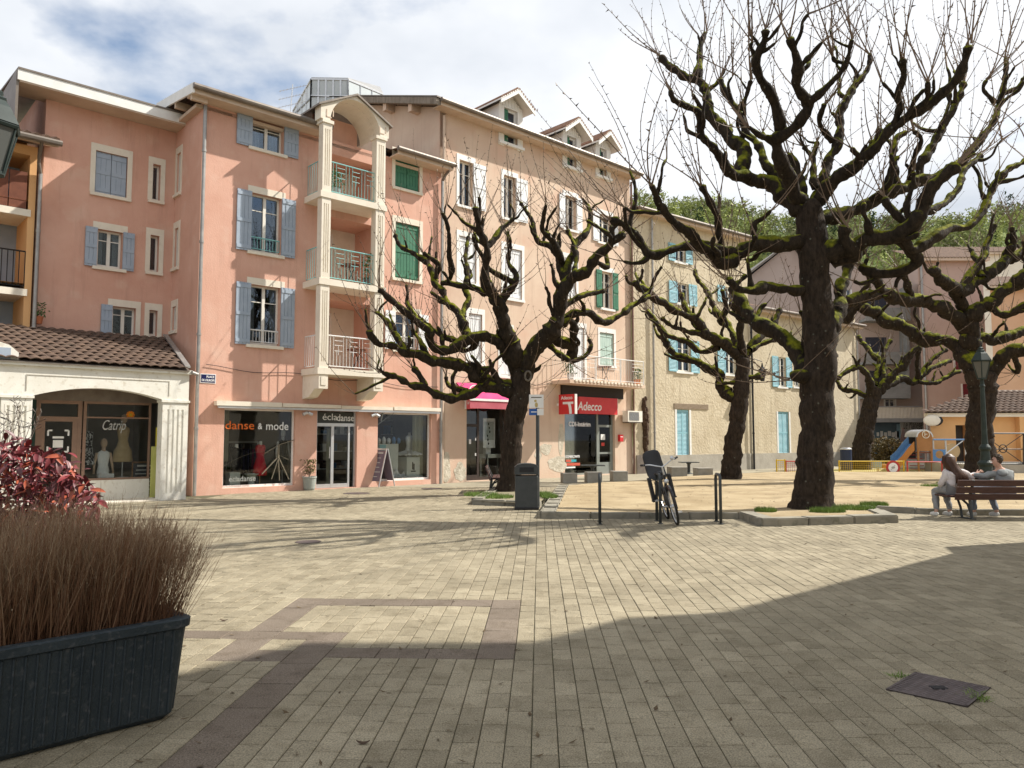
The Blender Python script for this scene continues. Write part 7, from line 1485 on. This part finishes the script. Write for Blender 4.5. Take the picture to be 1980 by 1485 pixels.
leafy('bush', 'bronze-green bush behind the play slide', V(at(1716, 890, 42).x, 42, 0), (1.0, .7, .85), 3600, .07, m_bush)
pz = at(1748, 880, 44); um_ = thing('closed_parasol', V(pz.x, 44, 0), 'closed brown parasol by the far shop', 'parasol'); MB().bar(V(pz.x, 44, 0), V(pz.x, 44, at(0, 828, 44).z), .03, 6).build('pole', m_wood, um_); MB().lathe((pz.x, 44, .6), [(.3, 0), (.26, .5), (.12, 1.2), (.03, 1.5)], 9).build('canopy', M('brown_canvas', (.10, .06, .055)), um_)
# ---------------------------------------------------------------- planters in the foreground
pr_, pl_ = gnd(344, 1386), gnd(0, 1476); dd = (pr_-pl_); FPl = Facade((pr_.x, pr_.y), math.atan2(dd.x, dd.y))
m_plant = M('slate_planter', (.026, .037, .045), (.04, .053, .062), 3, rough=.6, bump=.25, bscale=70, c3=(.11, .115, .12), s3=30, amt=.6); m_soil = M('soil', (.05, .035, .022), (.08, .055, .035), 9, rough=1)
zr = at(362, 1192, pr_.y-.02).z
def planter(F, u0, u1, dep, h, label):
    t = thing('planter', F.P((u0+u1)/2, 0, -dep/2), label, 'planter', 'dark ribbed planters'); fl = .06
    mb = MB(); R0, R1 = .05, .09
    def outl(ex, z, r):
        a, b, c, d = u0-ex, u1+ex, ex, -dep-ex; pts = []
        for (cu, co, a0) in ((b-r, c-r, 90), (b-r, d+r, 0), (a+r, d+r, -90), (a+r, c-r, -180)):
            for k in range(6): an = math.radians(a0-18*k); pts.append(F.P(cu+r*math.cos(an), z, co+r*math.sin(an)))
        return pts
    rings = [outl(-.03, .0, R0), outl(0, .03, R0), outl(fl*.93, h-.06, R1), outl(fl+.012, h-.05, R1), outl(fl+.015, h-.008, R1), outl(fl, h, R1), outl(fl-.05, h, R1), outl(fl-.055, h-.08, R1)]
    n = len(rings[0]); 
    for r_ in rings: mb.v += r_
    for i in range(len(rings)-1):
        for j in range(n): a = i*n+j; b = i*n+(j+1) % n; mb.f.append((a, a+n, b+n, b))
    mb.f.append(tuple(range(n))); mb.build('tub', m_plant, t, smooth=False)
    k = int((u1-u0)/.052)
    for i in range(k+1):
        u = u0+.04+(u1-u0-.08)*i/k; rb = MB(); a, b = F.P(u, .04, .003), F.P(u, h-.062, fl*.92+.003); rb.tube([a, b], .0065, 5); rb.build('rib', m_plant, t)
    for i in range(int(dep/.052)):
        o_ = -.05-i*.052; rb = MB(); rb.tube([F.P(u1+.003, .04, o_), F.P(u1+fl*.92+.003, h-.062, o_)], .012, 5); rb.build('rib', m_plant, t)
    MB().poly([p-Z*.06 for p in outl(fl-.052, h, R1)]).build('soil', m_soil, t); return t
planter(FPl, -2.6, -.02, .62, zr, 'dark ribbed planter full of dry brown grass in the foreground')
m_dry = bpy.data.materials.new('dry_grass'); m_dry.use_nodes = True
def dry(m):
    nt = m.node_tree; N = nt.nodes; L = nt.links; b = N['Principled BSDF']; b.inputs['Roughness'].default_value = .75; b.inputs['Specular IOR Level'].default_value = .2
    a = N.new('ShaderNodeAttribute'); a.attribute_name = 'tint'; r = N.new('ShaderNodeValToRGB'); e = r.color_ramp.elements; e[0].color = (.12, .058, .033, 1); e[1].color = (.42, .31, .20, 1); x = e.new(.55); x.color = (.24, .125, .068, 1); L.new(a.outputs['Fac'], r.inputs[0]); L.new(r.outputs[0], b.inputs['Base Color'])
dry(m_dry)
mb = MB(); tint = []; rr = random.Random(3)
def blade(p, d, L, w, t0):
    n = 5; side = d.cross(V(rr.gauss(0, 1), rr.gauss(0, 1), .2)).normalized(); prev = None
    for i in range(n+1):
        t = i/n; q = p+d*(L*t)+V(rr.gauss(0, .004), rr.gauss(0, .004), 0); ww = w*(1-.75*t); k = len(mb.v); mb.v += [q-side*ww, q+side*ww]; tt = min(1, t0+.5*t); tint.extend([tt, tt])
        if i: mb.f.append((k-2, k-1, k+1, k))
    return p+d*L
for i in range(11500):
    u = rr.uniform(-2.5, .02); o = -rr.random()*.62; edge = max(0, (u+.45)/.5)
    p = FPl.P(u, zr-.06, o); an = rr.gauss(0, .16); lean = FPl.d*(edge*.62*rr.random()+rr.gauss(0, .12))+FPl.n*((o+.31)*.55+rr.gauss(0, .10))
    d = (Z+lean).normalized(); L = rr.uniform(.52, .80)*(1-.16*edge)*(.85+.3*noise.noise(V(u*2.2, o*3, 1))); t0 = rr.uniform(0, .75)**1.4; e = blade(p, d, L, .0016, t0)
    for k in range(rr.choice((1, 2, 2, 3))):
        q = p+d*L*rr.uniform(.55, .95); blade(q, (d+V(rr.gauss(0, .28), rr.gauss(0, .28), .15)).normalized(), rr.uniform(.06, .16), .0011, t0+.3)
gr = thing('ornamental_grass', FPl.P(-1.2, zr-.06, -.3), 'dense dry brown ornamental grass growing in the foreground planter', 'plant')
for i in range(len(mb.v)): mb.v[i] = mb.v[i]-WL[gr]
me = mb.mesh('grass_stems', m_dry); set_tint(me, tint); o = bpy.data.objects.new('grass_stems', me); COL.objects.link(o); o.parent = gr; o['kind'] = 'stuff'
# second planter behind, with a red-leaved shrub
FP2 = Facade(FPl.P(-.9, 0, -1.75).to_2d(), math.atan2(dd.x, dd.y)); planter(FP2, -1.9, .35, .62, zr, 'dark ribbed planter under the red-leaved shrub')
def rmat(n, c1, c2): return M(n, c1, c2, 9, rough=.45, spec=.4)
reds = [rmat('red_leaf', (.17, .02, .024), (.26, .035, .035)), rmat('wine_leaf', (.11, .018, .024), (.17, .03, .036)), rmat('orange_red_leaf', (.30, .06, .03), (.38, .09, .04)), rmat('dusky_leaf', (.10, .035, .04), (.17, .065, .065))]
def leaf_mesh(m, L):
    v = []; f = []; n = 5
    for i in range(n+1):
        t = i/n; w = L*.18*math.sin(PI*min(1, t*.95+.03))**.8; z = -.25*L*t*t; v += [(-w, t*L, z+w*.5), (0, t*L, z), (w, t*L, z+w*.5)]
    for i in range(n): a = i*3; f += [(a, a+1, a+4, a+3), (a+1, a+2, a+5, a+4)]
    me = bpy.data.meshes.new('leaf'); me.from_pydata(v, [], f); me.materials.append(m); me.polygons.foreach_set('use_smooth', [True]*len(f)); return me
LM = [leaf_mesh(m, L) for m in reds for L in (.075, .105)]
sc_ = at(62, 925, 5.9); rs_ = thing('red_leaved_shrub', V(sc_.x, sc_.y, zr-.06), 'glossy red-leaved shrub behind the dry grass', 'plant')
def sil(px):   # top outline of the shrub in the photograph
    return 850 if px < 60 else (868 if px < 130 else (885+ (px-130)*1.0))
cnt = 0; rest = MB(); rr = random.Random(12)
spots = []
for i in range(2300):
    px, py = rr.uniform(-140, 192), rr.uniform(845, 1030); Y = 5.9+rr.uniform(-.35, .35)
    if py < sil(px)+rr.uniform(-4, 12): continue
    spots.append((Y, at(px, py, Y), px))
spots.sort(key=lambda s: s[0])
for i, (Y, p, px) in enumerate(spots):
    me = rr.choice(LM); out = V(rr.gauss(0, .8), -abs(rr.gauss(.5, .6)), rr.gauss(-.25, .7)).normalized(); q = out.to_track_quat('Y', 'Z')
    from mathutils import Quaternion
    q = q @ Quaternion((0, 1, 0), rr.uniform(-.9, .9))
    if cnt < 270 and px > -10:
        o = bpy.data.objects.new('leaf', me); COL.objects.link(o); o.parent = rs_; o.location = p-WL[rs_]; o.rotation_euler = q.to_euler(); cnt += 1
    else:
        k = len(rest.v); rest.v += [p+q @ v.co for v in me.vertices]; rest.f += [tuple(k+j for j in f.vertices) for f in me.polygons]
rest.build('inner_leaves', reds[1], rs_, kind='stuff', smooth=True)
for i in range(26):
    b = V(sc_.x+rr.uniform(-.75, .35), sc_.y+rr.uniform(-.3, .3), zr-.08); t = b+V(rr.gauss(0, .2), rr.gauss(0, .12), rr.uniform(.45, .85)); MB().tube([b, (b+t)/2+V(rr.gauss(0, .03), 0, 0), t], [.006, .005, .002], 4).build('stem', M('grey_stem', (.16, .13, .11)), rs_)
sd = MB()
for i in range(16):
    b = at(rr.uniform(-20, 60), 860, 5.9); d = V(rr.gauss(0, .25), 0, 1).normalized(); t = b+d*rr.uniform(.15, .38); sd.tube([b, t], [.003, .0015], 3)
    for k in range(5): q = b+(t-b)*rr.uniform(.4, 1); sd.tube([q, q+V(rr.gauss(0, .05), 0, .03)], [.0015, .0028], 3)
sd.build('seed_heads', MATS['grey_stem'], rs_, kind='stuff')
# ---------------------------------------------------------------- boards, pots
def aboard(loc, rz, w, h, label, board, frame, lines, sp=.3):
    t = thing('a_board', loc, label, 'sandwich board', rz=rz)
    for s in (-1, 1):
        dy = V(0, s*sp, -h); dy.normalize(); top = V(0, s*.02, h)
        for x in (-w/2, w/2-.035): MB().obox(top+V(x, 0, 0), V(.035, 0, 0), V(0, .025*s, 0) if s > 0 else V(0, -.025, 0), V(0, s*sp, -h)).build('leg', frame, t, local=True)
        MB().obox(top+V(-w/2, 0, -.0), V(w, 0, 0), V(0, .03*s, 0), V(0, 0, .03)).build('top_bar', frame, t, local=True)
        pn = MB(); a = top+V(-w/2+.035, .004*s, -.03); k = V(0, s*sp, -h)*.82; pn.obox(a, V(w-.07, 0, 0), V(0, .015*s, 0), k); pb_ = pn.build('panel', board, t, local=True)
        if s < 0:
            for i in range(lines): c = a+k*((i+.7)/(lines+.6))+V((w-.07)/2, -.019, 0); l = MB(); ww = (w-.07)*rr.uniform(.3, .42); l.obox(c-V(ww, 0, 0), V(ww*2, 0, 0), V(0, -.002, 0), V(0, 0, .022 if i else .045)); l.build('text_line', M('chalk', (.55, .55, .53)), pb_, local=True)
g = gnd(272, 963); aboard(g+V(0, .12, 0), .45, .58, .92, 'wooden framed chalk board in front of the pavilion shop', M('slate_board', (.03, .035, .05), rough=.7), M('oak_frame', (.22, .12, .06), (.28, .15, .08), 6), 7)
g = gnd(720, 941); aboard(g+V(.15, .2, 0), -.55, .78, 1.2, 'grey sandwich board leaning open beside the dance shop door', M('poster_board', (.13, .11, .15), (.2, .15, .18), 3, rough=.5), m_alu, 6, .36)
g = gnd(598, 948); pt = thing('potted_plant', g, 'small shrub in a grey-green pot beside the shop door', 'plant pot'); MB().lathe(g, [(.14, 0), (.17, .06), (.20, .36), (.215, .37), (.215, .42), (.19, .42), (.185, .38), (.02, .38)], 20).build('pot', M('grey_green_pot', (.27, .29, .27), (.33, .35, .32), 5, rough=.7), pt)
fo = MB(); rr = random.Random(9)
for i in range(14):
    t = g+V(rr.gauss(0, .11), rr.gauss(0, .09), rr.uniform(.6, .88)); fo.tube([g+V(0, 0, .38), (g+t)/2+V(rr.gauss(0, .03), 0, .25), t], [.006, .004, .002], 4)
fo.build('stems', m_shoot, pt)
fo = MB()
for i in range(170): p = g+V(rr.gauss(0, .10), rr.gauss(0, .09), rr.uniform(.5, .92)); a = V(rr.gauss(0, 1), rr.gauss(0, 1), rr.gauss(0, .6)).normalized()*.05; b = a.cross(V(rr.gauss(0, 1), rr.gauss(0, 1), 1)).normalized()*.02; k = len(fo.v); fo.v += [p-a, p+b, p+a, p-b]; fo.f += [(k, k+1, k+2, k+3)]
fo.build('leaves', M('dull_leaf', (.10, .075, .03), (.14, .14, .045), 9), pt, kind='stuff')
for (px, py, off, F, lab, s) in ((70, 612, -.3, FR, 'terracotta pot with a plant beyond the pavilion ridge', 1.0),):
    pass
# ---------------------------------------------------------------- shop window contents
m_manq = M('mannequin_white', (.66, .64, .60), rough=.45); m_bk = M('black_cloth', (.012, .012, .014), rough=.9); m_redc = M('red_dress', (.55, .015, .035), (.65, .03, .05), 30, rough=.8, bump=.5, bscale=60); m_wcl = M('white_cloth', (.70, .71, .72), (.78, .79, .80), 6, rough=.9)
def manq(F, u, off, z0, h, label, dress, skinm=None, head=True, skirt=.20, stand=True, arms=True, cat='mannequin'):
    """h = height of the shoulders above z0 floor of the figure"""
    skinm = skinm or m_manq; b = F.P(u, z0, off); t = thing('mannequin', b, label, cat)
    zs = h
    if stand: MB().lathe(b, [(.16, 0), (.16, .015), (.015, .03), (.015, zs-.55)], 14).build('stand', m_alu if head else M('pale_wood', (.5, .34, .18)), t)
    prof = [(skirt*.95, zs-.92), (skirt, zs-.88), (skirt*.85, zs-.62), (.155, zs-.52), (.115, zs-.36), (.14, zs-.2), (.155, zs-.12), (.14, zs-.04), (.055, zs+.015)]
    m_ = MB(); m_.lathe(V(0, 0, 0), prof, 18); m_.v = [b+F.d*v.x+F.n*(v.y*.68)+Z*v.z for v in m_.v]; m_.build('dress', dress, t, smooth=True)
    n_ = MB(); n_.lathe(V(0, 0, 0), [(.075, zs-.03), (.05, zs+.02), (.045, zs+.10)], 12); n_.v = [b+F.d*v.x+F.n*v.y+Z*v.z for v in n_.v]; n_.build('neck', skinm, t, smooth=True)
    if head: MB().ball(b+Z*(zs+.2)+F.n*.015, .1, 14, 10, (.78, .85, 1.25)).build('head', skinm, t, smooth=True)
    if arms:
        for s in (-1, 1): MB().tube([b+F.d*s*.15+Z*(zs-.05), b+F.d*s*.21+Z*(zs-.32), b+F.d*s*.23+F.n*.06+Z*(zs-.58)], [.045, .035, .025], 8).build('arm', skinm, t, smooth=True)
    return t
oF = -.5
manq(FA, FA.u(505, oF), oF, .1, 1.28, 'red dress on a wooden stand in the left shop window', m_redc, head=False, skirt=.22, arms=False)
manq(FA, FA.u(548, oF-.2), oF-.2, .1, 1.42, 'white mannequin in a black top behind the left shop window', m_bk, skirt=.17)
manq(FA, FA.u(459, oF), oF, .45, .85, 'headless bust in black with a white collar in the left shop window', m_bk, head=False, arms=False, skirt=.19)
m_ped = M('white_pedestal', (.58, .61, .58), (.64, .66, .63), 3)
def pedestal(F, px, off, z0, h, w, label, wave=True):
    b = F.P(F.u(px, off), z0, off); t = thing('pedestal', b, label, 'stand'); MB().lathe(b, [(w, 0), (w, .02), (w*.6, .1), (w*.42, h*.5), (w*.7, h-.06), (w*1.05, h-.02), (w*1.05, h)] if wave else [(w, 0), (w, h), (w*.9, h+.01)], 4 if not wave else 18).build('column', m_ped, t); MB().lathe(b, [(w*.5, h+.002), (w*.5, h+.014)], 12).build('top_disc', m_wcl, t)
pedestal(FA, 453, -.45, .03, .55, .22, 'square white pedestal low in the left shop window', False); pedestal(FA, 489, -.45, .03, .5, .2, 'round waisted white stool in the left shop window')
rk = thing('clothes_rack', FA.P(FA.u(470, -1.8), .02, -1.8), 'rail of dark clothes deep in the left shop window', 'clothes rack')
a, b = FA.P(FA.u(440, -1.8), 1.45, -1.8), FA.P(FA.u(500, -1.8), 1.45, -1.8); MB().bar(a, b, .015, 6).build('rail', m_alu, rk)
for p in (a, b): MB().bar(V(p.x, p.y, .02), p, .015, 6).build('post', m_alu, rk)
for i in range(14): p = a+(b-a)*((i+.5)/14); c = rr.choice(((.02, .02, .03), (.12, .02, .06), (.03, .03, .06), (.05, .05, .05), (.10, .09, .11))); MB().obox(p-Z*rr.uniform(.75, 1.0)-FA.n*.2-FA.d*.02, FA.d*.05, FA.n*.4, Z*.72).build('garment', M('garment_%d' % i, c, rough=.9), rk)
oG = -.6
cb = thing('white_cabinet', FA.P(FA.u(750, oG), .02, oG), 'white cabinet with shoes on top in the right shop window', 'cabinet'); q0, q1 = FA.u(733, oG), FA.u(771, oG); FA.bx(MB(), q0, q1, .02, 1.38, oG-.4, oG).build('carcass', m_ped, cb); FA.bx(MB(), q0+.02, q0+.28, .5, 1.35, oG+.001, oG+.012).build('blue_panel', M('aqua_panel', (.28, .52, .56)), cb)
for i in range(5): p = FA.P(q0+.1+i*.2, 1.38, oG-.15); MB().ball(p+Z*.1, .1, 10, 6, (.7, .7, 1.1+.4*(i % 2))).build('ornament', rr.choice((m_wcl, m_bluep, m_manq)), cb)
tu = manq(FA, FA.u(792, oG), oG, .95, .72, 'white tutu on a bust on a plinth in the right shop window', m_wcl, head=False, arms=False, skirt=.14, stand=False)
mb = MB(); mb.lathe(FA.P(FA.u(792, oG), .95, oG), [(.12, .2), (.42, .1), (.46, .06), (.40, .04), (.12, .1)], 30)
for i, v_ in enumerate(mb.v): v_.z += .02*math.sin(i*2.4)
mb.build('tutu_skirt', m_wcl, tu); pl2 = thing('plinth', FA.P(FA.u(792, oG), .02, oG), 'white plinth with a small black emblem under the tutu', 'plinth'); u_ = FA.u(792, oG); FA.bx(MB(), u_-.27, u_+.27, .02, .92, oG-.25, oG+.25).build('block', m_ped, pl2); mb = MB(); FA.bx(mb, u_-.05, u_-.005, .5, .75, oG+.251, oG+.256); FA.bx(mb, u_+.005, u_+.05, .48, .7, oG+.251, oG+.256); FA.bx(mb, u_-.1, u_+.1, .42, .46, oG+.251, oG+.256); mb.build('emblem', m_bk, pl2)
dr_ = MB(); nx, ny = 34, 12; i0 = FA.u(745, -.4)
for j in range(ny+1):
    for i in range(nx+1): s, t = i/nx, j/ny; dr_.v.append(FA.P(i0+s*(FA.u(815, -.4)-i0), .2+.03+(.38*(1-s)+.12)*(1-t)**1.5*abs(.6+.6*noise.noise(V(s*9, t*3, 0)))+.05*noise.noise(V(s*14, t*8, 2)), -.55+.42*t))
for j in range(ny):
    for i in range(nx): a = j*(nx+1)+i; dr_.f.append((a, a+1, a+nx+2, a+nx+1))
dr_.build('draped_cloth', m_wcl, label='white cloth draped along the floor of the right shop window', cat='cloth', smooth=True)
def curtain(F, u0, u1, z0, z1, off, label, m):
    mb = MB(); n = 30
    for i in range(n):
        p = lambda k: off+.035*math.sin(k*1.9); a, b = u0+(u1-u0)*i/n, u0+(u1-u0)*(i+1)/n; mb.quad(F.P(a, z0, p(i)), F.P(b, z0, p(i+1)), F.P(b, z1, p(i+1)), F.P(a, z1, p(i)))
    mb.build('curtain', m, label=label, cat='curtain', smooth=True)
m_cur = M('cream_curtain', (.50, .50, .40), (.57, .56, .46), 8, rough=.9)
curtain(FA, SHOP[2][1]-.5, SHOP[2][1]-.05, .2, zt-.06, -.4, 'cream curtain at the right edge of the right shop window', m_cur); curtain(FA, SHOP[0][0]+.06, SHOP[0][0]+.30, .9, zt-.06, -.4, 'cream curtain at the left edge of the left shop window', m_cur); curtain(FA, SHOP[1][1]-.75, SHOP[1][1]-.55, .03, zd-.1, -.6, 'narrow curtain behind the glass shop door', m_cur)
for i, (u, z) in enumerate([(u, z) for u in (FA.u(650, -2.6), FA.u(780, -2.6)) for z in (.5, 1.1, 1.7, 2.2)]):
    s_ = thing('shelf', FA.P(u, z, -2.6), ('%s shelf of boxes deep inside the shop behind the door' if i < 4 else '%s shelf of boxes deep behind the right shop window') % ('lowest', 'second lowest', 'second highest', 'topmost')[i % 4], 'shelf'); FA.bx(MB(), u-.8, u+.8, z, z+.03, -2.9, -2.5).build('board', m_ped, s_)
    for k in range(7): ww = rr.uniform(.1, .2); x = u-.75+k*.22; FA.bx(MB(), x, x+ww, z+.031, z+rr.uniform(.12, .35), -2.8, -2.55).build('carton', rr.choice((m_wcl, m_conc, m_bk, m_cream, m_bluep)), s_)
# pavilion shop contents
o2 = -1.45
manq(FC, FC.u(240, o2), o2, .55, 1.32, 'mannequin in a beige trench coat in the pavilion shop window', M('trench_beige', (.42, .31, .17), (.48, .36, .21), 8, rough=.9), M('mannequin_tan', (.5, .36, .26)), skirt=.25, arms=False)
ct = FC.P(FC.u(240, o2), .55, o2)
manq(FC, FC.u(203, o2), o2, .62, .62, 'mannequin bust in a white T-shirt in the pavilion shop window', m_wcl, M('mannequin_tan', (.5, .36, .26)), skirt=.16, stand=False)
sc2 = thing('hanging_scarf_dress', FC.P(FC.u(170, o2), .6, o2), 'black and white patterned dress hanging in the pavilion shop window', 'dress'); MB().lathe(FC.P(FC.u(170, o2), .9, o2), [(.2, 0), (.12, .5), (.15, .8), (.05, .86)], 12).build('dress', M('patterned_cloth', (.03, .03, .035), (.5, .5, .5), 18, rough=.9, lo=.5, hi=.55), sc2); MB().bar(FC.P(FC.u(170, o2), 1.75, o2), FC.P(FC.u(170, o2), 2.4, o2), .006, 4).build('hanger', m_alu, sc2)
ds = thing('display_shelf', FC.P(FC.u(230, o2), .03, o2), 'low display platform inside the pavilion shop window', 'platform'); FC.bx(MB(), uw0+.1, uw1-.1, .03, .55, -1.9, -1.2).build('platform', m_shopwall, ds); FC.bx(MB(), FC.u(195, -1.25), FC.u(225, -1.25), .56, .66, -1.4, -1.25).build('shoe_box', m_wcl, ds)
u_ = FC.u(305, -.93); yb_ = thing('yellow_panel', FC.P(u_, .03, -.9), 'pale yellow advertising panel at the right of the pavilion window', 'panel'); FC.bx(MB(), u_-.13, u_+.18, .03, 1.35, -.95, -.91).build('board', M('pale_yellow', (.55, .56, .16), (.6, .6, .2), 4), yb_); FC.bx(MB(), u_-.03, u_+.16, 1.351, 1.85, -.95, -.91).build('top_board', M('bright_yellow', (.66, .55, .03)), yb_)
# magenta-awning shop contents
u_ = FD.u(946, -.6); z0_, z1_ = FD.pix(946, 866, -.6)[1], FD.pix(946, 809, -.6)[1]; po = thing('framed_poster', FD.P(u_, z0_, -.6), 'white framed poster hanging in the shop window behind the tree', 'poster'); FD.bx(MB(), u_-.3, u_+.3, z0_, z1_, -.62, -.6).build('frame', m_wcl, po); FD.bx(MB(), u_-.23, u_+.23, z0_+.3, z1_-.12, -.599, -.595).build('print', M('print_grey', (.36, .40, .39), (.45, .48, .47), 3), po); mb = MB()
for k in range(6): mb.ball(FD.P(u_-.05+.05*(k % 3)-.02*k, (z0_+z1_)/2+.35-.15*k, -.594), .035, 6, 5, (1, .2, 1.4))
mb.build('print_motif', m_bk, po)
tb = thing('display_table', FD.P(FD.u(955, -.7), .02, -.7), 'white display table behind the dark shop window', 'table'); a0, a1 = FD.u(940, -.7), FD.u(975, -.7); zt2 = FD.pix(955, 885, -.7)[1]; FD.bx(MB(), a0, a1, zt2, zt2+.14, -1.1, -.6).build('top', m_ped, tb)
for (u, o_) in ((a0+.03, -.65), (a1-.03, -.65), (a0+.03, -1.05), (a1-.03, -1.05)): FD.bx(MB(), u-.02, u+.02, .02, zt2-.001, o_-.02, o_+.02).build('leg', m_ped, tb)
FD.bx(MB(), a0+.03, a0+.28, zt2+.141, zt2+.45, -.9, -.75).build('gift_box', m_wcl, tb)
# ---------------------------------------------------------------- balcony bits
def potplant(name, F, u, z, off, label, m, s=1., col=(.42, .14, .06), hgt=.4):
    b = F.P(u, z, off); t = thing(name, b, label, 'plant pot'); MB().lathe(b, [(.09*s, 0), (.13*s, .2*s), (.14*s, .22*s), (.02*s, .2*s)], 14).build('pot', M('pot_%.2f' % col[0], col, rough=.8), t); fo = MB(); r2 = random.Random(int(u*100))
    for i in range(110): p = b+V(r2.gauss(0, .09*s), r2.gauss(0, .09*s), r2.uniform(.2*s, .2*s+hgt)); a = V(r2.gauss(0, 1), r2.gauss(0, 1), r2.gauss(0, .8)).normalized()*.05*s; b2 = a.cross(V(r2.gauss(0, 1), 1, 1)).normalized()*.02*s; k = len(fo.v); fo.v += [p-a, p+b2, p+a, p-b2]; fo.f.append((k, k+1, k+2, k+3))
    fo.build('leaves', m, t, kind='stuff')
m_pl = M('pot_leaf', (.05, .11, .03), (.09, .16, .05), 9)
zpt = zrt
potplant('pot_plant', FR, FR.u(66, .25), FR.pix(66, 620, .25)[1]-.08, .25, 'terracotta pot with a small plant above the pavilion ridge', m_pl, .9)
potplant('pot_plant', FA, FA.pix(650, 355, .7)[0], zs3+.002, .7, 'potted plant on the top balcony of the pink house', m_pl, 1.2, (.3, .3, .3), .6); potplant('pot_plant', FA, FA.pix(712, 520, .5)[0], zs2+.002, .5, 'potted conifer on the middle balcony of the pink house', m_pl, 1.3, (.12, .1, .1), .8)
potplant('pot_plant', FD, FD.u(1236, .6)-.1, zb+.002, .6, 'orange pot at the right end of the white balcony', m_pl, 1.2, (.55, .2, .06), .5); potplant('pot_plant', FD, FD.u(1104, .6), zb+.002, .6, 'agave in a white pot on the white balcony', m_pl, 1.3, (.6, .6, .6), .45)
for (F, u, z, off, lab) in ((FA, FA.pix(690, 690, .4)[0], zs1, .35, 'small table set on the lowest balcony of the pink house'), (FA, FA.pix(680, 520, .4)[0], zs2, .3, 'small dark table on the middle balcony of the pink house'), (FD, FD.u(1170, .5), zb, .5, 'small dark table on the white balcony over the agency')):
    b = F.P(u, z+.002, off); t = thing('balcony_table', b, lab, 'table'); MB().lathe(b, [(.3, .68), (.3, .71)], 18).build('top', m_wood, t)
    for k in range(3): a = k*2.1; MB().bar(b+V(math.cos(a)*.2, math.sin(a)*.2, 0), b+V(math.cos(a+2)*.18, math.sin(a+2)*.18, .68), .014, 5).build('leg', m_black, t)
